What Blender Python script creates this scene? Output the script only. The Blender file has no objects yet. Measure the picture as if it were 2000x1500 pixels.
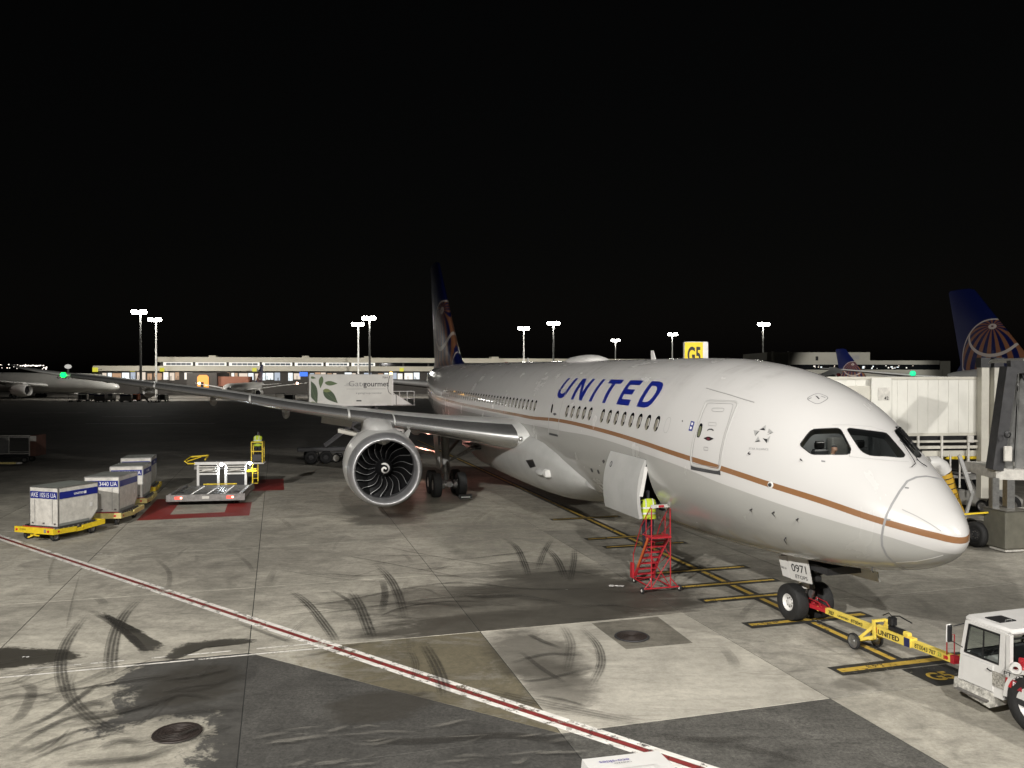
import bpy, bmesh, math, random
import numpy as np
from mathutils import Vector, Matrix
from mathutils.bvhtree import BVHTree

random.seed(7)
R = math.radians
SC = bpy.context.scene
COL = SC.collection

# ------------------------------------------------------------------ camera
F_PX, PITCH, CAM_H = 1586.5, -0.010661, 6.7765          # focal length for a 2000 px wide frame
cam_d = bpy.data.cameras.new('camera')
cam_d.sensor_width = 36.0
cam_d.lens = F_PX / 2000.0 * 36.0
cam_d.clip_start, cam_d.clip_end = 0.1, 6000
cam = bpy.data.objects.new('camera', cam_d)
COL.objects.link(cam)
cam.location = (0, 0, CAM_H)
cam.rotation_euler = (R(90) + PITCH, 0, 0)
SC.camera = cam

# ------------------------------------------------------------------ night sky, faint moon, exposure
W_ = bpy.data.worlds.new('World')
SC.world = W_
W_.use_nodes = True
nt = W_.node_tree
sky = nt.nodes.new('ShaderNodeTexSky')
sky.sky_type = 'NISHITA'
sky.sun_disc = False
sky.sun_elevation = R(1.0)
sky.sun_rotation = R(200)
bg = nt.nodes['Background']
hs = nt.nodes.new('ShaderNodeHueSaturation')
hs.inputs['Saturation'].default_value = 0.25
nt.links.new(sky.outputs[0], hs.inputs['Color'])
nt.links.new(hs.outputs[0], bg.inputs['Color'])
bg.inputs['Strength'].default_value = 0.0016
sun_d = bpy.data.lights.new('moon', 'SUN')
sun_d.energy = 0.004
sun_d.angle = R(0.5)
sun = bpy.data.objects.new('moon', sun_d)
COL.objects.link(sun)
sun.rotation_euler = (R(50), 0, R(-20))
SC.view_settings.view_transform = 'Standard'
SC.view_settings.look = 'None'
SC.view_settings.exposure = 0.0
SC.view_settings.gamma = 1.0
SC.view_settings.use_curve_mapping = False
SC.cycles.use_denoising = True
SC.cycles.max_bounces = 6
SC.cycles.transparent_max_bounces = 16
SC.cycles.sample_clamp_indirect = 4.0
SC.cycles.sample_clamp_direct = 0.0
SC.cycles.caustics_reflective = False
SC.cycles.caustics_refractive = False

# ------------------------------------------------------------------ the stand's own axes: s = metres aft of the aircraft's nose, l = metres to its starboard side
TH = 0.28187
NOSE = Vector((9.6524, 17.3603, 0))
AFT = Vector((-math.sin(TH), math.cos(TH), 0))
STB = Vector((-math.cos(TH), -math.sin(TH), 0))
UP = Vector((0, 0, 1))
ROT = math.pi / 2 + TH                                   # local x -> aft, local y -> starboard
CAMP = Vector((0, 0, CAM_H))


def W(s, l, z=0.0):
    return NOSE + AFT * s + STB * l + Vector((0, 0, z))


def loc(P):
    d = Vector(P) - NOSE
    return Vector((d.dot(AFT), d.dot(STB), d.z))


def ray(u, v):
    c, s = math.cos(PITCH), math.sin(PITCH)
    X, U = (u - 1000) / F_PX, -(v - 750) / F_PX
    return Vector((X, c - U * s, s + U * c))


def gp(u, v, z=0.0):                                     # measured point of the photograph -> the ground it shows
    r = ray(u, v)
    return CAMP + r * ((z - CAM_H) / r.z)


def gl(u, v, z=0.0):
    return loc(gp(u, v, z))


def atd(u, v, d):                                        # the same at a known distance
    return CAMP + ray(u, v) * d


def atl(u, v, l):                                        # on a plane parallel to the aircraft's axis
    r = ray(u, v)
    t = (l - (CAMP - NOSE).dot(STB)) / r.dot(STB)
    return loc(CAMP + r * t)


# ------------------------------------------------------------------ mesh helpers
class MB:
    def __init__(self):
        self.v, self.f, self.m = [], [], []
        self.mi = 0

    def add(self, vs, fs):
        o = len(self.v)
        self.v += [tuple(p) for p in vs]
        for f in fs:
            self.f.append(tuple(i + o for i in f))
            self.m.append(self.mi)
        return self

    def hexa(self, p):                                   # 8 corners: bottom ring, then top ring
        return self.add(p, [(3, 2, 1, 0), (4, 5, 6, 7), (0, 1, 5, 4), (1, 2, 6, 5), (2, 3, 7, 6), (3, 0, 4, 7)])

    def box(self, c, d, rz=0.0, rx=0.0, ry=0.0):
        M = Matrix.Translation(c) @ Matrix.Rotation(rz, 4, 'Z') @ Matrix.Rotation(ry, 4, 'Y') @ Matrix.Rotation(rx, 4, 'X')
        x, y, z = d[0] / 2, d[1] / 2, d[2] / 2
        return self.hexa([M @ Vector(q) for q in ((-x, -y, -z), (x, -y, -z), (x, y, -z), (-x, y, -z), (-x, -y, z), (x, -y, z), (x, y, z), (-x, y, z))])

    def bb(self, x0, x1, y0, y1, z0, z1):
        return self.box(((x0 + x1) / 2, (y0 + y1) / 2, (z0 + z1) / 2), (x1 - x0, y1 - y0, z1 - z0))

    def cbox(self, c, d, b, rz=0.0):                     # chamfered box
        x, y, z = d[0] / 2, d[1] / 2, d[2] / 2
        M = Matrix.Translation(c) @ Matrix.Rotation(rz, 4, 'Z')
        rings = []
        for zz, k in ((-z, b), (-z + b, 0), (z - b, 0), (z, b)):
            xx, yy = x - k, y - k
            rings.append([M @ Vector(q) for q in ((-xx + b, -yy, zz), (xx - b, -yy, zz), (xx, -yy + b, zz), (xx, yy - b, zz), (xx - b, yy, zz), (-xx + b, yy, zz), (-xx, yy - b, zz), (-xx, -yy + b, zz))])
        return self.loft(rings, True)

    def loft(self, rings, caps=True, closed=True):
        o = len(self.v)
        n = len(rings[0])
        for r in rings:
            self.v += [tuple(p) for p in r]
        for i in range(len(rings) - 1):
            for j in range(n if closed else n - 1):
                a, b = o + i * n + j, o + i * n + (j + 1) % n
                self.f.append((a, b, b + n, a + n))
                self.m.append(self.mi)
        if caps:
            self.f.append(tuple(o + j for j in reversed(range(n))))
            self.m.append(self.mi)
            self.f.append(tuple(o + (len(rings) - 1) * n + j for j in range(n)))
            self.m.append(self.mi)
        return self

    def cyl(self, a, b, r0, r1=None, n=12, caps=True):
        a, b = Vector(a), Vector(b)
        r1 = r0 if r1 is None else r1
        d = (b - a).normalized()
        u = d.orthogonal().normalized()
        w = d.cross(u)
        cs = [(math.cos(2 * math.pi * k / n), math.sin(2 * math.pi * k / n)) for k in range(n)]
        return self.loft([[a + (u * c + w * s) * r0 for c, s in cs], [b + (u * c + w * s) * r1 for c, s in cs]], caps)

    def tube(self, pts, r, n=8, caps=True):
        pts = [Vector(p) for p in pts]
        rr = r if isinstance(r, (list, tuple)) else [r] * len(pts)
        rings = []
        u = None
        for i, p in enumerate(pts):
            d = (pts[min(i + 1, len(pts) - 1)] - pts[max(i - 1, 0)]).normalized()
            if u is None:
                u = d.orthogonal().normalized()
            else:
                u = (u - d * u.dot(d)).normalized()
            w = d.cross(u)
            rings.append([p + (u * math.cos(2 * math.pi * k / n) + w * math.sin(2 * math.pi * k / n)) * rr[i] for k in range(n)])
        return self.loft(rings, caps)

    def bar(self, a, b, w, h=None, up=(0, 0, 1)):        # square bar
        a, b = Vector(a), Vector(b)
        h = w if h is None else h
        d = (b - a).normalized()
        up = Vector(up)
        if abs(d.dot(up)) > 0.95:
            up = Vector((0, 1, 0))
        x = d.cross(up).normalized()
        y = x.cross(d)
        c = [(x * i * w / 2 + y * j * h / 2) for i, j in ((-1, -1), (1, -1), (1, 1), (-1, 1))]
        return self.loft([[a + q for q in c], [b + q for q in c]])

    def lathe(self, prof, o, ax, n=48, closed=False):    # prof: (distance along ax, radius)
        o, ax = Vector(o), Vector(ax).normalized()
        u = Vector((0, 0, 1))
        u = (u - ax * u.dot(ax))
        u = u.normalized() if u.length > 0.1 else ax.orthogonal().normalized()
        w = ax.cross(u)
        rings = [[o + ax * t + (u * math.cos(2 * math.pi * k / n) + w * math.sin(2 * math.pi * k / n)) * max(r, 1e-4) for k in range(n)] for t, r in prof]
        if closed:
            rings.append(rings[0])
        return self.loft(rings, False)

    def prism(self, poly, M, d):                         # 2-D outline, extruded along M's z by d
        b = [M @ Vector((x, y, 0)) for x, y in poly]
        t = [M @ Vector((x, y, d)) for x, y in poly]
        return self.loft([b, t])

    def poly(self, pts):
        return self.add(pts, [tuple(range(len(pts)))])

    def sphere(self, c, r, n=12, sc=(1, 1, 1)):
        c = Vector(c)
        rings = []
        for i in range(1, n // 2):
            a = math.pi * i / (n // 2)
            rings.append([c + Vector((math.cos(2 * math.pi * k / n) * math.sin(a) * r * sc[0], math.sin(2 * math.pi * k / n) * math.sin(a) * r * sc[1], -math.cos(a) * r * sc[2])) for k in range(n)])
        return self.loft(rings)

    def mesh(self, name, mats, smooth=None, fix=True):
        me = bpy.data.meshes.new(name)
        me.from_pydata(self.v, [], self.f)
        mats = mats if isinstance(mats, (list, tuple)) else [mats]
        for m in mats:
            me.materials.append(m)
        if len(mats) > 1:
            me.polygons.foreach_set('material_index', self.m)
        if fix:
            bm = bmesh.new()
            bm.from_mesh(me)
            bmesh.ops.recalc_face_normals(bm, faces=bm.faces)
            bm.to_mesh(me)
            bm.free()
        if smooth is not None:
            me.polygons.foreach_set('use_smooth', [True] * len(me.polygons))
            me.set_sharp_from_angle(angle=R(smooth))
        me.update()
        return me

    def build(self, name, mats, parent=None, smooth=None, fix=True):
        return link(bpy.data.objects.new(name, self.mesh(name, mats, smooth, fix)), parent)


def link(o, parent=None):
    COL.objects.link(o)
    if parent is not None:
        o.parent = parent
    return o


def tag(o, label=None, cat=None, group=None, kind=None):
    if label:
        o['label'] = label
    if cat:
        o['category'] = cat
    if group:
        o['group'] = group
    if kind:
        o['kind'] = kind
    return o


def empty(name, pos=(0, 0, 0), rz=0.0, parent=None):
    o = bpy.data.objects.new(name, None)
    o.empty_display_size = 0.3
    o.location = pos
    o.rotation_euler = (0, 0, rz)
    return link(o, parent)


def copy_tree(o, parent=None):
    c = o.copy()
    COL.objects.link(c)
    c.parent = parent
    for ch in list(o.children):
        copy_tree(ch, c)
    return c


# ------------------------------------------------------------------ material helpers
def mat(name, col, rough=0.5, metal=0.0, spec=0.5, coat=0.0, noise=None, bump=None, emit=None, strength=0.0, trans=0.0):
    m = bpy.data.materials.new(name)
    m.use_nodes = True
    t = m.node_tree
    b = t.nodes['Principled BSDF']
    c = tuple(col) + (1,) if len(col) == 3 else col
    b.inputs['Base Color'].default_value = c
    b.inputs['Roughness'].default_value = rough
    b.inputs['Metallic'].default_value = metal
    b.inputs['Specular IOR Level'].default_value = spec
    b.inputs['Coat Weight'].default_value = coat
    b.inputs['Coat Roughness'].default_value = 0.08
    b.inputs['Transmission Weight'].default_value = trans
    if emit:
        b.inputs['Emission Color'].default_value = tuple(emit) + (1,)
        b.inputs['Emission Strength'].default_value = strength
    if noise:                                            # (scale, amount, roughness amount)
        tc = t.nodes.new('ShaderNodeTexCoord')
        nz = t.nodes.new('ShaderNodeTexNoise')
        nz.inputs['Scale'].default_value = noise[0]
        nz.inputs['Detail'].default_value = 6
        nz.inputs['Roughness'].default_value = 0.65
        t.links.new(tc.outputs['Object'], nz.inputs['Vector'])
        mr = t.nodes.new('ShaderNodeMapRange')
        mr.inputs[1].default_value, mr.inputs[2].default_value = 0.3, 0.7
        mr.inputs[3].default_value, mr.inputs[4].default_value = 1 - noise[1], 1 + noise[1] * 0.4
        t.links.new(nz.outputs['Fac'], mr.inputs[0])
        mx = t.nodes.new('ShaderNodeMix')
        mx.data_type = 'RGBA'
        mx.blend_type = 'MULTIPLY'
        mx.inputs[0].default_value = 1.0
        mx.inputs[6].default_value = c
        cb = t.nodes.new('ShaderNodeCombineColor')
        for i in range(3):
            t.links.new(mr.outputs[0], cb.inputs[i])
        t.links.new(cb.outputs[0], mx.inputs[7])
        t.links.new(mx.outputs[2], b.inputs['Base Color'])
        if bump:
            bp = t.nodes.new('ShaderNodeBump')
            bp.inputs['Strength'].default_value = bump
            bp.inputs['Distance'].default_value = 0.02
            t.links.new(nz.outputs['Fac'], bp.inputs['Height'])
            t.links.new(bp.outputs[0], b.inputs['Normal'])
    return m


def emat(name, col, s):
    return mat(name, (0.02, 0.02, 0.02), emit=col, strength=s)


def math_node(t, op, a, b=None):
    n = t.nodes.new('ShaderNodeMath')
    n.operation = op
    for i, x in enumerate((a, b)):
        if x is None:
            continue
        if isinstance(x, (int, float)):
            n.inputs[i].default_value = x
        else:
            t.links.new(x, n.inputs[i])
    return n.outputs[0]


def mix_col(t, fac, a, b):
    n = t.nodes.new('ShaderNodeMix')
    n.data_type = 'RGBA'
    for s, x in ((0, fac), (6, a), (7, b)):
        if isinstance(x, (int, float)):
            n.inputs[s].default_value = x
        elif isinstance(x, tuple):
            n.inputs[s].default_value = x if len(x) == 4 else x + (1,)
        else:
            t.links.new(x, n.inputs[s])
    return n.outputs[2]


def noise_node(t, vec, scale, detail=5, rough=0.6, dist=0.0):
    n = t.nodes.new('ShaderNodeTexNoise')
    n.inputs['Scale'].default_value = scale
    n.inputs['Detail'].default_value = detail
    n.inputs['Roughness'].default_value = rough
    n.inputs['Distortion'].default_value = dist
    t.links.new(vec, n.inputs['Vector'])
    return n.outputs['Fac']


def ramp(t, x, a, b, lo=0.0, hi=1.0):
    n = t.nodes.new('ShaderNodeMapRange')
    n.inputs[1].default_value, n.inputs[2].default_value = a, b
    n.inputs[3].default_value, n.inputs[4].default_value = lo, hi
    t.links.new(x, n.inputs[0])
    return n.outputs[0]


def mapping(t, vec, sc, rz=0.0):
    n = t.nodes.new('ShaderNodeMapping')
    n.inputs['Scale'].default_value = sc
    n.inputs['Rotation'].default_value = (0, 0, rz)
    t.links.new(vec, n.inputs['Vector'])
    return n.outputs[0]


# ------------------------------------------------------------------ lettering (outlines made first, while the scene is empty)
TEXT = {}


def prep_text(txt, bold=0.0):
    cu = bpy.data.curves.new('lettering', 'FONT')
    cu.body = txt
    cu.size = 1.0
    cu.offset = bold
    cu.align_x = 'LEFT'
    cu.resolution_u = 4
    o = bpy.data.objects.new('lettering', cu)
    COL.objects.link(o)
    dg = bpy.context.evaluated_depsgraph_get()
    me = bpy.data.meshes.new_from_object(o.evaluated_get(dg))
    vs = np.array([v.co[:2] for v in me.vertices]) if len(me.vertices) else np.zeros((1, 2))
    fs = [tuple(p.vertices) for p in me.polygons]
    bpy.data.objects.remove(o)
    bpy.data.meshes.remove(me)
    vs = vs - vs.min(0)
    TEXT[(txt, bold)] = (vs / max(vs[:, 1].max(), 1e-6), fs)      # unit cap height


for _t, _b in (('AKE 10515 UA', 0.0), ('AKE 13440 UA', 0.0), ('AKE 10404 UA', 0.0), ('AKE 11262 UA', 0.0), ('UNITED', .03), ('0971', .008), ('ETOPS', .004), ('787-9', .01), ('787', .02), ('8T0043 787', .015),
               ('8T0043', .01), ('G5', .03), ('Gate', -.004), ('gourmet', .012), ('a gategroup member', 0), ('7564', 0), ('PT 07', .01), ('P', .02), ('A320', 0), ('STAR ALLIANCE', 0), ('eco-skies', .005), ('UNITED', 0), ('23', .01), ('42', .02), ('C1016', 0), ('E', .02), ('NO STEP', 0)):
    prep_text(_t, _b)


def text_on(parent, txt, bold, o, x, y, height, m, width=None, name='lettering', off=0.004, align='L', fit=None):
    """flat lettering: o = lower left corner, x / y = directions"""
    vs, fs = TEXT[(txt, bold)]
    x, y, o = Vector(x).normalized(), Vector(y).normalized(), Vector(o)
    n = x.cross(y).normalized()
    w = vs[:, 0].max() * height
    kx = 1.0 if width is None else width / w
    dx = 0 if align == 'L' else -w * kx / 2
    mb = MB()
    mb.add([o + x * (a * height * kx + dx) + y * (b * height) + n * off for a, b in vs], fs)
    return mb.build(name, m, parent, fix=False)

# ------------------------------------------------------------------ materials
def stand_coords(t):
    """s and l of the shaded point"""
    g = t.nodes.new('ShaderNodeNewGeometry')
    out = []
    for ax in (AFT, STB):
        d = t.nodes.new('ShaderNodeVectorMath')
        d.operation = 'DOT_PRODUCT'
        t.links.new(g.outputs['Position'], d.inputs[0])
        d.inputs[1].default_value = ax
        out.append(math_node(t, 'SUBTRACT', d.outputs['Value'], NOSE.dot(ax)))
    return g.outputs['Position'], out[0], out[1]


# spills that have their own place on the stand: s, l, reach along s, reach along l, strength, stops at the joint s = 6.85
SPILLS = [(9.0, 6.6, 2.1, 4.6, .76, 1), (7.5, 8.0, .9, 4.2, .94, 1), (8.3, 4.4, 1.6, 2.6, .82, 1), (10.6, 5.4, 2.0, 2.6, .78, 1), (10.4, 9.8, 1.3, 2.6, .58, 1), (12.6, 5.2, 1.6, 1.8, .55, 1), (24.3, 9.2, 1.6, 1.7, .8, 0), (27.0, 9.9, 2.0, 1.2, .5, 0),
          (4.95, 15.9, 1.2, .95, .75, 0), (2.7, 12.1, .75, 1.05, .75, 0), (16, 8, 6, 8, .14, 0), (4.8, 8.1, 1.9, 1.1, .72, 0), (3.0, 8.2, 1.3, .75, .65, 0), (3.6, -.4, 1.0, 1.6, .3, 0), (18.5, -1.5, 2.0, 1.5, .45, 0), (30.5, 5.5, 2.5, 2.0, .5, 0), (1.0, 1.9, .35, .5, .5, 0), (20, 15, 5, 4, .2, 0), (14, 18, 4, 3, .2, 0)]


def spill_group():
    gname = 'apron_spills'
    if gname in bpy.data.node_groups:
        return bpy.data.node_groups[gname]
    g = bpy.data.node_groups.new(gname, 'ShaderNodeTree')
    g.interface.new_socket('Dark', in_out='OUTPUT', socket_type='NodeSocketFloat')
    out = g.nodes.new('NodeGroupOutput')
    P, S_, L_ = stand_coords(g)
    cb = g.nodes.new('ShaderNodeCombineXYZ')
    g.links.new(math_node(g, 'MULTIPLY', S_, 1.5), cb.inputs[0])
    g.links.new(math_node(g, 'MULTIPLY', L_, 0.42), cb.inputs[1])
    n1 = noise_node(g, cb.outputs[0], 1.0, 12, 0.74, 0.7)
    n2 = noise_node(g, P, 5.5, 8, 0.8, 0.3)
    n = math_node(g, 'ADD', math_node(g, 'MULTIPLY', n1, 0.74), math_node(g, 'MULTIPLY', n2, 0.26))
    nn = math_node(g, 'MULTIPLY', math_node(g, 'SUBTRACT', n, 0.5), 4.0)
    gate = math_node(g, 'GREATER_THAN', S_, 6.83)
    keep = None
    for s0, l0, a, b, st, gt in SPILLS:
        x = math_node(g, 'DIVIDE', math_node(g, 'SUBTRACT', S_, s0), a)
        y = math_node(g, 'DIVIDE', math_node(g, 'SUBTRACT', L_, l0), b)
        d = math_node(g, 'ADD', math_node(g, 'MULTIPLY', x, x), math_node(g, 'MULTIPLY', y, y))
        m = ramp(g, math_node(g, 'ADD', d, nn), 1.45, 0.65, 0, st)
        if gt:
            m = math_node(g, 'MULTIPLY', m, gate)
        k = math_node(g, 'SUBTRACT', 1.0, m)
        keep = k if keep is None else math_node(g, 'MULTIPLY', keep, k)
    g.links.new(math_node(g, 'SUBTRACT', 1.0, keep), out.inputs[0])
    return g


def concrete(name, col, var=0.25, stain=0.35, grain=0.25, scratch=0.3, rough=0.72, mixed=None, olive=None):
    m = bpy.data.materials.new(name)
    m.use_nodes = True
    t = m.node_tree
    b = t.nodes['Principled BSDF']
    oi = t.nodes.new('ShaderNodeObjectInfo')
    P, S_, L_ = stand_coords(t)
    big = noise_node(t, P, 0.16, 4, 0.6, 0.6)
    mid = noise_node(t, P, 0.7, 9, 0.72, 0.8)
    sml = noise_node(t, P, 4.5, 8, 0.78, 0.3)
    fine = noise_node(t, P, 14, 5, 0.9)
    sc1 = noise_node(t, mapping(t, P, (0.4, 2.2, 1), R(-14)), 1.0, 9, 0.78, 1.5)
    c = None
    if mixed:                                            # concrete that gives way to asphalt along a ragged edge
        nz = math_node(t, 'MULTIPLY', math_node(t, 'SUBTRACT', math_node(t, 'ADD', math_node(t, 'MULTIPLY', mid, .6), math_node(t, 'MULTIPLY', sml, .4)), 0.5), 5.5)
        e1 = ramp(t, math_node(t, 'ADD', math_node(t, 'SUBTRACT', 17.3, L_), nz), -.15, .15)
        e2 = ramp(t, math_node(t, 'ADD', math_node(t, 'SUBTRACT', S_, 3.0), nz), -.15, .15)
        e3 = ramp(t, math_node(t, 'ADD', math_node(t, 'SUBTRACT', 15.5, L_), nz), -.15, .15)
        k = math_node(t, 'MULTIPLY', e1, math_node(t, 'MAXIMUM', e2, e3))
        c = mix_col(t, k, tuple(col), tuple(mixed))
    elif olive:                                          # film of dirt over paler concrete
        nz = math_node(t, 'ADD', math_node(t, 'MULTIPLY', mid, .55), math_node(t, 'MULTIPLY', sc1, .45))
        edge = math_node(t, 'MULTIPLY', ramp(t, L_, 12.6, 14.2), 0.22)
        k = ramp(t, math_node(t, 'SUBTRACT', nz, edge), .36, .50)
        c = mix_col(t, k, tuple(olive), tuple(col))
    else:
        c = tuple(col) + (1,)
    f = math_node(t, 'MULTIPLY', ramp(t, big, 0.32, 0.68, 1 - stain * .8, 1.08), ramp(t, mid, 0.36, 0.62, 1 - stain, 1.08))
    f = math_node(t, 'MULTIPLY', f, ramp(t, sml, 0.34, 0.56, 1 - stain * .7, 1.05))
    f = math_node(t, 'MULTIPLY', f, ramp(t, fine, 0.3, 0.7, 1 - grain, 1 + grain))
    f = math_node(t, 'MULTIPLY', f, ramp(t, sc1, 0.36, 0.5, 1 - scratch, 1.03))
    f = math_node(t, 'MULTIPLY', f, ramp(t, oi.outputs['Random'], 0, 1, 1 - var, 1 + var * 0.4))
    cb = t.nodes.new('ShaderNodeCombineColor')
    for i in range(3):
        t.links.new(f, cb.inputs[i])
    mx = t.nodes.new('ShaderNodeMix')
    mx.data_type = 'RGBA'
    mx.blend_type = 'MULTIPLY'
    mx.inputs[0].default_value = 1.0
    if isinstance(c, tuple):
        mx.inputs[6].default_value = c
    else:
        t.links.new(c, mx.inputs[6])
    t.links.new(cb.outputs[0], mx.inputs[7])
    gr = t.nodes.new('ShaderNodeGroup')
    gr.node_tree = spill_group()
    cc_ = mix_col(t, math_node(t, 'MULTIPLY', gr.outputs[0], .92), mx.outputs[2], (.036, .032, .025))
    t.links.new(cc_, b.inputs['Base Color'])
    rr = math_node(t, 'SUBTRACT', ramp(t, mid, 0.3, 0.7, rough - 0.1, rough + 0.1), math_node(t, 'MULTIPLY', gr.outputs[0], 0.15))
    t.links.new(rr, b.inputs['Roughness'])
    bp = t.nodes.new('ShaderNodeBump')
    bp.inputs['Strength'].default_value = 0.3
    bp.inputs['Distance'].default_value = 0.01
    t.links.new(fine, bp.inputs['Height'])
    t.links.new(bp.outputs[0], b.inputs['Normal'])
    return m


def decal(name, col, scale=(1, 1, 1), rz=0.0, lo=0.35, hi=0.6, base=0.0, rough=0.6, treads=False):
    """worn paint, rubber or oil: a thin film whose cover comes from the mesh attribute 'cover' and noise"""
    m = bpy.data.materials.new(name)
    m.use_nodes = True
    t = m.node_tree
    b = t.nodes['Principled BSDF']
    b.inputs['Base Color'].default_value = tuple(col) + (1,)
    b.inputs['Roughness'].default_value = rough
    g = t.nodes.new('ShaderNodeNewGeometry')
    at = t.nodes.new('ShaderNodeAttribute')
    at.attribute_name = 'cover'
    nz = noise_node(t, mapping(t, g.outputs['Position'], scale, rz), 1.0, 10, 0.74, 0.9)
    fn = noise_node(t, g.outputs['Position'], 9.0, 6, 0.75, 0.4)
    nz = math_node(t, 'ADD', math_node(t, 'MULTIPLY', nz, 0.72), math_node(t, 'MULTIPLY', fn, 0.28))
    sub = math_node(t, 'ADD', nz, math_node(t, 'MULTIPLY', math_node(t, 'SUBTRACT', at.outputs['Fac'], 0.5), 0.62))
    fac = ramp(t, sub, lo, hi, base, 1.0)
    fac = math_node(t, 'MULTIPLY', fac, ramp(t, at.outputs['Fac'], 0.0, 0.15, 0, 1))
    if treads:
        uv = t.nodes.new('ShaderNodeUVMap')
        sp = t.nodes.new('ShaderNodeSeparateXYZ')
        t.links.new(uv.outputs[0], sp.inputs[0])
        w = math_node(t, 'SINE', math_node(t, 'MULTIPLY', sp.outputs[0], 2 * math.pi * 4))
        fac = math_node(t, 'MULTIPLY', fac, ramp(t, w, -0.8, 0.3, 0.35, 1.0))
    at2 = t.nodes.new('ShaderNodeAttribute')
    at2.attribute_name = 'strength'
    fac = math_node(t, 'MULTIPLY', fac, at2.outputs['Fac'])
    tr = t.nodes.new('ShaderNodeBsdfTransparent')
    mx = t.nodes.new('ShaderNodeMixShader')
    out = t.nodes['Material Output']
    t.links.new(fac, mx.inputs[0])
    t.links.new(tr.outputs[0], mx.inputs[1])
    t.links.new(b.outputs[0], mx.inputs[2])
    t.links.new(mx.outputs[0], out.inputs['Surface'])
    return m


def paint_mat(name, col, wear=0.35):
    """road paint with chips showing the concrete below"""
    m = bpy.data.materials.new(name)
    m.use_nodes = True
    t = m.node_tree
    b = t.nodes['Principled BSDF']
    g = t.nodes.new('ShaderNodeNewGeometry')
    P = g.outputs['Position']
    n1 = noise_node(t, P, 3.5, 8, 0.75)
    n2 = noise_node(t, P, 0.6, 4, 0.6)
    fac = math_node(t, 'ADD', math_node(t, 'MULTIPLY', n1, 0.75), math_node(t, 'MULTIPLY', n2, 0.25))
    f = ramp(t, fac, wear, wear + 0.06)
    dirt = ramp(t, noise_node(t, mapping(t, P, (1, 4, 1)), 1.5, 6, 0.7), 0.3, 0.7, 0.65, 1.05)
    cb = t.nodes.new('ShaderNodeCombineColor')
    for i in range(3):
        t.links.new(math_node(t, 'MULTIPLY', dirt, col[i]), cb.inputs[i])
    t.links.new(cb.outputs[0], b.inputs['Base Color'])
    b.inputs['Roughness'].default_value = 0.6
    tr = t.nodes.new('ShaderNodeBsdfTransparent')
    mx = t.nodes.new('ShaderNodeMixShader')
    t.links.new(f, mx.inputs[0])
    t.links.new(tr.outputs[0], mx.inputs[1])
    t.links.new(b.outputs[0], mx.inputs[2])
    t.links.new(mx.outputs[0], t.nodes['Material Output'].inputs['Surface'])
    return m


M = {}
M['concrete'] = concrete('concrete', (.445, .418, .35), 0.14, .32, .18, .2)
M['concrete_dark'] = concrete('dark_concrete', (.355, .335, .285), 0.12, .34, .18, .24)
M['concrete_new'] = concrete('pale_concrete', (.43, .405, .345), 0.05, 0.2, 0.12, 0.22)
M['concrete_olive'] = concrete('stained_concrete', (.155, .135, .088), 0.05, 0.35, .15, .25, olive=(.42, .395, .33))
M['concrete_patch'] = concrete('old_patch', (.20, .185, .15), 0.05, 0.35, .2, .25)
M['concrete_mixed'] = concrete('worn_edge', (.40, .375, .31), 0.05, 0.3, .3, .25, mixed=(.068, .065, .058))
M['asphalt'] = concrete('asphalt', (.068, .065, .058), 0.06, 0.3, 0.75, 0.2, 0.8)
M['asphalt_worn'] = concrete('worn_asphalt', (.125, .12, .106), 0.06, 0.4, 0.75, 0.3, 0.8)
M['concrete_far'] = concrete('far_concrete', (.25, .235, .20), 0.1, 0.35, 0.2, 0.3, 0.75)  # darker copy for the far rows: fading floodlight put into the colour
M['ground'] = concrete('far_apron', (.17, .16, .14), 0.0, 0.35, 0.3, 0.3, 0.75)
M['joint'] = mat('joint_filler', (.02, .02, .018), 0.9)
M['yellow_line'] = paint_mat('yellow_road_paint', (.55, .37, .06), 0.405)
M['black_line'] = paint_mat('black_road_paint', (.03, .03, .028), 0.385)
M['white_line'] = paint_mat('white_road_paint', (.86, .83, .77), 0.42)
M['red_line'] = paint_mat('red_road_paint', (.24, .03, .028), 0.42)
M['red_box'] = paint_mat('red_box_paint', (.30, .03, .025), 0.2)
M['rubber_mark'] = decal('rubber_mark', (.035, .033, .028), (2.2, 7, 1), R(16), 0.42, 0.78, treads=True)
M['skid'] = decal('skid_mark', (.04, .037, .032), (1.0, 6, 1), R(-14), 0.42, 0.80)
M['oil'] = decal('oil_stain', (.03, .027, .021), (.55, 2.6, 1), R(-14), 0.38, 0.80)
M['wet'] = decal('wet_patch', (.045, .041, .033), (1.6, 3.4, 1), R(-14), 0.42, 0.52, rough=0.4)
M['olive_film'] = decal('olive_film', (.075, .066, .04), (.7, 1.9, 1), R(20), 0.3, 0.62)
M['pale_film'] = decal('bare_concrete', (.26, .245, .21), (1.4, 9, 1), R(-25), 0.50, 0.80)
M['asphalt_film'] = decal('asphalt_film', (.085, .082, .076), (.8, 1.6, 1), R(-14), 0.34, 0.46, rough=.85)
M['tyre'] = mat('tyre_rubber', (.018, .018, .018), 0.75, noise=(14, .35))
M['white'] = mat('white_paint', (.68, .67, .645), 0.35, coat=0.2, noise=(2.5, .08))
M['white_dirty'] = mat('worn_white_paint', (.62, .60, .55), 0.5, noise=(5, .3))
M['ivory'] = mat('ivory_paint', (.56, .54, .47), 0.5, noise=(2, .12))
M['grey'] = mat('grey_paint', (.28, .28, .27), 0.5, noise=(4, .2))
M['dark'] = mat('dark_paint', (.03, .03, .032), 0.55, noise=(4, .3))
M['black'] = mat('black_plastic', (.012, .012, .013), 0.4)
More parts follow.
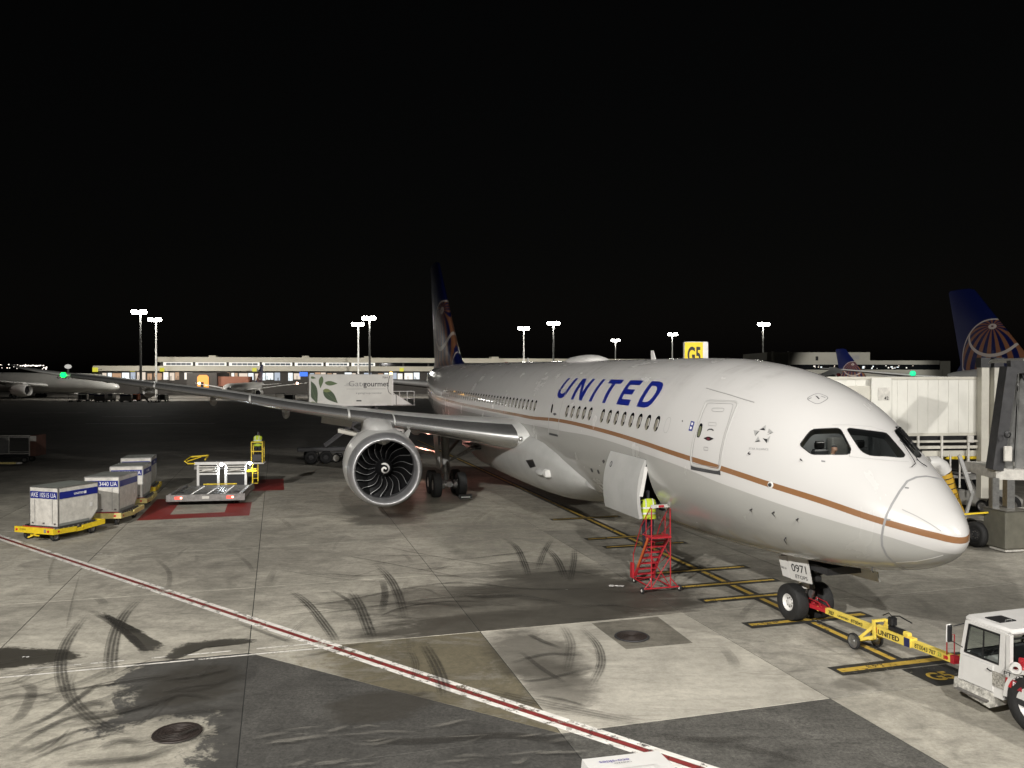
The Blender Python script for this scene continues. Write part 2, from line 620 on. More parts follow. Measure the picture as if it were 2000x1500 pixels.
M['steel'] = mat('steel', (.42, .42, .41), 0.38, metal=0.9, noise=(9, .3))
M['dull_steel'] = mat('dull_steel', (.25, .24, .23), 0.5, metal=0.6, noise=(7, .4))
M['yellow'] = mat('yellow_paint', (.72, .52, .02), 0.45, noise=(6, .2))
M['pale_yellow'] = mat('pale_yellow_paint', (.62, .52, .2), 0.5, noise=(6, .3))
M['bar_yellow'] = mat('towbar_yellow', (.78, .6, .1), 0.45, noise=(5, .15))
M['red'] = mat('red_paint', (.42, .02, .03), 0.45, noise=(6, .25))
M['orange'] = mat('orange_paint', (.6, .13, .03), 0.5, noise=(6, .2))
M['blue'] = mat('blue_paint', (.007, .016, .19), 0.4)
M['navy'] = mat('navy_paint', (.008, .014, .085), 0.3, coat=0.3)
M['ink'] = mat('black_ink', (.012, .012, .014), 0.6)
M['grey_ink'] = mat('grey_ink', (.2, .2, .2), 0.6)
M['white_ink'] = mat('white_ink', (.75, .75, .75), 0.6)
M['red_ink'] = mat('red_ink', (.5, .015, .02), 0.6)
M['vest'] = mat('hi_vis_fabric', (.42, .52, .03), 0.75, noise=(12, .2))
M['reflective'] = mat('reflective_tape', (.55, .56, .52), 0.4)
M['dark_cloth'] = mat('dark_cloth', (.022, .023, .028), 0.9, noise=(10, .4))
M['jeans'] = mat('dark_trousers', (.016, .019, .028), 0.9, noise=(10, .4))
M['skin'] = mat('skin', (.35, .19, .13), 0.55)
M['cream_cloth'] = mat('cream_shirt', (.66, .6, .36), 0.8)
M['glass_dark'] = mat('dark_glass', (.008, .009, .01), 0.06, spec=0.7)
M['rubber'] = mat('grey_rubber', (.05, .05, .052), 0.8, noise=(3, .4))

# ------------------------------------------------------------------ the apron: a far-reaching sheet, concrete slabs with joints, asphalt, paint, stains
mb = MB()
NR = 64
rad = [0.0, 120.0, 500.0, 3000.0]
c0 = Vector((0, 60, -0.05))
mb.v = [tuple(c0)]
for r_ in rad[1:]:
    mb.v += [tuple(c0 + Vector((math.cos(2 * math.pi * k / NR), math.sin(2 * math.pi * k / NR), 0)) * r_) for k in range(NR)]
for k in range(NR):
    mb.f.append((0, 1 + k, 1 + (k + 1) % NR))
    mb.m.append(0)
    for q in range(2):
        a, b_ = 1 + q * NR + k, 1 + q * NR + (k + 1) % NR
        mb.f.append((a, a + NR, b_ + NR, b_))
        mb.m.append(0)
apron = tag(mb.build('apron', M['ground']), 'airport apron of grey concrete slabs and asphalt', None, kind='structure')


def slab(poly, m, name='concrete_slab'):
    """a flat piece of paving with a chamfered rim, outline in stand coordinates (s, l)"""
    cx = sum(p[0] for p in poly) / len(poly)
    cy = sum(p[1] for p in poly) / len(poly)
    b = MB()

    def ring(inset, z):
        out = []
        for s, l in poly:
            d = Vector((cx - s, cy - l))
            d = d * (inset / max(d.length, 1e-3))
            out.append((s + d.x - cx, l + d.y - cy, z))
        return out
    b.loft([ring(0.016, -0.06), ring(0.016, -0.004), ring(0.020, 0.0)], False)
    n = len(poly)
    b.f.append(tuple(range(2 * n, 3 * n)))
    b.m.append(0)
    me = b.mesh(name, m)
    return me, W(cx, cy)


LJ = [-33.0, -26.9, -20.9, -14.9, -8.95, -2.97, 2.97, 8.95, 14.78, 20.7, 26.7, 32.6, 38.6]
SJ = [-12.3, -5.9, 0.45, 6.8, 13.15, 19.5, 25.85, 32.2, 38.55, 44.9, 51.25, 57.6, 64]
shared = {}
for i in range(len(SJ) - 1):
    for j in range(len(LJ) - 1):
        s0, s1, l0, l1 = SJ[i], SJ[i + 1], LJ[j], LJ[j + 1]
        pieces = [([(s0, l0), (s1, l0), (s1, l1), (s0, l1)], 'concrete', 'concrete_slab')]
        if s0 == 0.45 and l0 == 2.97:
            pieces = [(pieces[0][0], 'concrete_new', 'concrete_slab')]
        elif s0 == 0.45 and l0 == 8.95:                  # cut by the diagonal edge of the asphalt
            pieces = [([(s0, l0), (s1, l0), (s1, l1)], 'concrete_olive', 'concrete_slab'), ([(s0, l0), (s1, l1), (s0, l1)], 'asphalt', 'asphalt_panel')]
        elif s0 > 50 or l0 > 30 and s0 > 20:
            pieces = [(pieces[0][0], 'concrete_far', 'concrete_slab')]
        elif l0 < 2.9 and 0 < s0 < 14 or l0 < -8 and s0 < 40 or s0 > 37:  # darker slabs; in the far rows the light's falloff is painted in
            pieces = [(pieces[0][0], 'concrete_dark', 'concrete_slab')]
        elif s1 <= 7 and l0 == 14.78:
            pieces = [(pieces[0][0], 'concrete_mixed', 'concrete_slab')]
        elif s1 <= 0.5 and 2.9 < l0 < 14.7:
            pieces = [(pieces[0][0], 'asphalt_worn' if l0 < 3 else 'asphalt', 'asphalt_panel')]
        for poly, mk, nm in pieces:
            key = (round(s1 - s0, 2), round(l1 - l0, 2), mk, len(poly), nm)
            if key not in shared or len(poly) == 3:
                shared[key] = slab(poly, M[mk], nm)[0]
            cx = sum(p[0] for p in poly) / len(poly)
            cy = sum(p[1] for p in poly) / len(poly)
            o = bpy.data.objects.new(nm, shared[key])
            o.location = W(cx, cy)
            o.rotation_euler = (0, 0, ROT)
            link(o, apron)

flt = MB()
flt.poly([tuple(W(a_, b_)[:2]) + (-0.009,) for a_, b_ in ((SJ[0], LJ[0]), (SJ[-1], LJ[0]), (SJ[-1], LJ[-1]), (SJ[0], LJ[-1]))])
flt.build('joint_filler', M['joint'], apron)

# painted lines: sheets a few millimetres above each other
LAYER = [0.004]


def sheet(name, poly, m, z, parent=apron, world=False):
    b = MB()
    b.poly([tuple((Vector(p) if world else W(p[0], p[1]))[:2]) + (z,) for p in poly])
    return b.build(name, m, parent, fix=True)


def line(name, a, b, w, m, z):
    a, b = Vector(a), Vector(b)
    d = (b - a).normalized()
    n = Vector((-d.y, d.x)) * (w / 2)
    return sheet(name, [a - n, b - n, b + n, a + n], m, z)


def flip_up(o):
    for p in o.data.polygons:
        if p.normal.z < 0:
            o.data.flip_normals()
            break
    return o


flip_up(line('lead_in_line_border', (1.68, 0), (70, 0), 0.52, M['black_line'], 0.004))
flip_up(line('lead_in_line', (1.68, 0), (70, 0), 0.17, M['yellow_line'], 0.008))
for s_, l0, l1, w_ in ((1.72, 1.75, -2.2, .21), (5.28, 1.8, -1.85, .19), (7.75, 1.78, -1.7, .15), (9.37, 1.66, -1.7, .15), (11.25, 1.66, -1.76, .15), (15.62, 1.65, -1.7, .13), (17.3, 1.77, -1.7, .13), (22.0, 1.68, -1.6, .13)):
    flip_up(line('stop_bar_border', (s_, l0 + .12), (s_, l1 - .12), w_ + .34, M['black_line'], 0.012))
    flip_up(line('stop_bar', (s_, l0), (s_, l1), w_, M['yellow_line'], 0.016))
flip_up(sheet('stand_number_panel', [(1.4, .32), (1.4, -.95), (0.35, -.95), (0.35, .32)], M['black_line'], 0.012))
g5 = text_on(None, 'G5', .03, W(0.58, 0.10, 0.016), -STB, AFT, 0.46, M['yellow_line'], width=0.62, name='stand_number')
g5.parent = apron
ra, rb = Vector((27.6, 27.38)), Vector((-6.0, 4.0))
for k, (off, w_, mk) in enumerate(((0.155, .15, 'white_line'), (0, .13, 'red_line'), (-0.155, .15, 'white_line'))):
    d = (rb - ra).normalized()
    n = Vector((-d.y, d.x)) * off
    flip_up(line('red_boundary_line' if mk == 'red_line' else 'white_boundary_line', ra + n, rb + n, w_, M[mk], 0.006))
flip_up(line('white_edge_line', (6.55, 30), (6.62, 12.75), 0.075, M['white_line'], 0.010))
for l0, l1 in ((24.5, 20.3), (19.6, 17.6), (17.0, 15.2), (14.6, 12.9)):
    flip_up(line('white_edge_dash', (7.02, l0), (7.02, l1), 0.06, M['white_line'], 0.010))
for poly in ([(27.2, 15.4), (27.2, 20.4), (28.5, 20.4), (28.5, 15.4)], [(28.5, 19.1), (28.5, 20.4), (34, 20.4), (34, 19.1)], [(28.5, 15.4), (28.5, 16.6), (31.5, 16.6), (31.5, 15.4)], [(35.8, 13.7), (35.8, 15.6), (41.2, 15.6), (41.2, 13.7)]):
    flip_up(sheet('red_box_marking', poly, M['red_box'], 0.005))
for u, v, w_ in ((110, 806, 5), (245, 813, 4), (290, 827, 9), (160, 780, 14)):
    p = gp(u, v)
    flip_up(sheet('far_white_line', [p + Vector((-w_, 0, 0)), p + Vector((w_, .6, 0)), p + Vector((w_, 1.2, 0)), p + Vector((-w_, .6, 0))], M['white_line'], -0.045, world=True))


def cover_mesh(name, verts, faces, cover, strength, m, uvs=None):
    me = bpy.data.meshes.new(name)
    me.from_pydata(verts, [], faces)
    a = me.attributes.new('cover', 'FLOAT', 'POINT')
    a.data.foreach_set('value', cover)
    a = me.attributes.new('strength', 'FLOAT', 'POINT')
    a.data.foreach_set('value', strength)
    if uvs is not None:
        ul = me.uv_layers.new(name='UVMap')
        for lp in me.loops:
            ul.data[lp.index].uv = uvs[lp.vertex_index]
    me.materials.append(m)
    if me.polygons and me.polygons[0].normal.z < 0:
        me.flip_normals()
    return link(bpy.data.objects.new(name, me), apron)


ZST = [0.0180]


def nextz():
    ZST[0] += 0.0006
    return ZST[0]


def stain(name, px, m, strength=0.8, jag=0.0):
    """a stain with a shape of its own; outline given as points measured on the ground"""
    pts = [gp(u, v) for u, v in px]
    out = []
    n = len(pts)
    for i in range(n):                                   # Catmull-Rom through the outline
        p0, p1, p2, p3 = pts[i - 1], pts[i], pts[(i + 1) % n], pts[(i + 2) % n]
        for t in (0, .25, .5, .75):
            out.append(0.5 * ((2 * p1) + (p2 - p0) * t + (2 * p0 - 5 * p1 + 4 * p2 - p3) * t * t + (3 * p1 - p0 - 3 * p2 + p3) * t ** 3))
    c = sum(out, Vector()) / len(out)
    z = nextz()
    vs, cv, fs = [], [], []
    ks = (0.0, 0.3, 0.55, 0.8, 1.0, 1.3)
    for k, a in zip(ks, (1.0, .9, .74, .56, .38, 0.0)):
        for p in out:
            q = c + (p - c) * k
            vs.append((q.x, q.y, z))
            cv.append(a)
    N = len(out)
    for i in range(len(ks) - 1):
        for j in range(N):
            a, b = i * N + j, i * N + (j + 1) % N
            fs.append((a, b, b + N, a + N))
    return cover_mesh(name, vs, fs, cv, [strength] * len(vs), m)


def mark(name, px, width, m, strength=0.7, ends=(0.15, 0.2)):
    """a tyre or skid mark along measured ground points"""
    pts = [gp(u, v) for u, v in px]
    n = len(pts)
    path = []
    for i in range(n - 1):
        p0, p1, p2, p3 = pts[max(i - 1, 0)], pts[i], pts[i + 1], pts[min(i + 2, n - 1)]
        for q in range(8):
            t = q / 8
            path.append(0.5 * ((2 * p1) + (p2 - p0) * t + (2 * p0 - 5 * p1 + 4 * p2 - p3) * t * t + (3 * p1 - p0 - 3 * p2 + p3) * t ** 3))
    path.append(pts[-1])
    z = nextz()
    vs, cv, fs, uv, st = [], [], [], [], []
    N = len(path)
    run = 0
    for i, p in enumerate(path):
        d = path[min(i + 1, N - 1)] - path[max(i - 1, 0)]
        d = d.normalized()
        nn = Vector((-d.y, d.x, 0))
        if i:
            run += (p - path[i - 1]).length
        t = i / (N - 1)
        e = min(1, t / ends[0] if ends[0] else 1, (1 - t) / ends[1] if ends[1] else 1)
        for k, a in ((-.5, 0.1), (-.36, .85), (0, 1), (.36, .85), (.5, 0.1)):
            q = p + nn * width * k
            vs.append((q.x, q.y, z))
            cv.append(max(0.02, a * (0.25 + 0.75 * e) if e > 0.02 else 0.0))
            st.append(strength)
            uv.append((k + .5, run))
    for i in range(N - 1):
        for k in range(4):
            a = i * 5 + k
            fs.append((a, a + 1, a + 6, a + 5))
    return cover_mesh(name, vs, fs, cv, st, m, uv)


stain('wet_patch', [(-30, 1268), (60, 1266), (168, 1278), (150, 1290), (60, 1302), (-30, 1308)], M['wet'], 0.8)
stain('wet_patch', [(196, 1196), (240, 1214), (292, 1244), (322, 1262), (302, 1274), (270, 1270), (232, 1232)], M['wet'], 0.75)
stain('wet_patch', [(318, 1284), (370, 1256), (480, 1248), (484, 1258), (400, 1266), (340, 1290)], M['wet'], 0.75)
for px_, w_, k_, s_ in (
    ([(285, 1160), (248, 1195), (226, 1235), (216, 1290), (222, 1330)], .42, 'rubber_mark', .85),
    ([(178, 1190), (150, 1225), (128, 1260), (118, 1300), (126, 1350), (160, 1395)], .36, 'rubber_mark', .8),
    ([(150, 1300), (132, 1340), (150, 1380), (200, 1420), (260, 1440)], .36, 'rubber_mark', .65),
    ([(170, 1190), (215, 1215), (260, 1250), (290, 1285)], .30, 'skid', .8),
    ([(195, 1198), (235, 1220), (290, 1245)], .34, 'skid', .8),
    ([(0, 1375), (120, 1352), (240, 1335), (330, 1325)], .14, 'skid', .7),
    ([(0, 1440), (90, 1405), (160, 1360), (200, 1330)], .22, 'skid', .8),
    ([(0, 1480), (80, 1430), (150, 1400), (260, 1385)], .24, 'skid', .75),
    ([(0, 1500), (100, 1450), (170, 1425), (240, 1420)], .18, 'skid', .6),
    ([(30, 1500), (140, 1455), (240, 1432)], .16, 'skid', .6),
    ([(0, 1330), (60, 1345), (40, 1400), (0, 1420)], .3, 'skid', .5),
    ([(560, 1150), (600, 1180), (640, 1230), (658, 1260)], .36, 'rubber_mark', .85),
    ([(680, 1150), (700, 1180), (718, 1225), (728, 1250)], .42, 'rubber_mark', .9),
    ([(730, 1100), (760, 1130), (778, 1165), (792, 1215)], .40, 'rubber_mark', .85),
    ([(745, 1130), (752, 1160), (745, 1200)], .3, 'skid', .7),
    ([(640, 1150), (680, 1175), (700, 1205)], .2, 'skid', .6),
    ([(980, 1050), (1008, 1070), (1025, 1105), (1032, 1130)], .36, 'rubber_mark', .8),
    ([(1080, 1050), (1062, 1080), (1048, 1120)], .32, 'rubber_mark', .65),
    ([(1065, 1070), (1088, 1095), (1105, 1135)], .38, 'rubber_mark', .85),
    ([(1122, 1070), (1120, 1100), (1112, 1140)], .32, 'rubber_mark', .7),
    ([(820, 1250), (845, 1290), (862, 1330), (870, 1370)], .42, 'rubber_mark', .8),
    ([(800, 1270), (812, 1300), (806, 1330)], .25, 'rubber_mark', .4),
    ([(560, 1290), (640, 1275), (720, 1255)], .2, 'skid', .4),
    ([(500, 1190), (640, 1180), (800, 1150), (960, 1130)], .16, 'skid', .5),
    ([(560, 1210), (700, 1190), (860, 1170), (1000, 1165)], .12, 'skid', .6),
    ([(720, 1220), (780, 1190), (880, 1176), (990, 1180)], .10, 'skid', .9),
    ([(780, 1150), (900, 1140), (1040, 1152), (1200, 1150)], .09, 'skid', .9),
    ([(640, 1080), (800, 1110), (960, 1140)], .10, 'skid', .55),
    ([(700, 1060), (860, 1090), (1040, 1120)], .10, 'skid', .5),
    ([(520, 1110), (640, 1130), (760, 1140)], .08, 'skid', .5),
    ([(1130, 1225), (1165, 1260), (1174, 1300), (1150, 1350)], .30, 'rubber_mark', .8),
    ([(1095, 1220), (1115, 1260), (1105, 1320)], .34, 'rubber_mark', .45),
    ([(1020, 1235), (1060, 1255), (1100, 1270)], .22, 'skid', .7),
    ([(990, 1300), (1070, 1280), (1150, 1285)], .2, 'skid', .7),
    ([(1000, 1330), (1060, 1330), (1180, 1300)], .16, 'skid', .6),
    ([(1010, 1270), (1060, 1310), (1110, 1340)], .18, 'skid', .6),
    ([(1040, 1360), (1100, 1370), (1150, 1385)], .12, 'skid', .6),
    ([(930, 1350), (1080, 1382), (1300, 1425)], .5, 'rubber_mark', .5),
    ([(1250, 1440), (1400, 1450), (1490, 1440)], .35, 'skid', .4),
    ([(1390, 1452), (1480, 1470), (1600, 1500)], .3, 'skid', .4),
    ([(660, 1440), (800, 1452), (1000, 1440), (1180, 1470)], .35, 'skid', .6),
    ([(100, 1150), (96, 1120), (112, 1080)], .1, 'skid', .3),
    ([(160, 1110), (140, 1180), (128, 1240)], .07, 'skid', .45),
    ([(300, 1090), (330, 1120), (326, 1160)], .22, 'skid', .35),
    ([(440, 1210), (520, 1240), (580, 1262)], .2, 'skid', .5),
    ([(1650, 1240), (1700, 1300), (1760, 1330)], .2, 'skid', .25),
    ([(1560, 1240), (1640, 1280), (1740, 1300)], .18, 'skid', .25)):
    mark('tyre_mark', px_, w_ * .9, M[k_], s_ * .72, (.35, .3))
for k in range(46):                                      # scattered short scuffs
    u, v = random.uniform(520, 1280), random.uniform(1090, 1225)
    L = random.uniform(60, 260)
    mark('tyre_mark', [(u, v), (u + L * .5, v + random.uniform(-10, 8)), (u + L, v + random.uniform(-18, 14))], random.uniform(.04, .22), M['skid'], random.uniform(.15, .45), (.4, .4))
for k in range(40):
    u, v = random.uniform(-60, 330), random.uniform(1310, 1520)
    L = random.uniform(80, 240)
    mark('tyre_mark', [(u, v), (u + L * .5, v - random.uniform(0, 30)), (u + L, v - random.uniform(10, 70))], random.uniform(.06, .26), M['skid'], random.uniform(.2, .55), (.3, .3))
for k in range(30):                                      # scraped pale streaks in the asphalt
    u, v = random.uniform(470, 1080), random.uniform(1432, 1510)
    L = random.uniform(50, 170)
    mark('scraped_streak', [(u, v), (u + L * .5, v - random.uniform(0, 10)), (u + L, v - random.uniform(2, 26))], random.uniform(.05, .16), M['pale_film'], random.uniform(.15, .4), (.45, .45))
for k in range(26):                                      # faint turning arcs over the whole stand
    u, v = random.uniform(150, 1750), random.uniform(1020, 1330)
    dx, dy = random.uniform(-60, 60), random.uniform(-60, -20)
    mark('tyre_mark', [(u, v), (u + dx * .3, v + dy * .5), (u + dx, v + dy)], random.uniform(.14, .34), M['rubber_mark'] if k % 2 else M['skid'], random.uniform(.1, .28), (.4, .4))


def manhole(u, v, r, rim):
    p = gp(u, v)
    o = empty('manhole_cover', (p.x, p.y, 0.0))
    MB().lathe([(.03, r * 1.13), (.046, r * 1.10), (.046, r * 1.0), (.03, r)], (0, 0, 0), (0, 0, 1), 40).build('rim', M['manhole'] if rim else M['dark'], o, 30)
    b = MB().cyl((0, 0, -.02), (0, 0, .040), r * .985, n=40)
    b.build('lid', M['manhole'], o)
    b = MB()
    for k in range(5):
        b.lathe([(.040, r * (.2 + .16 * k)), (.048, r * (.215 + .16 * k)), (.040, r * (.23 + .16 * k))], (0, 0, 0), (0, 0, 1), 32)
    b.build('tread_ring', M['manhole'], o)
    return o


M['manhole'] = mat('cast_iron', (.035, .026, .022), 0.6, metal=0.3, noise=(18, .5))
tag(manhole(346, 1434, .40, True), 'round rusty manhole cover in the dark asphalt at the lower left', 'manhole', 'manhole covers in the apron')
tag(manhole(1234, 1245, .40, False), 'round black manhole cover set in a square patch of the pale slab', 'manhole', 'manhole covers in the apron')
flip_up(sheet('concrete_patch', [(6.66, 5.85), (6.7, 3.85), (4.42, 4.0), (4.46, 5.82)], M['concrete_patch'], 0.003))

# ------------------------------------------------------------------ the parked wide-body airliner
ZT, TILT = 3.254, 0.00942                                # height of the nose tip, slight nose-down attitude
PS = [0.0, 0.02, 0.08, 0.25, 0.5, 1.0, 1.6, 2.3, 3.2, 4.2, 5.5, 7.0, 9.0, 12.0, 20.0, 40.0, 46, 50, 54, 58, 61, 62.4]
PT = [0.0, 0.10, 0.215, 0.424, 0.627, 1.01, 1.436, 1.908, 2.529, 3.085, 3.529, 3.804, 3.977, 4.021, 4.015, 4.009, 4.0, 3.96, 3.88, 3.72, 3.45, 3.2]
PB = [0.0, -0.115, -0.251, -0.433, -0.623, -0.86, -1.036, -1.186, -1.333, -1.439, -1.561, -1.684, -1.782, -1.848, -1.876, -1.889, -1.5, -.78, .25, 1.35, 2.25, 2.65]
PW = [0.0, .11, 0.242, 0.449, 0.677, 1.054, 1.419, 1.733, 2.089, 2.389, 2.644, 2.794, 2.883, 2.887, 2.886, 2.886, 2.78, 2.42, 1.88, 1.22, .62, .3]
PZ = [0.0, 0, .0, .02, .04, .1, .18, .3, .45, .6, .75, .9, 1.0, 1.02, 1.02, 1.02, 1.15, 1.45, 1.9, 2.4, 2.8, 2.92]


def pchip(x, y):
    x, y = np.array(x, float), np.array(y, float)
    h, d = np.diff(x), np.diff(y) / np.diff(x)
    m = np.zeros(len(x))
    for i in range(1, len(x) - 1):
        if d[i - 1] * d[i] > 0:
            w1, w2 = 2 * h[i] + h[i - 1], h[i] + 2 * h[i - 1]
            m[i] = (w1 + w2) / (w1 / d[i - 1] + w2 / d[i])
    m[0], m[-1] = d[0], d[-1]

    def f(q):
        q = np.asarray(q, float)
        k = np.clip(np.searchsorted(x, q, side='right') - 1, 0, len(h) - 1)
        t = (q - x[k]) / h[k]
        return (2 * t ** 3 - 3 * t ** 2 + 1) * y[k] + (t ** 3 - 2 * t ** 2 + t) * h[k] * m[k] + (-2 * t ** 3 + 3 * t ** 2) * y[k + 1] + (t ** 3 - t ** 2) * h[k] * m[k + 1]
    return f


fT, fB, fW, fZ = pchip(PS, PT), pchip(PS, PB), pchip(PS, PW), pchip(PS, PZ)


def fus(s, a):
    """point of the hull: a = 0 at the widest line on the starboard side, 90 deg on the crown"""
    e = 2 / 2.05
    c, n = math.cos(a), math.sin(a)
    y = float(fW(s)) * math.copysign(abs(c) ** e, c)
    zm = float(fZ(s))
    z = zm + (float(fT(s)) - zm) * abs(n) ** e if n > 0 else zm - (zm - float(fB(s))) * abs(n) ** e
    return Vector((s, y, z + ZT + TILT * s))


def fus_n(s, a):
    d1 = fus(s + .02, a) - fus(max(s - .02, 0.001), a)
    d2 = fus(s, a + .01) - fus(s, a - .01)
    return d1.cross(d2).normalized() if d1.cross(d2).dot(Vector((0, math.cos(a), math.sin(a)))) > 0 else d2.cross(d1).normalized()


stations = sorted(set([round(x, 4) for x in list(2.2 * np.linspace(0.09, 1, 26) ** 2) + list(np.linspace(2.2, 12, 45)) + list(np.linspace(12, 42, 46)) + list(np.linspace(42, 62.4, 40))]))
NA = 112
hull = MB()
for s_ in stations:
    hull.v += [tuple(fus(s_, 2 * math.pi * k / NA)) for k in range(NA)]
tip = len(hull.v)
hull.v.append((0, 0, ZT))
for i in range(len(stations) - 1):
    for j in range(NA):
        a, b_ = i * NA + j, i * NA + (j + 1) % NA
        hull.f.append((a, b_, b_ + NA, a + NA))
        hull.m.append(0)
for j in range(NA):
    hull.f.append((tip, (j + 1) % NA, j))
    hull.m.append(0)
hull.f.append(tuple((len(stations) - 1) * NA + j for j in range(NA)))
hull.m.append(0)
BVH = BVHTree.FromPolygons([Vector(v) for v in hull.v], hull.f)
CAML = loc(CAMP)


def rayl(u, v):
    r = ray(u, v)
    return Vector((r.dot(AFT), r.dot(STB), r.z)).normalized()


def on_hull(u, v, off=0.0):
    """measured point -> the spot of the hull it shows, and the hull's normal there"""
    h = BVH.ray_cast(CAML, rayl(u, v))
    if h[0] is None:
        h = BVH.find_nearest(CAML + rayl(u, v) * 24)
    p, n = h[0], h[1]
    if n.dot(p - CAML) > 0:
        n = -n
    return p + n * off, n


def curve_node(t, pts, x):
    """float curve through (s, z) pairs; s in 0..64 m, z in 0..8 m"""
    n = t.nodes.new('ShaderNodeFloatCurve')
    cm = n.mapping
    cm.extend = 'EXTRAPOLATED'
    c = cm.curves[0]
    pts = sorted(pts)
    while len(c.points) < len(pts):
        c.points.new(0.5, 0.5)
    for q, (s, z) in zip(c.points, pts):
        q.location = (s / 64.0, z / 8.0)
        q.handle_type = 'AUTO'
    cm.update()
    t.links.new(math_node(t, 'DIVIDE', x, 64.0), n.inputs['Value'])
    return math_node(t, 'MULTIPLY', n.outputs[0], 8.0)


def sz(px):
    out = []
    for u, v in px:
        p, _ = on_hull(u, v)
        out.append((p.x, p.z))
    return out


CHEAT = sz([(1888, 1055), (1860, 1054), (1800, 1040), (1725, 1019), (1600, 977), (1505, 947), (1406, 914), (1330, 890), (1250, 863), (1150, 834), (1090, 821), (1040, 816)])
CHEAT = [(0.0, CHEAT[0][1])] + CHEAT
zc_ = CHEAT[-1][1]
CHEAT += [(24, zc_ + .02), (30, zc_ + .06), (40, zc_ + .2), (46, zc_ + .45), (52, zc_ + .95), (58, zc_ + 1.6), (62, zc_ + 2.2)]
BELLY = sz([(1848.7, 1080.5), (1720, 1043.7), (1572.7, 1000.7), (1450, 959), (1400, 941), (1346.7, 918), (1266.7, 888), (1160, 853), (1101, 842)])
BELLY = [(0.0, BELLY[0][1] - .06)] + BELLY
zb_ = BELLY[-1][1]
BELLY += [(24, zb_), (40, zb_ + .15), (46, zb_ + .4), (52, zb_ + .9), (58, zb_ + 1.6), (62, zb_ + 2.1)]


def livery(name, white=(.55, .54, .525), belly=(.375, .372, .35), gold=(.235, .115, .05)):
    m = bpy.data.materials.new(name)
    m.use_nodes = True
    t = m.node_tree
    b = t.nodes['Principled BSDF']
    tc = t.nodes.new('ShaderNodeTexCoord')
    P = tc.outputs['Object']
    sp = t.nodes.new('ShaderNodeSeparateXYZ')
    t.links.new(P, sp.inputs[0])
    x, z = sp.outputs[0], sp.outputs[2]
    zb = curve_node(t, BELLY, x)
    zc = curve_node(t, CHEAT, x)
    below = math_node(t, 'LESS_THAN', z, zb)
    band = math_node(t, 'LESS_THAN', math_node(t, 'ABSOLUTE', math_node(t, 'SUBTRACT', z, zc)), 0.072)
    c = mix_col(t, below, white, belly)
    c = mix_col(t, band, c, gold)
    # grime: streaks that run round the hull on the crown, faint panels, drips below
    wv = noise_node(t, mapping(t, P, (1.9, .35, .35)), 1.0, 5, 0.7, 0.2)
    w2 = noise_node(t, mapping(t, P, (.5, 3.0, 3.0)), 1.0, 6, 0.7, 0.2)
    crown = ramp(t, z, 5.9, 7.3)
    dirt = math_node(t, 'MULTIPLY', ramp(t, wv, 0.45, 0.62), math_node(t, 'MULTIPLY', ramp(t, w2, 0.4, 0.6), crown))
    c = mix_col(t, math_node(t, 'MULTIPLY', dirt, 0.4), c, (.3, .29, .27))
    n3 = noise_node(t, mapping(t, P, (.4, 1, .25)), 1.2, 5, 0.6)
    c = mix_col(t, ramp(t, n3, 0.4, 0.8, 0, .07), c, (.42, .41, .38))
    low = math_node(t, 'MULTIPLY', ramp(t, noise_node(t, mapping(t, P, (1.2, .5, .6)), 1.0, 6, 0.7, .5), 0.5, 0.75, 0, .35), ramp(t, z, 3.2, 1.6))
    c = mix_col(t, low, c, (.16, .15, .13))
    t.links.new(c, b.inputs['Base Color'])
    t.links.new(ramp(t, n3, 0.3, 0.7, 0.24, 0.28), b.inputs['Roughness'])
    b.inputs['Coat Weight'].default_value = 0.5
    b.inputs['Coat Roughness'].default_value = 0.05
    return m


M['livery'] = livery('airliner_paint')
M['fairing'] = mat('fairing_paint', (.43, .43, .415), 0.35, coat=0.15, noise=(.6, .18))
M['wing'] = mat('wing_paint', (.6, .6, .58), 0.32, coat=0.2, noise=(.7, .14))
M['polished'] = mat('polished_aluminium', (.68, .68, .67), 0.27, metal=0.9, noise=(1.2, .12))
M['brushed'] = mat('inlet_metal', (.52, .52, .53), 0.42, metal=0.75, noise=(1.5, .1))
M['nacelle'] = mat('nacelle_paint', (.68, .675, .65), 0.28, coat=0.2, noise=(.8, .1))
M['blade'] = mat('fan_blade', (.005, .005, .0055), 0.5, spec=.25)
M['blade_edge'] = mat('blade_edge', (.5, .5, .5), 0.4, metal=0.7)
M['liner'] = mat('inlet_liner', (.10, .10, .105), 0.5, noise=(6, .2))
M['cabin'] = mat('flight_deck_grey', (.3, .31, .32), 0.7)
M['hold'] = mat('cargo_hold', (.05, .05, .05), 0.8)
M['reveal'] = mat('window_shade', (.21, .195, .15), 0.5)
M['seam'] = mat('panel_seam', (.3, .3, .29), 0.5)
M['door_edge'] = mat('door_edge', (.42, .415, .40), 0.4)
glass = bpy.data.materials.new('flight_deck_glass')
glass.use_nodes = True
t_ = glass.node_tree
gb = t_.nodes['Principled BSDF']
gb.inputs['Base Color'].default_value = (.01, .01, .01, 1)
gb.inputs['Roughness'].default_value = 0.03
tr_ = t_.nodes.new('ShaderNodeBsdfTransparent')
tr_.inputs[0].default_value = (.80, .84, .83, 1)
fr_ = t_.nodes.new('ShaderNodeLayerWeight')
fr_.inputs[0].default_value = 0.12
mx_ = t_.nodes.new('ShaderNodeMixShader')
t_.links.new(ramp(t_, fr_.outputs['Fresnel'], 0, 1, 0.03, .9), mx_.inputs[0])
t_.links.new(tr_.outputs[0], mx_.inputs[1])
t_.links.new(gb.outputs[0], mx_.inputs[2])
t_.links.new(mx_.outputs[0], t_.nodes['Material Output'].inputs['Surface'])
M['glass'] = glass

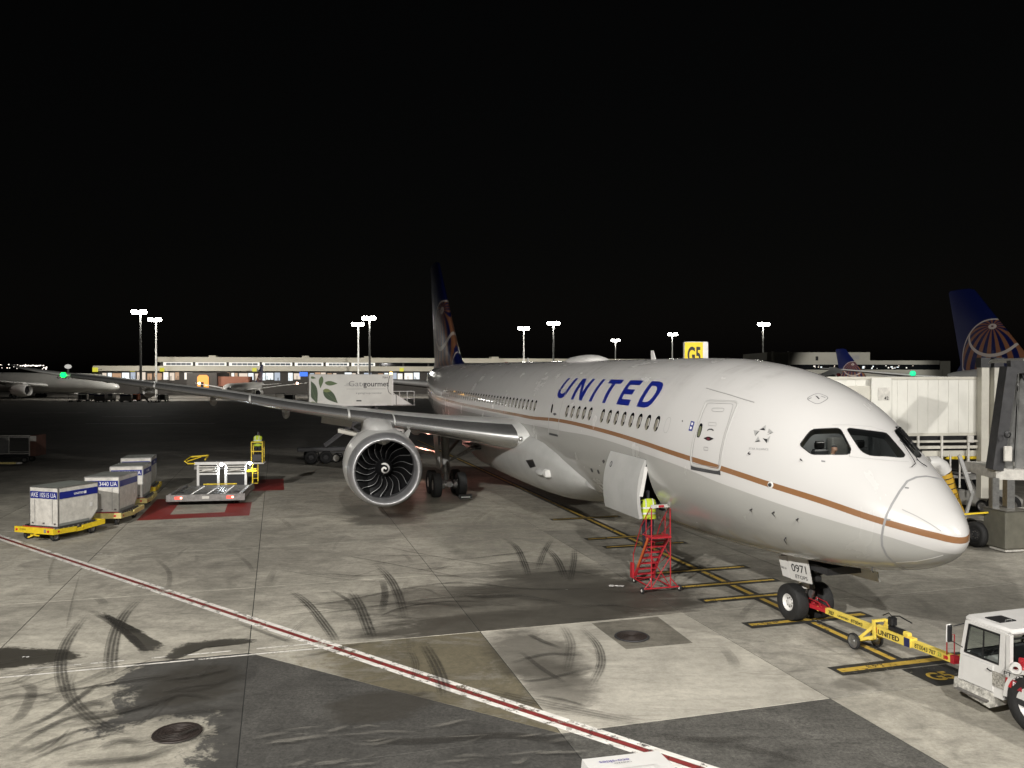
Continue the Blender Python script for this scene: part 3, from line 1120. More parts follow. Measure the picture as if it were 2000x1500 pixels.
plane = empty('airliner', W(0, 0), ROT)
tag(plane, 'white wide-body airliner with blue UNITED lettering, parked nose towards the tug', 'airplane')


def hull_patch(name, px, m, off=0.004, parent=None, rings=4, smooth=60):
    """a piece that lies on the hull; its outline is measured in the photograph"""
    n = len(px)
    cu, cv = sum(p[0] for p in px) / n, sum(p[1] for p in px) / n
    b = MB()
    b.v.append(tuple(on_hull(cu, cv, off)[0]))
    for k in range(1, rings + 1):
        for u, v in px:
            f = k / rings
            b.v.append(tuple(on_hull(cu + (u - cu) * f, cv + (v - cv) * f, off)[0]))
    for j in range(n):
        b.f.append((0, 1 + j, 1 + (j + 1) % n))
        b.m.append(0)
        for k in range(rings - 1):
            a, c = 1 + k * n + j, 1 + k * n + (j + 1) % n
            b.f.append((a, a + n, c + n, c))
            b.m.append(0)
    return b.build(name, m, parent or plane, smooth)


def hull_strip(name, px, w, m, off=0.004, parent=None, closed=False, h=0.0):
    """a seam or moulding along measured points of the hull"""
    fine = []
    for i in range(len(px) if closed else len(px) - 1):
        a_, c_ = Vector(px[i]), Vector(px[(i + 1) % len(px)])
        k_ = max(1, int((c_ - a_).length / 3))
        fine += [tuple(a_.lerp(c_, q / k_)) for q in range(k_)]
    if not closed:
        fine.append(px[-1])
    pts = [on_hull(u, v, off) for u, v in fine]
    if closed:
        pts.append(pts[0])
    b = MB()
    rings = []
    for i, (p, n) in enumerate(pts):
        q0 = pts[i - 1][0] if i else (pts[-2][0] if closed else p)
        q1 = pts[i + 1][0] if i < len(pts) - 1 else (pts[1][0] if closed else p)
        d = (q1 - q0).normalized()
        x = d.cross(n).normalized()
        if h:
            rings.append([p - x * w / 2, p - x * w / 4 + n * h, p + x * w / 4 + n * h, p + x * w / 2])
        else:
            rings.append([p - x * w / 2, p + x * w / 2])
    b.loft(rings, False, False)
    return b.build(name, m, parent or plane, 60)


def rounded(px, r=0.25, k=4):
    """round the corners of a measured outline"""
    out = []
    n = len(px)
    for i in range(n):
        a, b, c = Vector(px[i - 1]), Vector(px[i]), Vector(px[(i + 1) % n])
        p0, p2 = b + (a - b) * r, b + (c - b) * r
        for q in range(k + 1):
            t = q / k
            out.append(tuple((1 - t) ** 2 * p0 + 2 * t * (1 - t) * b + t * t * p2))
    return out


def densify(px, k=4):
    out = []
    n = len(px)
    for i in range(n):
        a, b = Vector(px[i]), Vector(px[(i + 1) % n])
        out += [tuple(a.lerp(b, q / k)) for q in range(k)]
    return out


# flight-deck windows, starboard side measured, port side mirrored
WIN_SIDE = [(1561, 869), (1582, 842), (1590, 838), (1636, 836), (1643, 840), (1662, 876), (1660, 886), (1652, 888), (1590, 888), (1583, 886)]
WIN_FWD = [(1654, 839), (1659, 836), (1730, 845), (1737, 852), (1768, 888), (1764, 894), (1700, 890), (1686, 884), (1678, 876)]
WIN_L = [(1745, 842), (1757, 835), (1800, 889), (1796, 894), (1788, 893)]


def win3d(px, off=0.0):
    P = [on_hull(u, v, off)[0] for u, v in px]
    c = sum(P, Vector()) / len(P)
    n = Vector()
    for i in range(len(P)):
        n += (P[i] - c).cross(P[(i + 1) % len(P)] - c)
    n.normalize()
    if n.dot(on_hull(*px[0])[1]) < 0:
        n = -n
    return P, c, n


def mir(P):
    return [Vector((p.x, -p.y, p.z)) for p in P]


fuselage = hull.build('fuselage', M['livery'], plane, 35)
cut = MB()
wins = []
for px in (WIN_SIDE, WIN_FWD, WIN_L):
    P, c, n = win3d(rounded(px, .22, 3))
    wins.append((P, c, n))
P, c, n = wins[0]
wins.append((mir(P), Vector((c.x, -c.y, c.z)), Vector((n.x, -n.y, n.z))))
cutters = []
for k, (P, c, n) in enumerate(wins):
    b = MB()
    b.loft([[p + n * .25 for p in P], [p - n * .34 for p in P]])
    cutters.append(b.build('cutter', M['black'], plane))
# flight-deck room inside the hull
b = MB()
rings = []
for s_, k in ((2.0, .72), (2.6, .84), (3.4, .88), (4.3, .9), (5.1, .9)):
    rg = []
    for q in range(40):
        a = 2 * math.pi * q / 40
        p = fus(s_, a)
        ctr = Vector((s_, 0, ZT + float(fZ(s_)) + .35))
        p = ctr + (p - ctr) * k
        p.z = max(p.z, ZT + .62)
        rg.append(p)
    rings.append(rg)
b.loft(rings)
cutters.append(b.build('cutter', M['cabin'], plane))
# forward cargo opening
HINGE = [on_hull(1193, 882)[0], on_hull(1262, 895)[0]]
sA, sB = HINGE[1].x, HINGE[0].x
aH = 0.0
best = 9
for q in range(-400, 100):
    a = q * .003
    e = abs(fus((sA + sB) / 2, a).z - (HINGE[0].z + HINGE[1].z) / 2)
    if e < best:
        best, aH = e, a
ARC = 0.69                                               # door height as an angle round the hull
b = MB()
rings = []
for q in range(9):
    a = aH - ARC * q / 8
    p0, p1 = fus(sA, a), fus(sB, a)
    n = fus_n((sA + sB) / 2, a)
    rings.append([p0 + n * .2, p1 + n * .2, p1 - n * .9, p0 - n * .9])
b.loft(rings)
cutters.append(b.build('cutter', M['hold'], plane))
bpy.context.view_layer.update()
for c_ in cutters:
    md = fuselage.modifiers.new('cut', 'BOOLEAN')
    md.operation = 'DIFFERENCE'
    md.solver = 'EXACT'
    md.object = c_
    md.material_mode = 'TRANSFER'
dg = bpy.context.evaluated_depsgraph_get()
me = bpy.data.meshes.new_from_object(fuselage.evaluated_get(dg))
fuselage.modifiers.clear()
fuselage.data = me
me.polygons.foreach_set('use_smooth', [True] * len(me.polygons))
me.set_sharp_from_angle(angle=R(35))
for c_ in cutters:
    bpy.data.objects.remove(c_)

for k, (P, c, n) in enumerate(wins):
    b = MB()
    ring = [p - n * .035 for p in P]
    N = len(ring)
    b.v.append(tuple(c - n * .02))
    for f in (.5, 1.0):
        b.v += [tuple(c - n * .028 + (p - c) * f + n * .006 * (1 - f)) for p in ring]
    for j in range(N):
        b.f += [(0, 1 + j, 1 + (j + 1) % N), (1 + j, 1 + N + j, 1 + N + (j + 1) % N, 1 + (j + 1) % N)]
        b.m += [0, 0]
    pane = b.build('windscreen_pane', M['glass'], plane, 60)
    b = MB()
    pts = [p + n * .004 for p in P]
    rings = []
    for i, p in enumerate(pts):
        d = (pts[(i + 1) % N] - pts[i - 1]).normalized()
        x = d.cross(n).normalized()
        if x.dot(p - c) < 0:
            x = -x
        rings.append([p - x * .010, p - x * .005 + n * .006, p + x * .007 + n * .006, p + x * .011])
    rings.append(rings[0])
    b.loft(rings, False, False)
    b.build('window_frame', M['black'], pane, 60)

# the open cargo door: hinged on its upper edge and swung out
DOOR_SWING = R(30)
hz = fus((sA + sB) / 2, aH)
b = MB()
outer, inner = [], []
for q in range(13):
    a = aH - ARC * q / 12
    for lst, d in ((outer, 0.0), (inner, -.11)):
        row = []
        for w in range(5):
            s_ = sA + .03 + (sB - sA - .06) * w / 4
            p = fus(s_, a) + fus_n(s_, a) * d
            y, z = p.y - hz.y, p.z - hz.z
            row.append(Vector((s_, hz.y + .02 + y * math.cos(DOOR_SWING) - z * math.sin(DOOR_SWING), hz.z + y * math.sin(DOOR_SWING) + z * math.cos(DOOR_SWING))))
        lst.append(row)
rings = [o_ + i_[::-1] for o_, i_ in zip(outer, inner)]
b.loft(rings)
cdoor = b.build('cargo_door', M['livery_grey'] if 'livery_grey' in M else M['fairing'], plane, 35)


def on_door(w, q, off=.006):
    """w 0..1 along the door, q 0..1 down from the hinge"""
    a = aH - ARC * q
    s_ = sA + (sB - sA) * w
    p = fus(s_, a) + fus_n(s_, a) * off
    y, z = p.y - hz.y, p.z - hz.z
    return Vector((s_, hz.y + .02 + y * math.cos(DOOR_SWING) - z * math.sin(DOOR_SWING), hz.z + y * math.sin(DOOR_SWING) + z * math.cos(DOOR_SWING)))


b = MB()
ctr = on_door(.84, .22)
b.poly([on_door(.84 + .035 * math.cos(t), .22 + .055 * math.sin(t)) for t in np.linspace(0, 2 * math.pi, 20, endpoint=False)])
b.build('door_latch', M['dark'], cdoor)
b = MB()
b.poly([on_door(.84 + .02 * math.cos(t), .22 + .035 * math.sin(t), .009) for t in np.linspace(0, 2 * math.pi, 16, endpoint=False)])
b.build('door_latch', M['seam'], cdoor)
b = MB()
b.bar(on_door(.02, .1, -.14), on_door(.02, .62, -.14), .07, .12)
b.bar(on_door(.0, .02, -.1), Vector((sA + .06, hz.y - .25, hz.z - .2)), .05)
b.build('door_lever', M['white'], cdoor)

# passenger windows
PITCH_W = 0.612
wmesh = None


def stadium(cs, ca_z, w, h, k=8):
    """outline of a cabin window on the hull, centre given by s and height"""
    lo_, hi_ = R(-60), R(85)
    for _ in range(40):
        mid_ = (lo_ + hi_) / 2
        if fus(cs, mid_).z < ca_z:
            lo_ = mid_
        else:
            hi_ = mid_
    ca = (lo_ + hi_) / 2
    rr = 2.93
    out = []
    for i in range(2 * k + 2):
        if i <= k:
            t = math.pi * i / k
            x, y = math.cos(t) * w / 2, (h - w) / 2 + math.sin(t) * w / 2
        else:
            t = math.pi * (i - k - 1) / k
            x, y = -math.cos(t) * w / 2, -(h - w) / 2 - math.sin(t) * w / 2
        out.append((cs - x, ca + y / rr))
    return out, (cs, ca)


def cab_window(s_, z_, side=1, blank=False, w=.29, h=.50):
    out, (cs, ca) = stadium(s_, z_, w, h)

    def pt(x, a, off):
        p, n = fus(x, a), fus_n(x, a)
        p = p + n * off
        return Vector((p.x, p.y * side, p.z))
    if blank:
        b = MB()
        b.loft([[pt(x, a, .003) for x, a in out] + [pt(*out[0], .003)], [pt(cs + (x - cs) * .88, ca + (a - ca) * .94, .003) for x, a in out] + [pt(cs + (out[0][0] - cs) * .88, ca + (out[0][1] - ca) * .94, .003)]], False, False)
        return b.build('window_plug', M['seam'], plane)
    b = MB()
    b.poly([pt(x, a, .005) for x, a in out])
    o = b.build('cabin_window', M['glass_dark'], plane)
    if side > 0:                                         # the half-drawn shade behind the pane
        b = MB()
        sh = [(cs - (.5 - .30) * w + (x - cs) * .52 + .04, ca - .02 + (a - ca) * .82) for x, a in out]
        b.poly([pt(x + .045, a, .007) for x, a in sh])
        b.build('window_shade', M['reveal'], o)
    return o


for k in range(8):
    cab_window(9.01 + .624 * k, 5.28 + .005 * k)
for k in range(5):
    cab_window(14.59 + .625 * k, 5.33)
for k in range(36):
    cab_window(21.36 + PITCH_W * k, 5.40 + .004 * k, w=.27)
cab_window(8.36, 5.27, blank=True)
cab_window(20.75, 5.39, blank=True)
cab_window(20.15, 5.385, blank=True)
for k in range(40):
    if k not in (9, 18):
        cab_window(9.0 + .75 * k, 5.32, -1)

# UNITED in tall blue capitals on the hull
LET = {'U': [[(19.07, 1), (18.80, 1), (18.80, .36), (18.76, .28), (18.66, .22), (18.50, .20), (18.34, .22), (18.22, .29), (18.17, .38), (18.15, 1), (17.86, 1), (17.87, .36), (17.93, .2), (18.05, .09), (18.22, .02), (18.46, .0), (18.70, .02), (18.90, .1), (19.02, .21), (19.07, .35)]],
       'N': [[(17.30, 1), (16.90, 1), (16.28, .36), (16.24, 1), (15.96, 1), (15.90, 0), (16.20, 0), (16.90, .70), (16.85, 0), (17.13, 0)]],
       'I': [[(15.18, 1), (14.90, 1), (14.86, 0), (15.15, 0)]],
       'T': [[(14.40, 1), (13.18, 1), (13.18, .80), (13.63, .80), (13.54, 0), (13.82, 0), (13.94, .80), (14.36, .80)]],
       'E': [[(12.64, 1), (11.55, 1), (11.55, .79), (12.32, .79), (12.30, .60), (11.64, .60), (11.64, .40), (12.29, .40), (12.27, .21), (11.48, .21), (11.48, 0), (12.52, 0)]],
       'D': [[(10.92, 1), (10.35, 1), (10.08, .96), (9.90, .87), (9.78, .72), (9.73, .52), (9.76, .32), (9.85, .16), (10.0, .05), (10.25, 0), (10.85, 0)]]}
A0, A1 = R(26.4), R(47.0)


def hull_poly(name, loops, m, parent, off=.005, cuts=3, A=(A0, A1)):
    bm = bmesh.new()
    for lp in loops:
        vs = [bm.verts.new((x, y, 0)) for x, y in lp]
        bm.faces.new(vs).normal_update()
    bmesh.ops.triangulate(bm, faces=bm.faces)
    for _ in range(cuts):
        es = [e for e in bm.edges if e.calc_length() > .16]
        if not es:
            break
        bmesh.ops.subdivide_edges(bm, edges=es, cuts=1)
        bmesh.ops.triangulate(bm, faces=bm.faces)
    for v in bm.verts:
        a = A[0] + (A[1] - A[0]) * v.co.y
        p = fus(v.co.x, a) + fus_n(v.co.x, a) * off
        v.co = p
    me = bpy.data.meshes.new(name)
    bm.to_mesh(me)
    bm.free()
    me.materials.append(m)
    return link(bpy.data.objects.new(name, me), parent)


for ch, loops in LET.items():
    if ch == 'D':                                        # ring with a counter
        o_ = loops[0]
        i_ = [(10.62, .80), (10.36, .80), (10.2, .76), (10.09, .68), (10.03, .56), (10.02, .48), (10.05, .36), (10.12, .26), (10.22, .21), (10.35, .19), (10.58, .19)]
        loops = []
        for k in range(len(o_)):
            k2 = (k + 1) % len(o_)
            loops.append([o_[k], o_[k2], i_[k2], i_[k]])
    hull_poly('lettering', loops, M['blue'], plane)

# doors: raised rims, sills, handles and placards
D1 = [(1380, 782), (1436, 784), (1441, 788), (1428, 820), (1418, 850), (1411, 880), (1408, 905), (1404, 919), (1350, 909), (1349, 890), (1353, 862), (1362, 830), (1371, 802)]
door1 = hull_strip('passenger_door', densify(rounded(D1, .15, 2), 2), .075, M['door_edge'], .003, closed=True, h=.012)
hull_strip('door_gap', densify(rounded([(1383, 787), (1433, 789), (1424, 820), (1414, 850), (1407, 882), (1403, 914), (1353, 905), (1352, 890), (1356, 862), (1365, 830), (1374, 804)], .12, 2), 2), .016, M['grey'], .007, door1, True)
hull_patch('door_sill', densify([(1350, 909), (1407, 919), (1408, 928), (1350, 917)], 5), M['rubber'], .012, door1, 2)
hull_patch('door_window', rounded([(1367, 826), (1374, 828), (1367, 855), (1360, 854)], .4), M['glass_dark'], .006, door1, 2)
hull_patch('door_window_shade', rounded([(1366.5, 832), (1371.5, 833), (1366.5, 853), (1362, 852)], .4), mat('door_shade', (.13, .14, .085), .5), .008, door1, 2)
hull_strip('door_vent_rim', rounded([(1391, 797), (1415, 797.5), (1413, 804.5), (1390.5, 803.5)], .3), .02, M['seam'], .006, door1, True)
hull_patch('door_handle', rounded([(1374, 856), (1382, 853), (1386, 853), (1395, 857), (1386, 861), (1383, 861)], .2), M['black'], .010, door1, 2)
hull_patch('door_handle_hub', rounded([(1381, 854.5), (1387, 855), (1387, 860), (1381, 859.5)], .3), mat('maroon', (.12, .02, .03), .5), .014, door1, 2)
hull_strip('door_arrow', [(1382, 841), (1385, 838.5), (1390, 838.5), (1394, 841)], .035, M['ink'], .008, door1)
hull_strip('door_placard', [(1384, 825), (1399, 826), (1399, 832), (1384, 831)], .015, M['seam'], .007, door1, True)
hull_strip('door_placard', [(1375, 873), (1383, 874), (1383, 880), (1375, 879)], .015, M['grey_ink'], .007, door1, True)
hull_patch('blue_placard', densify([(1350, 822), (1357, 824), (1352, 842), (1345, 841)], 2), M['blue'], .006, plane, 2)
hull_patch('placard_mark', [(1351.5, 825), (1354.5, 826), (1353, 831), (1350, 830)], M['white_ink'], .009, plane, 1)
hull_patch('placard_mark', [(1349, 833), (1352, 834), (1350.5, 839), (1347.5, 838)], M['white_ink'], .009, plane, 1)
D2 = [(1092, 760), (1107, 761), (1099, 785), (1093, 808), (1091, 830), (1090, 850), (1072, 846), (1071, 826), (1074, 805), (1081, 782), (1087, 767)]
door2 = hull_strip('passenger_door', densify(rounded(D2, .12, 2), 2), .045, M['seam'], .004, closed=True, h=.006)
hull_patch('door_sill', densify([(1073, 845), (1090, 849), (1090, 853), (1073, 849)], 3), M['rubber'], .012, door2, 2)
hull_patch('door_window', rounded([(1078.5, 789), (1081, 789.5), (1078, 807), (1075.5, 806)], .4), M['glass_dark'], .006, door2, 2)
hull_patch('door_handle', rounded([(1080, 808), (1084, 806), (1088, 809), (1083, 812)], .2), M['dark'], .010, door2, 1)
hull_strip('drip_moulding', [(1380, 758), (1400, 764), (1425, 771), (1450, 779), (1474, 786)], .03, M['seam'], .004, h=.01)
hull_strip('escape_hatch_rim', densify(rounded([(1573, 779), (1597, 767), (1621, 777), (1597, 791)], .35), 2), .022, M['grey_ink'], .005, closed=True)
hull_patch('escape_hatch_handle', [(1592, 773), (1596, 774), (1601, 779), (1599, 780)], M['ink'], .006, plane, 1)
hull_strip('hatch_text_line', [(1578, 780), (1585, 777)], .03, M['grey_ink'], .005)
hull_strip('hatch_text_line', [(1604, 774), (1612, 777)], .03, M['grey_ink'], .005)
# radome seam
hull_strip('radome_seam', [(1835, 935), (1810, 930), (1790, 932), (1772, 940), (1757, 960), (1742, 985), (1732, 1005), (1725, 1030), (1722, 1050), (1723, 1066), (1732, 1085), (1745, 1098), (1760, 1108), (1772, 1114)], .05, mat('radome_seam', (.25, .25, .25), .5), .003)
hull_strip('lightning_strip', [(1762, 995), (1790, 1008), (1815, 1022), (1838, 1037)], .02, M['seam'], .004)
hull_strip('lightning_strip', [(1750, 1098), (1790, 1096), (1820, 1090), (1842, 1084)], .03, M['white'], .006)
for u, v in ((1771, 952), (1735, 1014), (1608, 900)):
    hull_patch('radome_mark', [(u - 4, v - 1), (u + 4, v), (u + 4, v + 3), (u - 4, v + 2)], M['grey_ink'], .005, plane, 1)
# panel seam around the flight-deck glazing
hull_strip('glazing_seam', [(1625, 830), (1657, 830), (1700, 833), (1735, 843)], .012, M['seam'], .003)
hull_strip('glazing_seam', [(1659, 892), (1688, 895), (1740, 900), (1775, 902)], .012, M['seam'], .003)
hull_strip('glazing_seam', [(1659, 886), (1659, 892)], .012, M['seam'], .003)
hull_strip('glazing_seam', [(1742, 845), (1757, 833)], .012, M['seam'], .003)


def probe(name, u, v, du, dv, r=.017):
    p, n = on_hull(u, v)
    q = on_hull(u + du, v + dv)[0] + n * .1
    b = MB().tube([p, p + n * .08, q], [r, r, r * .4], 8)
    b.build(name, M['dark'], plane, 40)


for u, v, du, dv in ((1512, 1000, 6, 6), (1535, 1050, 6, 8), (1505, 947, 0, 0), (1704, 1108, 3, 2), (1465, 887, 4, -3), (1566, 899, 4, 3), (1469, 994, 3, 2), (1559, 1013, 3, 2)):
    if (u, v) == (1505, 947):
        p, n = on_hull(u, v)
        MB().lathe([(0, .085), (.02, .075), (.03, .04)], p, n, 20).build('sensor_plate', M['white'], plane)
        MB().lathe([(.02, .055), (.05, .04), (.06, .001)], p, n, 16).build('sensor', M['dark'], plane)
    else:
        probe('air_data_probe', u, v, du, dv)
for px in ([(1176, 900), (1180, 897), (1182, 902), (1179, 906)], [(1153, 915), (1156, 914), (1159, 922), (1156, 923)], [(1166, 918), (1169, 917), (1172, 925), (1169, 926)], [(1332, 821), (1334, 821), (1334, 824), (1332, 824)]):
    hull_patch('vent_port', rounded(px, .3), M['dark'], .006, plane, 1)
# alliance emblem: five faceted pointers round a star-shaped gap
EMB = [([(1496, 830), (1484, 839), (1495, 841)], [(1484, 839), (1495, 841), (1492, 836)]),
       ([(1502, 837), (1511, 845), (1499, 846)], [(1511, 845), (1498, 850), (1505, 846)]),
       ([(1505, 851), (1497, 858), (1500, 866)], [(1490, 856), (1499, 858), (1498, 866)]),
       ([(1481, 852), (1485, 862), (1474, 864)], [(1474, 864), (1486, 862), (1481, 860)]),
       ([(1472, 840), (1484, 842), (1475, 852)], [(1484, 841), (1475, 852), (1478, 846)])]
for a_, b_ in EMB:
    hull_patch('emblem_facet', a_, M['seam'], .005, plane, 1)
    hull_patch('emblem_facet', b_, M['ink'], .008, plane, 1)


def hull_text(txt, bold, u0, v0, u1, v1, height_px, m, parent=None):
    """lettering that follows the hull between two measured points of its base line"""
    vs, fs = TEXT[(txt, bold)]
    w = vs[:, 0].max()
    b = MB()
    for x, y in vs:
        f = x / w
        b.v.append(tuple(on_hull(u0 + (u1 - u0) * f, v0 + (v1 - v0) * f - y * height_px, .006)[0]))
    for f in fs:
        b.f.append(f)
        b.m.append(0)
    return b.build('lettering', m, parent or plane)


hull_text('STAR ALLIANCE', 0, 1463, 878, 1501, 880, 4, M['grey_ink'])

# wipers
for k, ((u0, v0), (u1, v1), (u2, v2)) in enumerate((((1782, 900), (1761, 868), (1755, 862)), ((1790, 901), (1770, 868), (1762, 858)), ((1782, 900), (1786, 908), (1779, 915)), ((1788, 900), (1798, 908), (1808, 914)))):
    pts = [on_hull(u, v, .05)[0] for u, v in ((u0, v0), (u1, v1), (u2, v2))]
    MB().tube(pts, .010, 6).build('wiper', M['black'], plane)

# wing-to-body fairing
b = MB()
rings = []
for s_, wd, zt, zb in ((16.2, 2.30, 2.9, 2.05), (17.2, 2.7, 3.5, 1.62), (18.5, 2.98, 4.1, 1.32), (20.0, 3.16, 4.5, 1.16), (22, 3.28, 4.7, 1.08), (25, 3.34, 4.8, 1.06), (29, 3.34, 4.8, 1.1), (33, 3.24, 4.7, 1.2), (36, 3.0, 4.5, 1.5), (38.5, 2.5, 4.0, 1.95), (40, 1.9, 3.2, 2.3)):
    rg = []
    zc = zb + (zt - zb) * .62
    for q in range(48):
        t = 2 * math.pi * q / 48
        c, n = math.cos(t), math.sin(t)
        e = .78 if n < 0 else 1.0
        rg.append(Vector((s_, wd * math.copysign(abs(c) ** e, c), zc + ((zt - zc) if n > 0 else (zc - zb)) * math.copysign(abs(n) ** e, n))))
    rings.append(rg)
b.loft(rings)
fair = b.build('wing_body_fairing', M['fairing'], plane, 60)
FB = BVHTree.FromPolygons([Vector(v) for v in b.v], b.f)


def on_fair(u, v, off=.01):
    h = FB.ray_cast(CAML, rayl(u, v))
    if h[0] is None:
        return on_hull(u, v, off)
    n = h[1] if h[1].dot(h[0] - CAML) < 0 else -h[1]
    return h[0] + n * off, n


for name, px, m_ in (('air_inlet', [(1027, 899), (1041, 897), (1047, 911), (1036, 914)], M['black']), ('air_inlet_scoop', [(1041, 897), (1049, 898), (1052, 912), (1046, 912)], M['fairing'])):
    b = MB()
    b.poly([on_fair(u, v, .012)[0] for u, v in px])
    b.build(name, m_, fair)
p, n = on_fair(1056, 922)
MB().sphere(p + n * .02, .34, 16, (1.6, .5, .45)).build('exhaust_blister', M['fairing'], fair, 60)
p, n = on_fair(1071, 924)
MB().cbox(p + n * .03, (.42, .3, .34), .05).build('access_flap', M['white'], fair)

# wings
WL = [1.5, 3.2, 6.2, 9.8, 13.1, 16.4, 20.5, 24.0, 25.5, 27.2, 28.7, 29.6, 30.05]
WS = [20.9, 22.0, 23.98, 26.36, 28.53, 30.71, 33.42, 35.73, 36.75, 38.3, 40.3, 42.0, 43.3]
WZ = [3.62, 3.80, 4.17, 4.65, 5.08, 5.63, 6.17, 6.60, 6.76, 6.98, 7.2, 7.36, 7.44]
WC = [13.4, 12.2, 9.8, 7.5, 6.5, 5.5, 4.3, 3.3, 2.85, 2.3, 1.6, 1.0, .35]
WT = [.135, .13, .115, .105, .10, .10, .098, .096, .095, .09, .09, .09, .09]
fS, fZw, fC, fTk = pchip(WL, WS), pchip(WL, WZ), pchip(WL, WC), pchip(WL, WT)


def foil(x, tc):
    yt = 5 * tc * (.2969 * math.sqrt(x) - .1260 * x - .3516 * x * x + .2843 * x ** 3 - .1036 * x ** 4)
    return yt


XU = [1.0, .9, .8, .68, .56, .45, .35, .26, .18, .12, .075, .04, .018, .006]


def wing_ring(l, side, x_from=1.0, off=0.0):
    s0, z0, ch, tc = float(fS(l)), float(fZw(l)), float(fC(l)), float(fTk(l))
    inc = R(2.0) * (1 - l / 30)
    pts = []
    xs = [x for x in XU if x <= x_from]
    if xs[0] != x_from:
        xs = [x_from] + xs
    seq = [(x, 1) for x in xs] + [(0.0, 0)] + [(x, -1) for x in reversed(xs)]
    for x, sg in seq:
        t = foil(x, tc)
        z = (t * 1.05 if sg > 0 else -t * .85) + .012 * math.sin(math.pi * x)
        px, pz = x * ch, z * ch
        if off:
            px -= off * max(0, 1 - x * 12)
            pz += off * sg
        pts.append(Vector((s0 + px * math.cos(inc) + pz * math.sin(inc), side * l, z0 - px * math.sin(inc) + pz * math.cos(inc))))
    return pts


def slat_piece(l0, l1, side, parent):
    b = MB()
    n = 10
    rings = [wing_ring(l0 + (l1 - l0) * k / n, side, .085 if l0 < 9 else .1, .012) for k in range(n + 1)]
    b.loft(rings, True)
    return b.build('slat', M['polished'], parent, 50)


for side in (1, -1):
    b = MB()
    ls = sorted(set(WL + list(np.linspace(3.2, 25.5, 24))))
    b.loft([wing_ring(l, side) for l in ls])
    wing = b.build('wing', M['wing'], plane, 50)
    for l0, l1 in ((3.35, 8.55), (8.62, 10.6), (10.7, 15.4), (15.5, 20.4), (20.5, 25.2)):
        slat_piece(l0, l1, side, wing)
    b = MB()
    b.sphere((float(fS(3.25)) + .05, side * 3.22, 3.82), .13, 12)
    b.build('landing_light', M['polished'], wing, 60)
    for l in (6.4, 13.6, 17.6, 21.2):                    # flap track fairings
        s1 = float(fS(l)) + float(fC(l))
        z1 = float(fZw(l)) - .35
        rings = []
        for q in range(9):
            t = q / 8
            r_ = .36 * math.sin(math.pi * min(1, .06 + t * .92)) ** .7 * (1.0 if l < 14 else .8)
            rings.append([Vector((s1 - 2.9 + 3.8 * t, side * l + math.cos(2 * math.pi * k / 14) * r_ * .62, z1 - .12 * t + math.sin(2 * math.pi * k / 14) * r_ - .1)) for k in range(14)])
        MB().loft(rings).build('flap_track_fairing', M['fairing'], wing, 60)
    b = MB()                                             # drooped inboard flap, seen below the wing
    l0, l1 = 9.9, 11.6
    b.hexa([(float(fS(l0)) + float(fC(l0)) - .5, side * l0, float(fZw(l0)) - .35), (float(fS(l0)) + float(fC(l0)) + .6, side * l0, float(fZw(l0)) - .95), (float(fS(l1)) + float(fC(l1)) + .6, side * l1, float(fZw(l1)) - .9), (float(fS(l1)) + float(fC(l1)) - .5, side * l1, float(fZw(l1)) - .35),
            (float(fS(l0)) + float(fC(l0)) - .5, side * l0, float(fZw(l0)) - .2), (float(fS(l0)) + float(fC(l0)) + .6, side * l0, float(fZw(l0)) - .88), (float(fS(l1)) + float(fC(l1)) + .6, side * l1, float(fZw(l1)) - .82), (float(fS(l1)) + float(fC(l1)) - .5, side * l1, float(fZw(l1)) - .2)])
    b.build('flap', M['wing'], wing)
    MB().sphere((36.75, side * 25.6, 6.80), .16, 12).build('navigation_light', emat('green_lamp', (.0, 1, .1), 4) if side > 0 else mat('red_lens_dark', (.08, .01, .01), .2), wing)

# engines
EN = Vector((22.44, 9.39, 2.46))


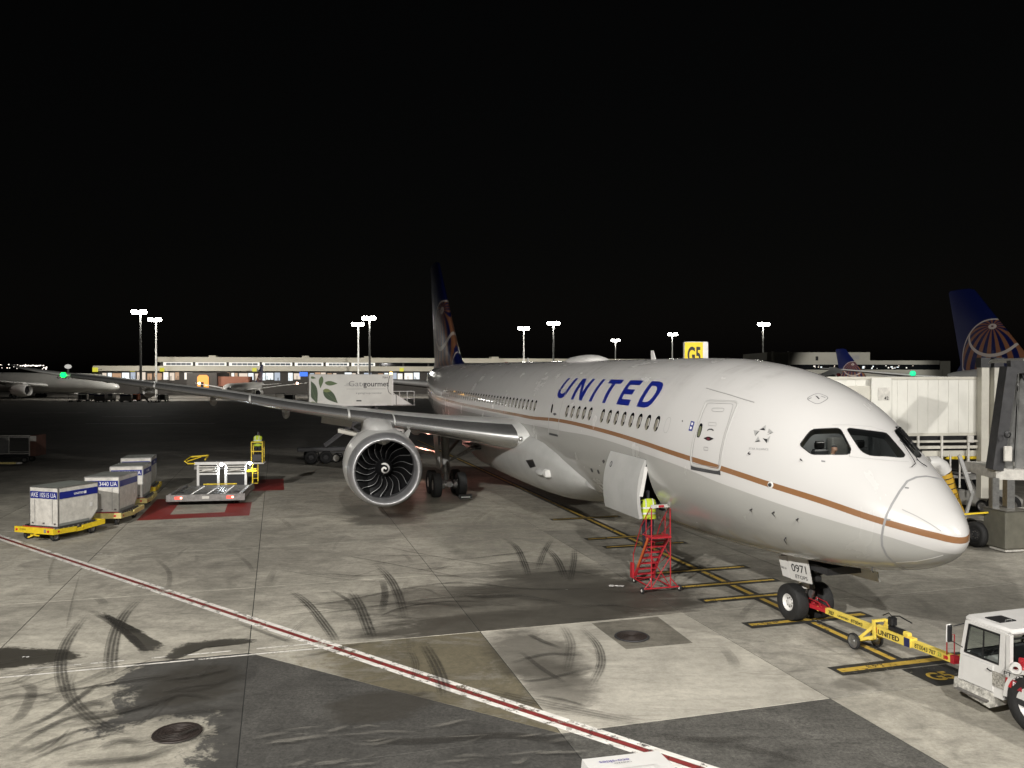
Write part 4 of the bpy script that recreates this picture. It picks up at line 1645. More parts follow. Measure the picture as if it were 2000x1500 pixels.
def engine(side):
    e = empty('engine', (0, 0, 0), 0, plane)
    o = Vector((EN.x, EN.y * side, EN.z))
    ax = Vector((1, -.02 * side, .035)).normalized()
    n = 72
    MB().lathe([(1.12, 1.40), (.8, 1.375), (.45, 1.355), (.2, 1.365), (.08, 1.395), (.02, 1.43), (0, 1.462), (.02, 1.50), (.08, 1.55), (.2, 1.605), (.42, 1.66), (.62, 1.69)], o, ax, n).build('inlet_lip', M['brushed'], e, 60)
    MB().lathe([(.62, 1.692), (1.0, 1.735), (1.8, 1.79), (2.6, 1.79), (3.4, 1.73), (4.2, 1.60), (4.9, 1.44), (4.9, 1.38), (4.2, 1.5), (1.2, 1.42)], o, ax, n).build('nacelle', M['nacelle'], e, 50)
    MB().lathe([(.62, 1.697), (.66, 1.702), (.70, 1.703)], o, ax, n).build('cowl_seam', M['grey'], e)
    MB().lathe([(2.2, 1.795), (2.23, 1.80), (2.26, 1.795)], o, ax, n).build('cowl_seam', M['seam'], e)
    MB().lathe([(1.12, 1.401), (1.3, 1.41), (1.75, 1.41)], o, ax, n).build('fan_case', M['liner'], e, 40)
    MB().lathe([(1.75, 1.41), (1.76, .3)], o, ax, n).build('stator_disc', M['black'], e)
    MB().lathe([(3.5, 1.0), (4.6, .92), (5.6, .68), (6.0, .5), (6.0, .3), (6.9, .02)], o, ax, 40).build('exhaust_core', M['dull_steel'], e, 40)
    # spinner with the painted swirl
    prof = [(.62, .005), (.68, .07), (.80, .17), (1.0, .29), (1.25, .39), (1.5, .43)]
    sp = MB().lathe(prof, o, ax, 40).build('spinner', M['blade'], e, 60)
    u = Vector((0, 0, 1))
    u = (u - ax * u.dot(ax)).normalized()
    w = ax.cross(u)
    pr = pchip([p[1] for p in prof], [p[0] for p in prof])
    b = MB()
    rings = []
    for k in range(60):
        t = k / 59
        a = -1.2 + t * 2 * math.pi * 1.28
        r_ = .05 + .20 * t
        hw = .030 * (1 - max(0, t - .9) * 7) + .010
        dirn = u * math.cos(a) - w * math.sin(a) * side
        rings.append([o + dirn * max(r_ - hw, .006) + ax * (float(pr(max(r_ - hw, .006))) - .008), o + dirn * (r_ + hw) + ax * (float(pr(r_ + hw)) - .008)])
    b.loft(rings, False, False)
    b.build('spinner_swirl', M['white'], sp)
    for k in range(18):
        a0 = 2 * math.pi * k / 18 + .1
        grid = []
        for i in range(10):
            f = i / 9
            r_ = .36 + (1.385 - .36) * f
            tw = R(28) + R(34) * f                       # stagger
            ch = .34 + .22 * math.sin(math.pi * min(1, f * .85))
            sweep = .10 * math.sin(f * 2 * math.pi * .8) + .05 * f
            lean = a0 + .10 * math.sin(f * math.pi * 1.6) * -1 + .05 * f
            row = []
            for j in range(5):
                q = j / 4 - .5
                ang = lean + (q * ch * math.sin(tw)) / max(r_, .3)
                row.append(o + (u * math.cos(ang) + w * math.sin(ang)) * r_ + ax * (1.42 - sweep * .5 + q * ch * math.cos(tw)))
            grid.append(row)
        b = MB()
        b.loft(grid, False, False)
        bl = b.build('fan_blade', M['blade'], e, 70, fix=False)
        b = MB()
        b.loft([[r[0] - ax * .012 + (r[0] - r[1]) * .05, r[0] + (r[1] - r[0]) * (.08 + .12 * i / 9) - ax * .012] for i, r in enumerate(grid)], False, False)
        b.build('blade_edge', M['blade_edge'], bl, 70, fix=False)
    # pylon
    b = MB()
    rings = []
    for x, zt, zb, hw in ((23.3, 4.15, 3.6, .10), (23.7, 4.3, 3.6, .36), (24.4, 4.46, 3.6, .56), (25.4, 4.62, 3.6, .66), (26.4, 4.70, 3.7, .66), (28, 4.6, 3.6, .5), (30, 4.4, 3.3, .4), (32, 4.2, 3.6, .2)):
        y = EN.y * side
        rings.append([Vector((x, y + math.copysign(abs(math.cos(2 * math.pi * q / 20)) ** .6, math.cos(2 * math.pi * q / 20)) * hw, (zt + zb) / 2 + math.copysign(abs(math.sin(2 * math.pi * q / 20)) ** .6, math.sin(2 * math.pi * q / 20)) * (zt - zb) / 2)) for q in range(20)])
    b.loft(rings)
    b.build('pylon', M['nacelle'], e, 60)
    # strake on the inboard flank
    b = MB()
    t0 = math.radians(48)
    dirn = u * math.sin(t0) + Vector((0, -side, 0)) * math.cos(t0)
    p0, p1 = o + ax * 1.5 + dirn * 1.72, o + ax * 3.3 + dirn * 1.70
    p2, p3 = o + ax * 3.2 + dirn * 2.15, o + ax * 2.5 + dirn * 2.12
    nrm = (p1 - p0).cross(dirn).normalized() * .012
    b.hexa([p0 - nrm, p1 - nrm, p2 - nrm, p3 - nrm, p0 + nrm, p1 + nrm, p2 + nrm, p3 + nrm])
    b.build('strake', M['nacelle'], e)
    return e


engine(1)
engine(-1)


# wheels and landing gear
def wheel(parent, c, ax, R_, w, rim, m_rim, name='wheel', hub=True, seg=36):
    c, ax = Vector(c), Vector(ax).normalized()
    o = empty(name, c, 0, parent)
    h = w / 2
    MB().lathe([(-h * .75, rim), (-h * .95, rim + (R_ - rim) * .25), (-h, R_ - (R_ - rim) * .45), (-h * .86, R_ * .95), (-h * .6, R_ * .99), (-h * .2, R_), (0, R_ * .995), (h * .2, R_), (h * .6, R_ * .99), (h * .86, R_ * .95), (h, R_ - (R_ - rim) * .45), (h * .95, rim + (R_ - rim) * .25), (h * .75, rim)], (0, 0, 0), ax, seg).build('tyre', M['tyre'], o, 50)
    b = MB()
    for sg in (-1, 1):
        b.lathe([(sg * h * .78, rim), (sg * h * .82, rim * .97), (sg * h * .6, rim * .80), (sg * h * .45, rim * .72), (sg * h * .45, rim * .35), (sg * h * .7, rim * .3), (sg * h * .72, .002)], (0, 0, 0), ax, 28)
    b.build('rim', m_rim, o, 35)
    if hub:
        b = MB()
        u = ax.orthogonal().normalized()
        w_ = ax.cross(u)
        for k in range(8):
            p = (u * math.cos(k * math.pi / 4) + w_ * math.sin(k * math.pi / 4)) * rim * .52
            for sg in (-1, 1):
                b.cyl(p + ax * sg * h * .44, p + ax * sg * h * .52, rim * .10, n=8)
        b.build('hub_bolts', M['dull_steel'], o)
    return o


SN = 5.384
ng = empty('nose_gear', (0, 0, 0), 0, plane)
for l in (.40, -.40):
    wheel(ng, (SN, l, .51), (0, 1, 0), .51, .40, .235, M['white'])
MB().cyl((SN, -.3, .51), (SN, .3, .51), .075).cyl((SN, 0, .51), (SN - .05, 0, 1.05), .07).build('piston', M['steel'], ng, 40)
MB().cyl((SN - .05, 0, .95), (SN - .12, 0, 1.95), .125, .14).cyl((SN - .05, 0, .9), (SN - .05, 0, 1.05), .19).build('strut', M['white_dirty'], ng, 40)
b = MB().bar((SN - .1, .0, 1.25), (SN - 1.3, .1, 1.85), .09).bar((SN - .1, -.1, 1.15), (SN - 1.25, -.2, 1.8), .07)
b.bar((SN - .18, 0, .62), (SN - .34, 0, .92), .06, .16).bar((SN - .34, 0, .92), (SN - .15, 0, 1.2), .06, .16)
b.build('drag_brace', M['dull_steel'], ng)
b = MB()
for k in range(7):
    b.tube([(SN - .1 - .05 * k, .15 - .06 * k, 1.9), (SN - .2, .16 - .05 * k, 1.5), (SN - .12, .14 - .04 * k, 1.1)], .014, 6)
b.cbox((SN - .35, .05, 1.42), (.25, .3, .22), .03).cbox((SN - .6, .12, 1.3), (.3, .2, .14), .02).cyl((SN - .2, .2, 1.3), (SN - .2, .34, 1.3), .06)
b.build('hydraulic_lines', M['dark'], ng)
MB().cyl((SN - .02, .17, 1.12), (SN - .09, .2, 1.12), .085, n=20).build('taxi_light', M['polished'], ng, 40)
q = [atl(u, v, .62) for u, v in ((1537.5, 1084), (1576, 1092), (1585, 1141), (1546, 1131))]
nd = Vector((0, 1, 0))
b = MB().hexa([q[3], q[2], q[1], q[0]] + [p - nd * .035 for p in (q[3], q[2], q[1], q[0])])
gd = b.build('gear_door', M['white'], ng)
gd['label'] = 'white gear door panel reading 0971 ETOPS'
ex = (q[2] - q[3]).normalized()
ey = (q[0] - q[3]).normalized()
W_d, H_d = (q[2] - q[3]).length, (q[0] - q[3]).length
text_on(gd, '0971', .008, q[3] + ex * W_d * .13 + ey * H_d * .36 + nd * .01, ex, ey, H_d * .32, M['ink'], width=W_d * .74, off=0)
text_on(gd, 'ETOPS', .004, q[3] + ex * W_d * .26 + ey * H_d * .10 + nd * .01, ex, ey, H_d * .15, M['ink'], width=W_d * .6, off=0)
q = [atl(u, v, .60) for u, v in ((1520, 1085), (1536, 1086), (1545, 1130), (1529, 1124))]
b = MB().hexa([q[3], q[2], q[1], q[0]] + [p - nd * .035 for p in (q[3], q[2], q[1], q[0])])
gd2 = b.build('gear_door', M['white'], ng)
ex = (q[2] - q[3]).normalized()
ey = (q[0] - q[3]).normalized()
text_on(gd2, '787-9', .01, q[3] + ex * .03 + ey * .22 + nd * .01, ex, ey, .055, M['ink'], off=0, width=.24)
b = MB().hexa([(SN - 2.2, -.62, 1.52), (SN - .9, -.62, 1.45), (SN - .9, -.58, 1.45), (SN - 2.2, -.58, 1.52), (SN - 2.2, -.55, 1.8), (SN - .9, -.55, 1.8), (SN - .9, -.5, 1.8), (SN - 2.2, -.5, 1.8)])
b.build('gear_door', M['wing'], ng)
b = MB().bb(SN - 1.6, SN + .4, -.55, .50, 1.62, 1.80)
b.build('gear_bay', M['dark'], ng)

for side in (1, -1):
    mg = empty('main_gear', (0, 0, 0), 0, plane)
    ml, ms = 4.9 * side, SN + 25.83
    for ds in (-.73, .73):
        for dl in (-.70, .70):
            wheel(mg, (ms + ds, ml + dl, .68), (0, 1, 0), .68, .50, .29, M['white_dirty'])
        MB().cyl((ms + ds, ml - .75, .68), (ms + ds, ml + .75, .68), .10).build('axle', M['steel'], mg, 40)
    b = MB().bar((ms - .9, ml, .7), (ms + .9, ml, .7), .26, .3)
    for dl in (-.35, .35):
        b.cyl((ms - .73, ml + dl - .1, .68), (ms - .73, ml + dl + .1, .68), .24, n=16).cyl((ms - .9, ml + dl, .55), (ms - .9, ml + dl, .85), .06)
    b.build('bogie_beam', M['dull_steel'], mg, 40)
    MB().cyl((ms, ml, .7), (ms, ml - .03 * side, 1.7), .14).cyl((ms - .0, ml, 1.25), (ms, ml, 1.75), .24, .22).build('piston', M['steel'], mg, 40)
    MB().cyl((ms, ml, 1.6), (ms, ml + .1 * side, 4.0), .21, .25).build('strut', M['grey'], mg, 40)
    b = MB().bar((ms, ml, 1.9), (ms - .2, ml - 2.6 * side, 3.0), .16).bar((ms, ml, 2.3), (ms + 1.8, ml - 1.5 * side, 3.4), .13).bar((ms - .1, ml - .6 * side, 2.2), (ms - 1.0, ml - 1.9 * side, 3.2), .1)
    b.bar((ms - .3, ml, 1.0), (ms - .5, ml, 1.5), .08, .2).bar((ms - .5, ml, 1.5), (ms - .22, ml, 1.9), .08, .2)
    b.build('side_brace', M['dull_steel'], mg)
    b = MB().hexa([(ms - .55, ml + .42 * side, 1.5), (ms + .5, ml + .42 * side, 1.5), (ms + .5, ml + .46 * side, 1.5), (ms - .55, ml + .46 * side, 1.5), (ms - .35, ml + .55 * side, 3.7), (ms + .9, ml + .55 * side, 3.7), (ms + .9, ml + .6 * side, 3.7), (ms - .35, ml + .6 * side, 3.7)])
    b.build('gear_door', M['fairing'], mg)
    MB().bb(ms - 1.7, ms + 1.7, ml - 2.2 * side - .7, ml - 2.2 * side + .9, 2.7, 2.8).build('gear_bay', M['dark'], mg)

# tail surfaces
def tail_rings(secs, axis):
    """secs: (leading edge s, height or span, lateral, chord, thickness)"""
    rings = []
    for s0, a, o, ch, th_ in secs:
        rg = []
        for k in range(24):
            t = 2 * math.pi * k / 24
            x = .5 + .5 * math.cos(t)
            y = foil(max(x, 0), th_) * ch * (1 if math.sin(t) > 0 else -1) if 0 < x < 1 else 0
            rg.append(Vector((s0 + x * ch, y, a)) if axis == 'z' else Vector((s0 + x * ch, a, o + y)))
        rings.append(rg)
    return rings


def fin_paint(name, cs, cz, r0):
    """navy with a gold globe: meridian and parallel lines drawn from the local position"""
    m = bpy.data.materials.new(name)
    m.use_nodes = True
    t = m.node_tree
    b = t.nodes['Principled BSDF']
    tc = t.nodes.new('ShaderNodeTexCoord')
    sp = t.nodes.new('ShaderNodeSeparateXYZ')
    t.links.new(tc.outputs['Object'], sp.inputs[0])
    x = math_node(t, 'DIVIDE', math_node(t, 'SUBTRACT', sp.outputs[0], cs), r0)
    z = math_node(t, 'DIVIDE', math_node(t, 'SUBTRACT', sp.outputs[2], cz), r0)
    d2 = math_node(t, 'ADD', math_node(t, 'MULTIPLY', x, x), math_node(t, 'MULTIPLY', z, z))
    inside = math_node(t, 'LESS_THAN', d2, 1.0)
    depth = math_node(t, 'SQRT', math_node(t, 'MAXIMUM', math_node(t, 'SUBTRACT', 1.0, d2), 0.0001))
    # tilted sphere coordinates
    ca, sa = math.cos(R(35)), math.sin(R(35))
    zz = math_node(t, 'ADD', math_node(t, 'MULTIPLY', z, ca), math_node(t, 'MULTIPLY', depth, sa))
    dd = math_node(t, 'SUBTRACT', math_node(t, 'MULTIPLY', depth, ca), math_node(t, 'MULTIPLY', z, sa))
    lon = math_node(t, 'ARCTAN2', x, dd)
    lat = math_node(t, 'ARCSINE', zz)
    g1 = math_node(t, 'SINE', math_node(t, 'MULTIPLY', lon, 15.0))
    g2 = math_node(t, 'ABSOLUTE', math_node(t, 'SINE', math_node(t, 'MULTIPLY', lat, 4.2)))
    gold = math_node(t, 'GREATER_THAN', g1, 0.0)
    wl = math_node(t, 'LESS_THAN', g2, 0.16)
    ring = math_node(t, 'GREATER_THAN', d2, 0.94)
    navy, go, wh = (.003, .006, .045), (.15, .065, .034), (.34, .3, .27)
    c = mix_col(t, gold, navy, go)
    c = mix_col(t, wl, c, wh)
    c = mix_col(t, ring, c, wh)
    c = mix_col(t, inside, navy, c)
    t.links.new(c, b.inputs['Base Color'])
    b.inputs['Roughness'].default_value = 0.35
    return m


M['fin'] = fin_paint('fin_paint', 55.4, 8.4, 4.9)
FIN = [(46.8, 7.3, 0, 14.4, .05), (49.6, 8.0, 0, 11.0, .10), (50.6, 8.7, 0, 10.1, .10), (58.4, 16.9, 0, 4.2, .09), (59.3, 17.15, 0, 3.0, .06)]
MB().loft(tail_rings(FIN, 'z')).build('tail_fin', M['fin'], plane, 50)
for side in (1, -1):
    MB().loft(tail_rings([(52.6, .8 * side, 5.9, 7.2, .10), (54.0, 1.8 * side, 6.0, 6.3, .10), (60.4, 9.7 * side, 6.7, 2.3, .09), (61.6, 10.1 * side, 6.75, 1.2, .08)], 'y')).build('tailplane', M['wing'], plane, 50)
b = MB()
rings = [[Vector((s_, math.cos(2 * math.pi * k / 20) * w_, 7.42 + .0094 * (s_ - 20) + max(0, math.sin(2 * math.pi * k / 20)) * h_ - .05)) for k in range(20)] for s_, w_, h_ in ((19.9, .1, .02), (20.3, .5, .24), (21, .62, .34), (22, .66, .36), (23.2, .62, .3), (23.9, .46, .17), (24.3, .1, .02))]
MB().loft(rings).build('satellite_dome', M['white'], plane, 60)
for s_, h_ in ((14.6, .35), (31, .4)):
    MB().hexa([(s_, -.02, 7.3), (s_ + .45, -.02, 7.3), (s_ + .45, .02, 7.3), (s_, .02, 7.3), (s_ + .3, -.01, 7.4 + h_), (s_ + .5, -.01, 7.4 + h_), (s_ + .5, .01, 7.4 + h_), (s_ + .3, .01, 7.4 + h_)]).build('blade_antenna', M['white'], plane)
MB().cyl((36, 0, 7.45), (36, 0, 7.62), .09).build('beacon_light', mat('red_lens', (.3, .02, .02), .2), plane)

# flight deck: seats, panel and the pilot
fd = empty('flight_deck_fittings', (0, 0, 0), 0, plane)
MB().cbox((2.45, 0, ZT + .95), (.5, 2.6, .5), .08).build('glareshield', M['black'], fd)
MB().cbox((2.8, 0, ZT + .75), (.5, 2.4, .22), .04).build('instrument_panel', M['dark'], fd)
for l in (.62, -.62):
    b = MB().cbox((3.95, l, ZT + 1.22), (.14, .5, .8), .05).cbox((3.7, l, ZT + .86), (.5, .5, .14), .04).cbox((3.97, l, ZT + 1.72), (.1, .3, .2), .04)
    b.build('pilot_seat', M['dark'], fd)
MB().bb(4.95, 5.0, -1.7, 1.7, ZT + .65, ZT + 2.3).build('rear_bulkhead', M['cabin'], fd)
MB().cyl((3.9, 0, ZT + 2.36), (3.9, 0, ZT + 2.40), .1, n=16).build('dome_lamp', emat('dome_lamp', (1, .95, .85), 3), fd)
L_ = bpy.data.lights.new('dome_light', 'POINT')
L_.energy, L_.shadow_soft_size, L_.color = 22, .1, (1, .95, .86)
lo = link(bpy.data.objects.new('dome_light', L_), fd)
lo.location = (3.9, .2, ZT + 2.28)
MB().cbox((4.6, 1.2, ZT + 1.1), (.4, .5, .8), .05).cbox((4.7, -.5, ZT + 1.3), (.25, .5, 1.1), .03).build('side_locker', M['grey'], fd)


# ------------------------------------------------------------------ people
def person(name, joints, clothes, parent=None, pos=(0, 0, 0), rz=0.0, hands=True, scale=1.0):
    """joints: positions of a posed figure in metres, feet at z = 0, facing +y; one continuous body grown over a skeleton"""
    J = {k: Vector(v) for k, v in joints.items()}
    V, E_, Rd = [], [], []

    def add(p, r, frm=None):
        V.append(tuple(p))
        Rd.append(r)
        if frm is not None:
            E_.append((frm, len(V) - 1))
        return len(V) - 1
    pel = add(J['pelvis'], .135)
    wa = add(J['pelvis'].lerp(J['chest'], .5), .125, pel)
    ch = add(J['chest'], .150, wa)
    nb = add(J['neck'], .062, ch)
    nt_ = add(J['neck'].lerp(J['head'], .45), .058, nb)
    h0 = add(J['head'] + Vector((0, 0, -.03)), .088, nt_)
    h1 = add(J['head'] + Vector((0, 0, .075)), .095, h0)
    add(J['head'] + Vector((0, 0, .125)), .06, h1)
    fwd = J.get('look', Vector((0, 1, 0))).normalized()
    add(J['head'] + fwd * .105 + Vector((0, 0, .01)), .018, h0)      # nose
    for sd in ('l', 'r'):
        sh = add(J['shoulder_' + sd], .072, ch)
        el = add(J['elbow_' + sd], .046, sh)
        wr = add(J['wrist_' + sd], .030, el)
        hd = J['hand_' + sd]
        hand = add(J['wrist_' + sd].lerp(hd, .55), .036, wr)
        if hands:
            d = (hd - J['wrist_' + sd]).normalized()
            sdv = d.orthogonal().normalized()
            nrm = d.cross(sdv)
            for k, (off, ln) in enumerate(((-.030, .065), (-.010, .078), (.012, .074), (.032, .058))):
                k0 = add(hd + sdv * off, .0105, hand)
                k1 = add(hd + sdv * off * 1.1 + d * ln * .55 + nrm * .008, .0095, k0)
                add(hd + sdv * off * 1.1 + d * ln * .9 + nrm * .03, .008, k1)
            t0 = add(J['wrist_' + sd].lerp(hd, .5) + sdv * -.045 + nrm * .01, .011, hand)
            add(hd + sdv * -.055 + nrm * .02, .009, t0)
        hp = add(J['hip_' + sd], .098, pel)
        kn = add(J['knee_' + sd], .064, hp)
        an = add(J['ankle_' + sd], .043, kn)
        ft = J['toe_' + sd]
        add(J['ankle_' + sd] + (J['ankle_' + sd] - ft).normalized() * .04 + Vector((0, 0, -.045)), .035, an)
        ball = add(J['ankle_' + sd].lerp(ft, .6), .042, an)
        add(ft, .035, ball)
    me = bpy.data.meshes.new(name)
    me.from_pydata(V, E_, [])
    o = bpy.data.objects.new(name, me)
    COL.objects.link(o)
    md = o.modifiers.new('skin', 'SKIN')
    md.branch_smoothing = 0.6
    sv = me.skin_vertices[0].data
    for i, r in enumerate(Rd):
        sv[i].radius = (r, r * (.82 if i in (0, 1, 2) else 1))
        sv[i].use_root = (i == 0)
    sb = o.modifiers.new('sub', 'SUBSURF')
    sb.levels = sb.render_levels = 2
    dg = bpy.context.evaluated_depsgraph_get()
    bm_ = bpy.data.meshes.new_from_object(o.evaluated_get(dg))
    bpy.data.objects.remove(o)
    mats_ = [clothes['top'], clothes['legs'], M['skin'], clothes['shoes'], clothes.get('hair', M['dark_cloth'])]
    bm_.materials.clear()
    for m_ in mats_:
        bm_.materials.append(m_)
    head = J['head']
    for p in bm_.polygons:
        c = p.center
        i = 0
        if (c - head).length < .19 and c.z > J['neck'].z + .02:
            i = 2
            if clothes.get('hood') or c.z > head.z + .07 or (c - head).dot(fwd) < -.035:
                i = 4
            if clothes.get('hood') and (c - head).dot(fwd) > .06:
                i = 2
        elif min((c - J['hand_l']).length, (c - J['hand_r']).length) < .115 and min((c - J['wrist_l']).length, (c - J['wrist_r']).length) > .02:
            i = 2
        elif c.z < J['ankle_l'].z + .02 and (c - J['ankle_l']).length < .3 or c.z < J['ankle_r'].z + .02 and (c - J['ankle_r']).length < .3:
            i = 3
        elif c.z < J['pelvis'].z + .03 and min((c - J['hand_l']).length, (c - J['hand_r']).length) > .25 and min((c - J['wrist_l']).length, (c - J['wrist_r']).length) > .2:
            i = 1
        p.material_index = i
        p.use_smooth = True
    ob = bpy.data.objects.new(name, bm_)
    ob.location = pos
    ob.rotation_euler = (0, 0, rz)
    ob.scale = (scale,) * 3
    link(ob, parent)
    return ob, J


def vest(ob, J, m=None):
    """open-armed safety vest round the trunk, with reflective bands"""
    up = (J['neck'] - J['pelvis']).normalized()
    x = (J['shoulder_r'] - J['shoulder_l']).normalized()
    f = up.cross(x).normalized()
    rings = []
    L = (J['neck'] - J['pelvis']).length
    for t, w, d in ((-.10, .245, .18), (.1, .235, .172), (.35, .232, .17), (.6, .245, .178), (.8, .255, .17), (.95, .215, .135), (1.02, .09, .09)):
        c = J['pelvis'] + up * L * t
        rings.append([c + x * math.cos(2 * math.pi * k / 20) * w + f * math.sin(2 * math.pi * k / 20) * d for k in range(20)])
    v = MB().loft(rings, False).build('safety_vest', m or M['vest'], ob, 60)
    for t0, t1, w, d in ((.16, .25, .240, .178), (.46, .55, .245, .184)):
        rr = []
        for t in (t0, t1):
            c = J['pelvis'] + up * L * t
            rr.append([c + x * math.cos(2 * math.pi * k / 20) * (w + .004) + f * math.sin(2 * math.pi * k / 20) * (d + .004) for k in range(20)])
        MB().loft(rr, False).build('reflective_band', M['reflective'], v, 60)
    for sg in (-1, 1):
        b = MB()
        pts = [J['pelvis'] + up * L * t + x * sg * .11 - f * dd for t, dd in ((.5, .17), (.7, .178), (.88, .16), (.99, .08))]
        b.tube(pts, .02, 6)
        b.build('reflective_band', M['reflective'], v, 60)
    return v


STAND = dict(pelvis=(0, 0, .96), chest=(0, .02, 1.30), neck=(0, .02, 1.50), head=(0, .05, 1.64), shoulder_l=(-.19, .02, 1.42), shoulder_r=(.19, .02, 1.42), elbow_l=(-.27, .02, 1.13), elbow_r=(.27, .02, 1.13), wrist_l=(-.25, .16, .92), wrist_r=(.25, .16, .92),
             hand_l=(-.24, .22, .85), hand_r=(.24, .22, .85), hip_l=(-.095, 0, .90), hip_r=(.095, 0, .90), knee_l=(-.11, .03, .50), knee_r=(.11, .03, .50), ankle_l=(-.12, 0, .09), ankle_r=(.12, 0, .09), toe_l=(-.13, .19, .035), toe_r=(.13, .19, .035))

# the pilot in the right-hand seat, looking at the panel
SIT = dict(STAND)
SIT.update(pelvis=(0, 0, .10), chest=(0, .06, .44), neck=(0, .10, .62), head=(0, .17, .76), look=(0, 1, -.25), shoulder_l=(-.19, .06, .55), shoulder_r=(.19, .06, .55), elbow_l=(-.27, .18, .30), elbow_r=(.25, .10, .28), wrist_l=(-.2, .42, .30), wrist_r=(.2, .33, .24),
           hand_l=(-.18, .50, .31), hand_r=(.18, .41, .23), hip_l=(-.1, .04, .07), hip_r=(.1, .04, .07), knee_l=(-.13, .46, .12), knee_r=(.13, .46, .12), ankle_l=(-.13, .5, -.26), ankle_r=(.13, .5, -.26), toe_l=(-.13, .68, -.32), toe_r=(.13, .68, -.32))
pw = W(3.55, .62, ZT + .93)
ob, J_ = person('person', SIT, dict(top=M['cream_cloth'], legs=M['dark_cloth'], shoes=M['black'], hair=M['dark_cloth']), None, pw, TH + math.pi, scale=.95)
tag(ob, 'pilot in a cream shirt sitting behind the flight deck side window', 'person')

# ------------------------------------------------------------------ red mobile stairs under the open hold, and the worker on them
st = empty('mobile_stairs', W(*gl(1291, 1157)[:2]), TH)
tag(st, 'red wheeled maintenance stairs below the open cargo door', 'stairs')
b = MB()
HWS = .33
for x in (-HWS, HWS):                                    # tall near posts
    b.cyl((x, 0, .12), (x * .97, .02, 2.72), .02, n=8)
    b.cyl((x, .02, 1.72), (x, .62, 1.72), .018, n=8)
    b.cyl((x * .97, .02, 2.72), (x, .75, 1.95), .016, n=8)
    b.cyl((x, .75, 1.95), (x, 1.32, .95), .016, n=8)
    b.cyl((x, 1.32, .95), (x, 1.36, .3), .016, n=8)
    b.cyl((x, .38, 1.62), (x, .38, 2.34), .014, n=8)
b.build('post', M['red'], st, 40)
b = MB().bar((-HWS - .02, 0, 2.70), (HWS + .02, 0, 2.70), .05, .09)
b.build('guard_rail', M['white_dirty'], st)
MB().bar((-.1, -.03, 2.70), (.08, -.03, 2.70), .012, .07).build('rail_placard', M['red'], st)
b = MB()
for x in (-HWS, HWS):
    b.bar((x, .18, 1.74), (x * .95, 1.22, .26), .035, .12)
b.build('stringer', M['red'], st)
MB().bar((-HWS - .03, .20, 1.66), (-HWS - .03, .95, .60), .012, .09).build('warning_strip', M['orange'], st)
MB().cbox((0, .10, 1.72), (2 * HWS, .34, .06), .01).build('top_platform', M['red'], st)
for k in range(7):
    f = (k + .6) / 7
    MB().box((0, .28 + .95 * f, 1.66 - 1.42 * f), (2 * HWS - .04, .17, .032)).build('step', M['red'], st)
b = MB()
b.cyl((-HWS, 0, .15), (HWS, 0, 1.1), .014, n=6).cyl((HWS, 0, .15), (-HWS, 0, 1.1), .014, n=6).cyl((HWS, .02, 1.72), (-HWS * .2, .02, 1.05), .012, n=6)
for x in (-HWS, HWS):
    b.cyl((x, 0, .5), (x, .9, .2), .014, n=6).cyl((x, 0, 1.2), (x, .75, .75), .012, n=6).cyl((x, 0, 1.1), (x, .45, 1.35), .012, n=6).cyl((x, .06, 2.1), (x, .55, 1.75), .012, n=6)
    b.cyl((x, 0, .42), (x * 1.75, -.02, .14), .018, n=6)
b.cyl((-.62, 0, .14), (.62, 0, .14), .022, n=8).cyl((-HWS, 1.3, .16), (HWS, 1.3, .16), .02, n=8)
for x in (-HWS, HWS):
    b.cyl((x, 0, .16), (x, 1.3, .16), .02, n=8)
b.build('bracing', M['red'], st, 40)
for x in (-HWS - .05, HWS + .04):
    MB().cbox((x, 1.3, .42), (.07, .22, .5), .015).build('foot_guard', M['red'], st)
for x in (-.64, .64):
    wheel(st, (x, 0, .10), (1, 0, 0), .10, .06, .05, M['white_dirty'], 'caster', False, 18)
for x in (-.3, .3):
    wheel(st, (x, 1.32, .09), (1, 0, 0), .09, .05, .045, M['white_dirty'], 'caster', False, 18)

CLIMB = dict(STAND)
CLIMB.update(elbow_l=(-.30, .1, 1.18), wrist_l=(-.24, .33, 1.10), hand_l=(-.22, .41, 1.10), elbow_r=(.34, .10, 1.22), wrist_r=(.50, .06, 1.26), hand_r=(.58, .03, 1.27), pelvis=(0, 0, .96), chest=(.02, .05, 1.30), neck=(.02, .08, 1.49), head=(.02, .12, 1.63), look=(.1, 1, .1))
pf = W(*loc(st.matrix_basis @ Vector((-.10, .72, 0)))[:2], 1.20)
ob, J_ = person('person', CLIMB, dict(top=M['dark_cloth'], legs=M['jeans'], shoes=M['black'], hair=M['dark_cloth'], hood=True), None, pf, TH - .15, scale=1.08)
vest(ob, J_)
tag(ob, 'worker in yellow vest and dark hood standing on the red stairs', 'person')

# ------------------------------------------------------------------ tow bar and aircraft tug
tb = empty('tow_bar', W(0, 0), ROT)
tag(tb, 'long yellow tow bar between the nose wheel and the white tug', 'tow bar')
Z0, Z1 = .50, .62
TA, TB = Vector((SN - .95, 0, Z0)), Vector((.18, 0, Z1))


def tp(f, y=0, z=0):
    p = TA.lerp(TB, f)
    return Vector((p.x, p.y + y, p.z + z))


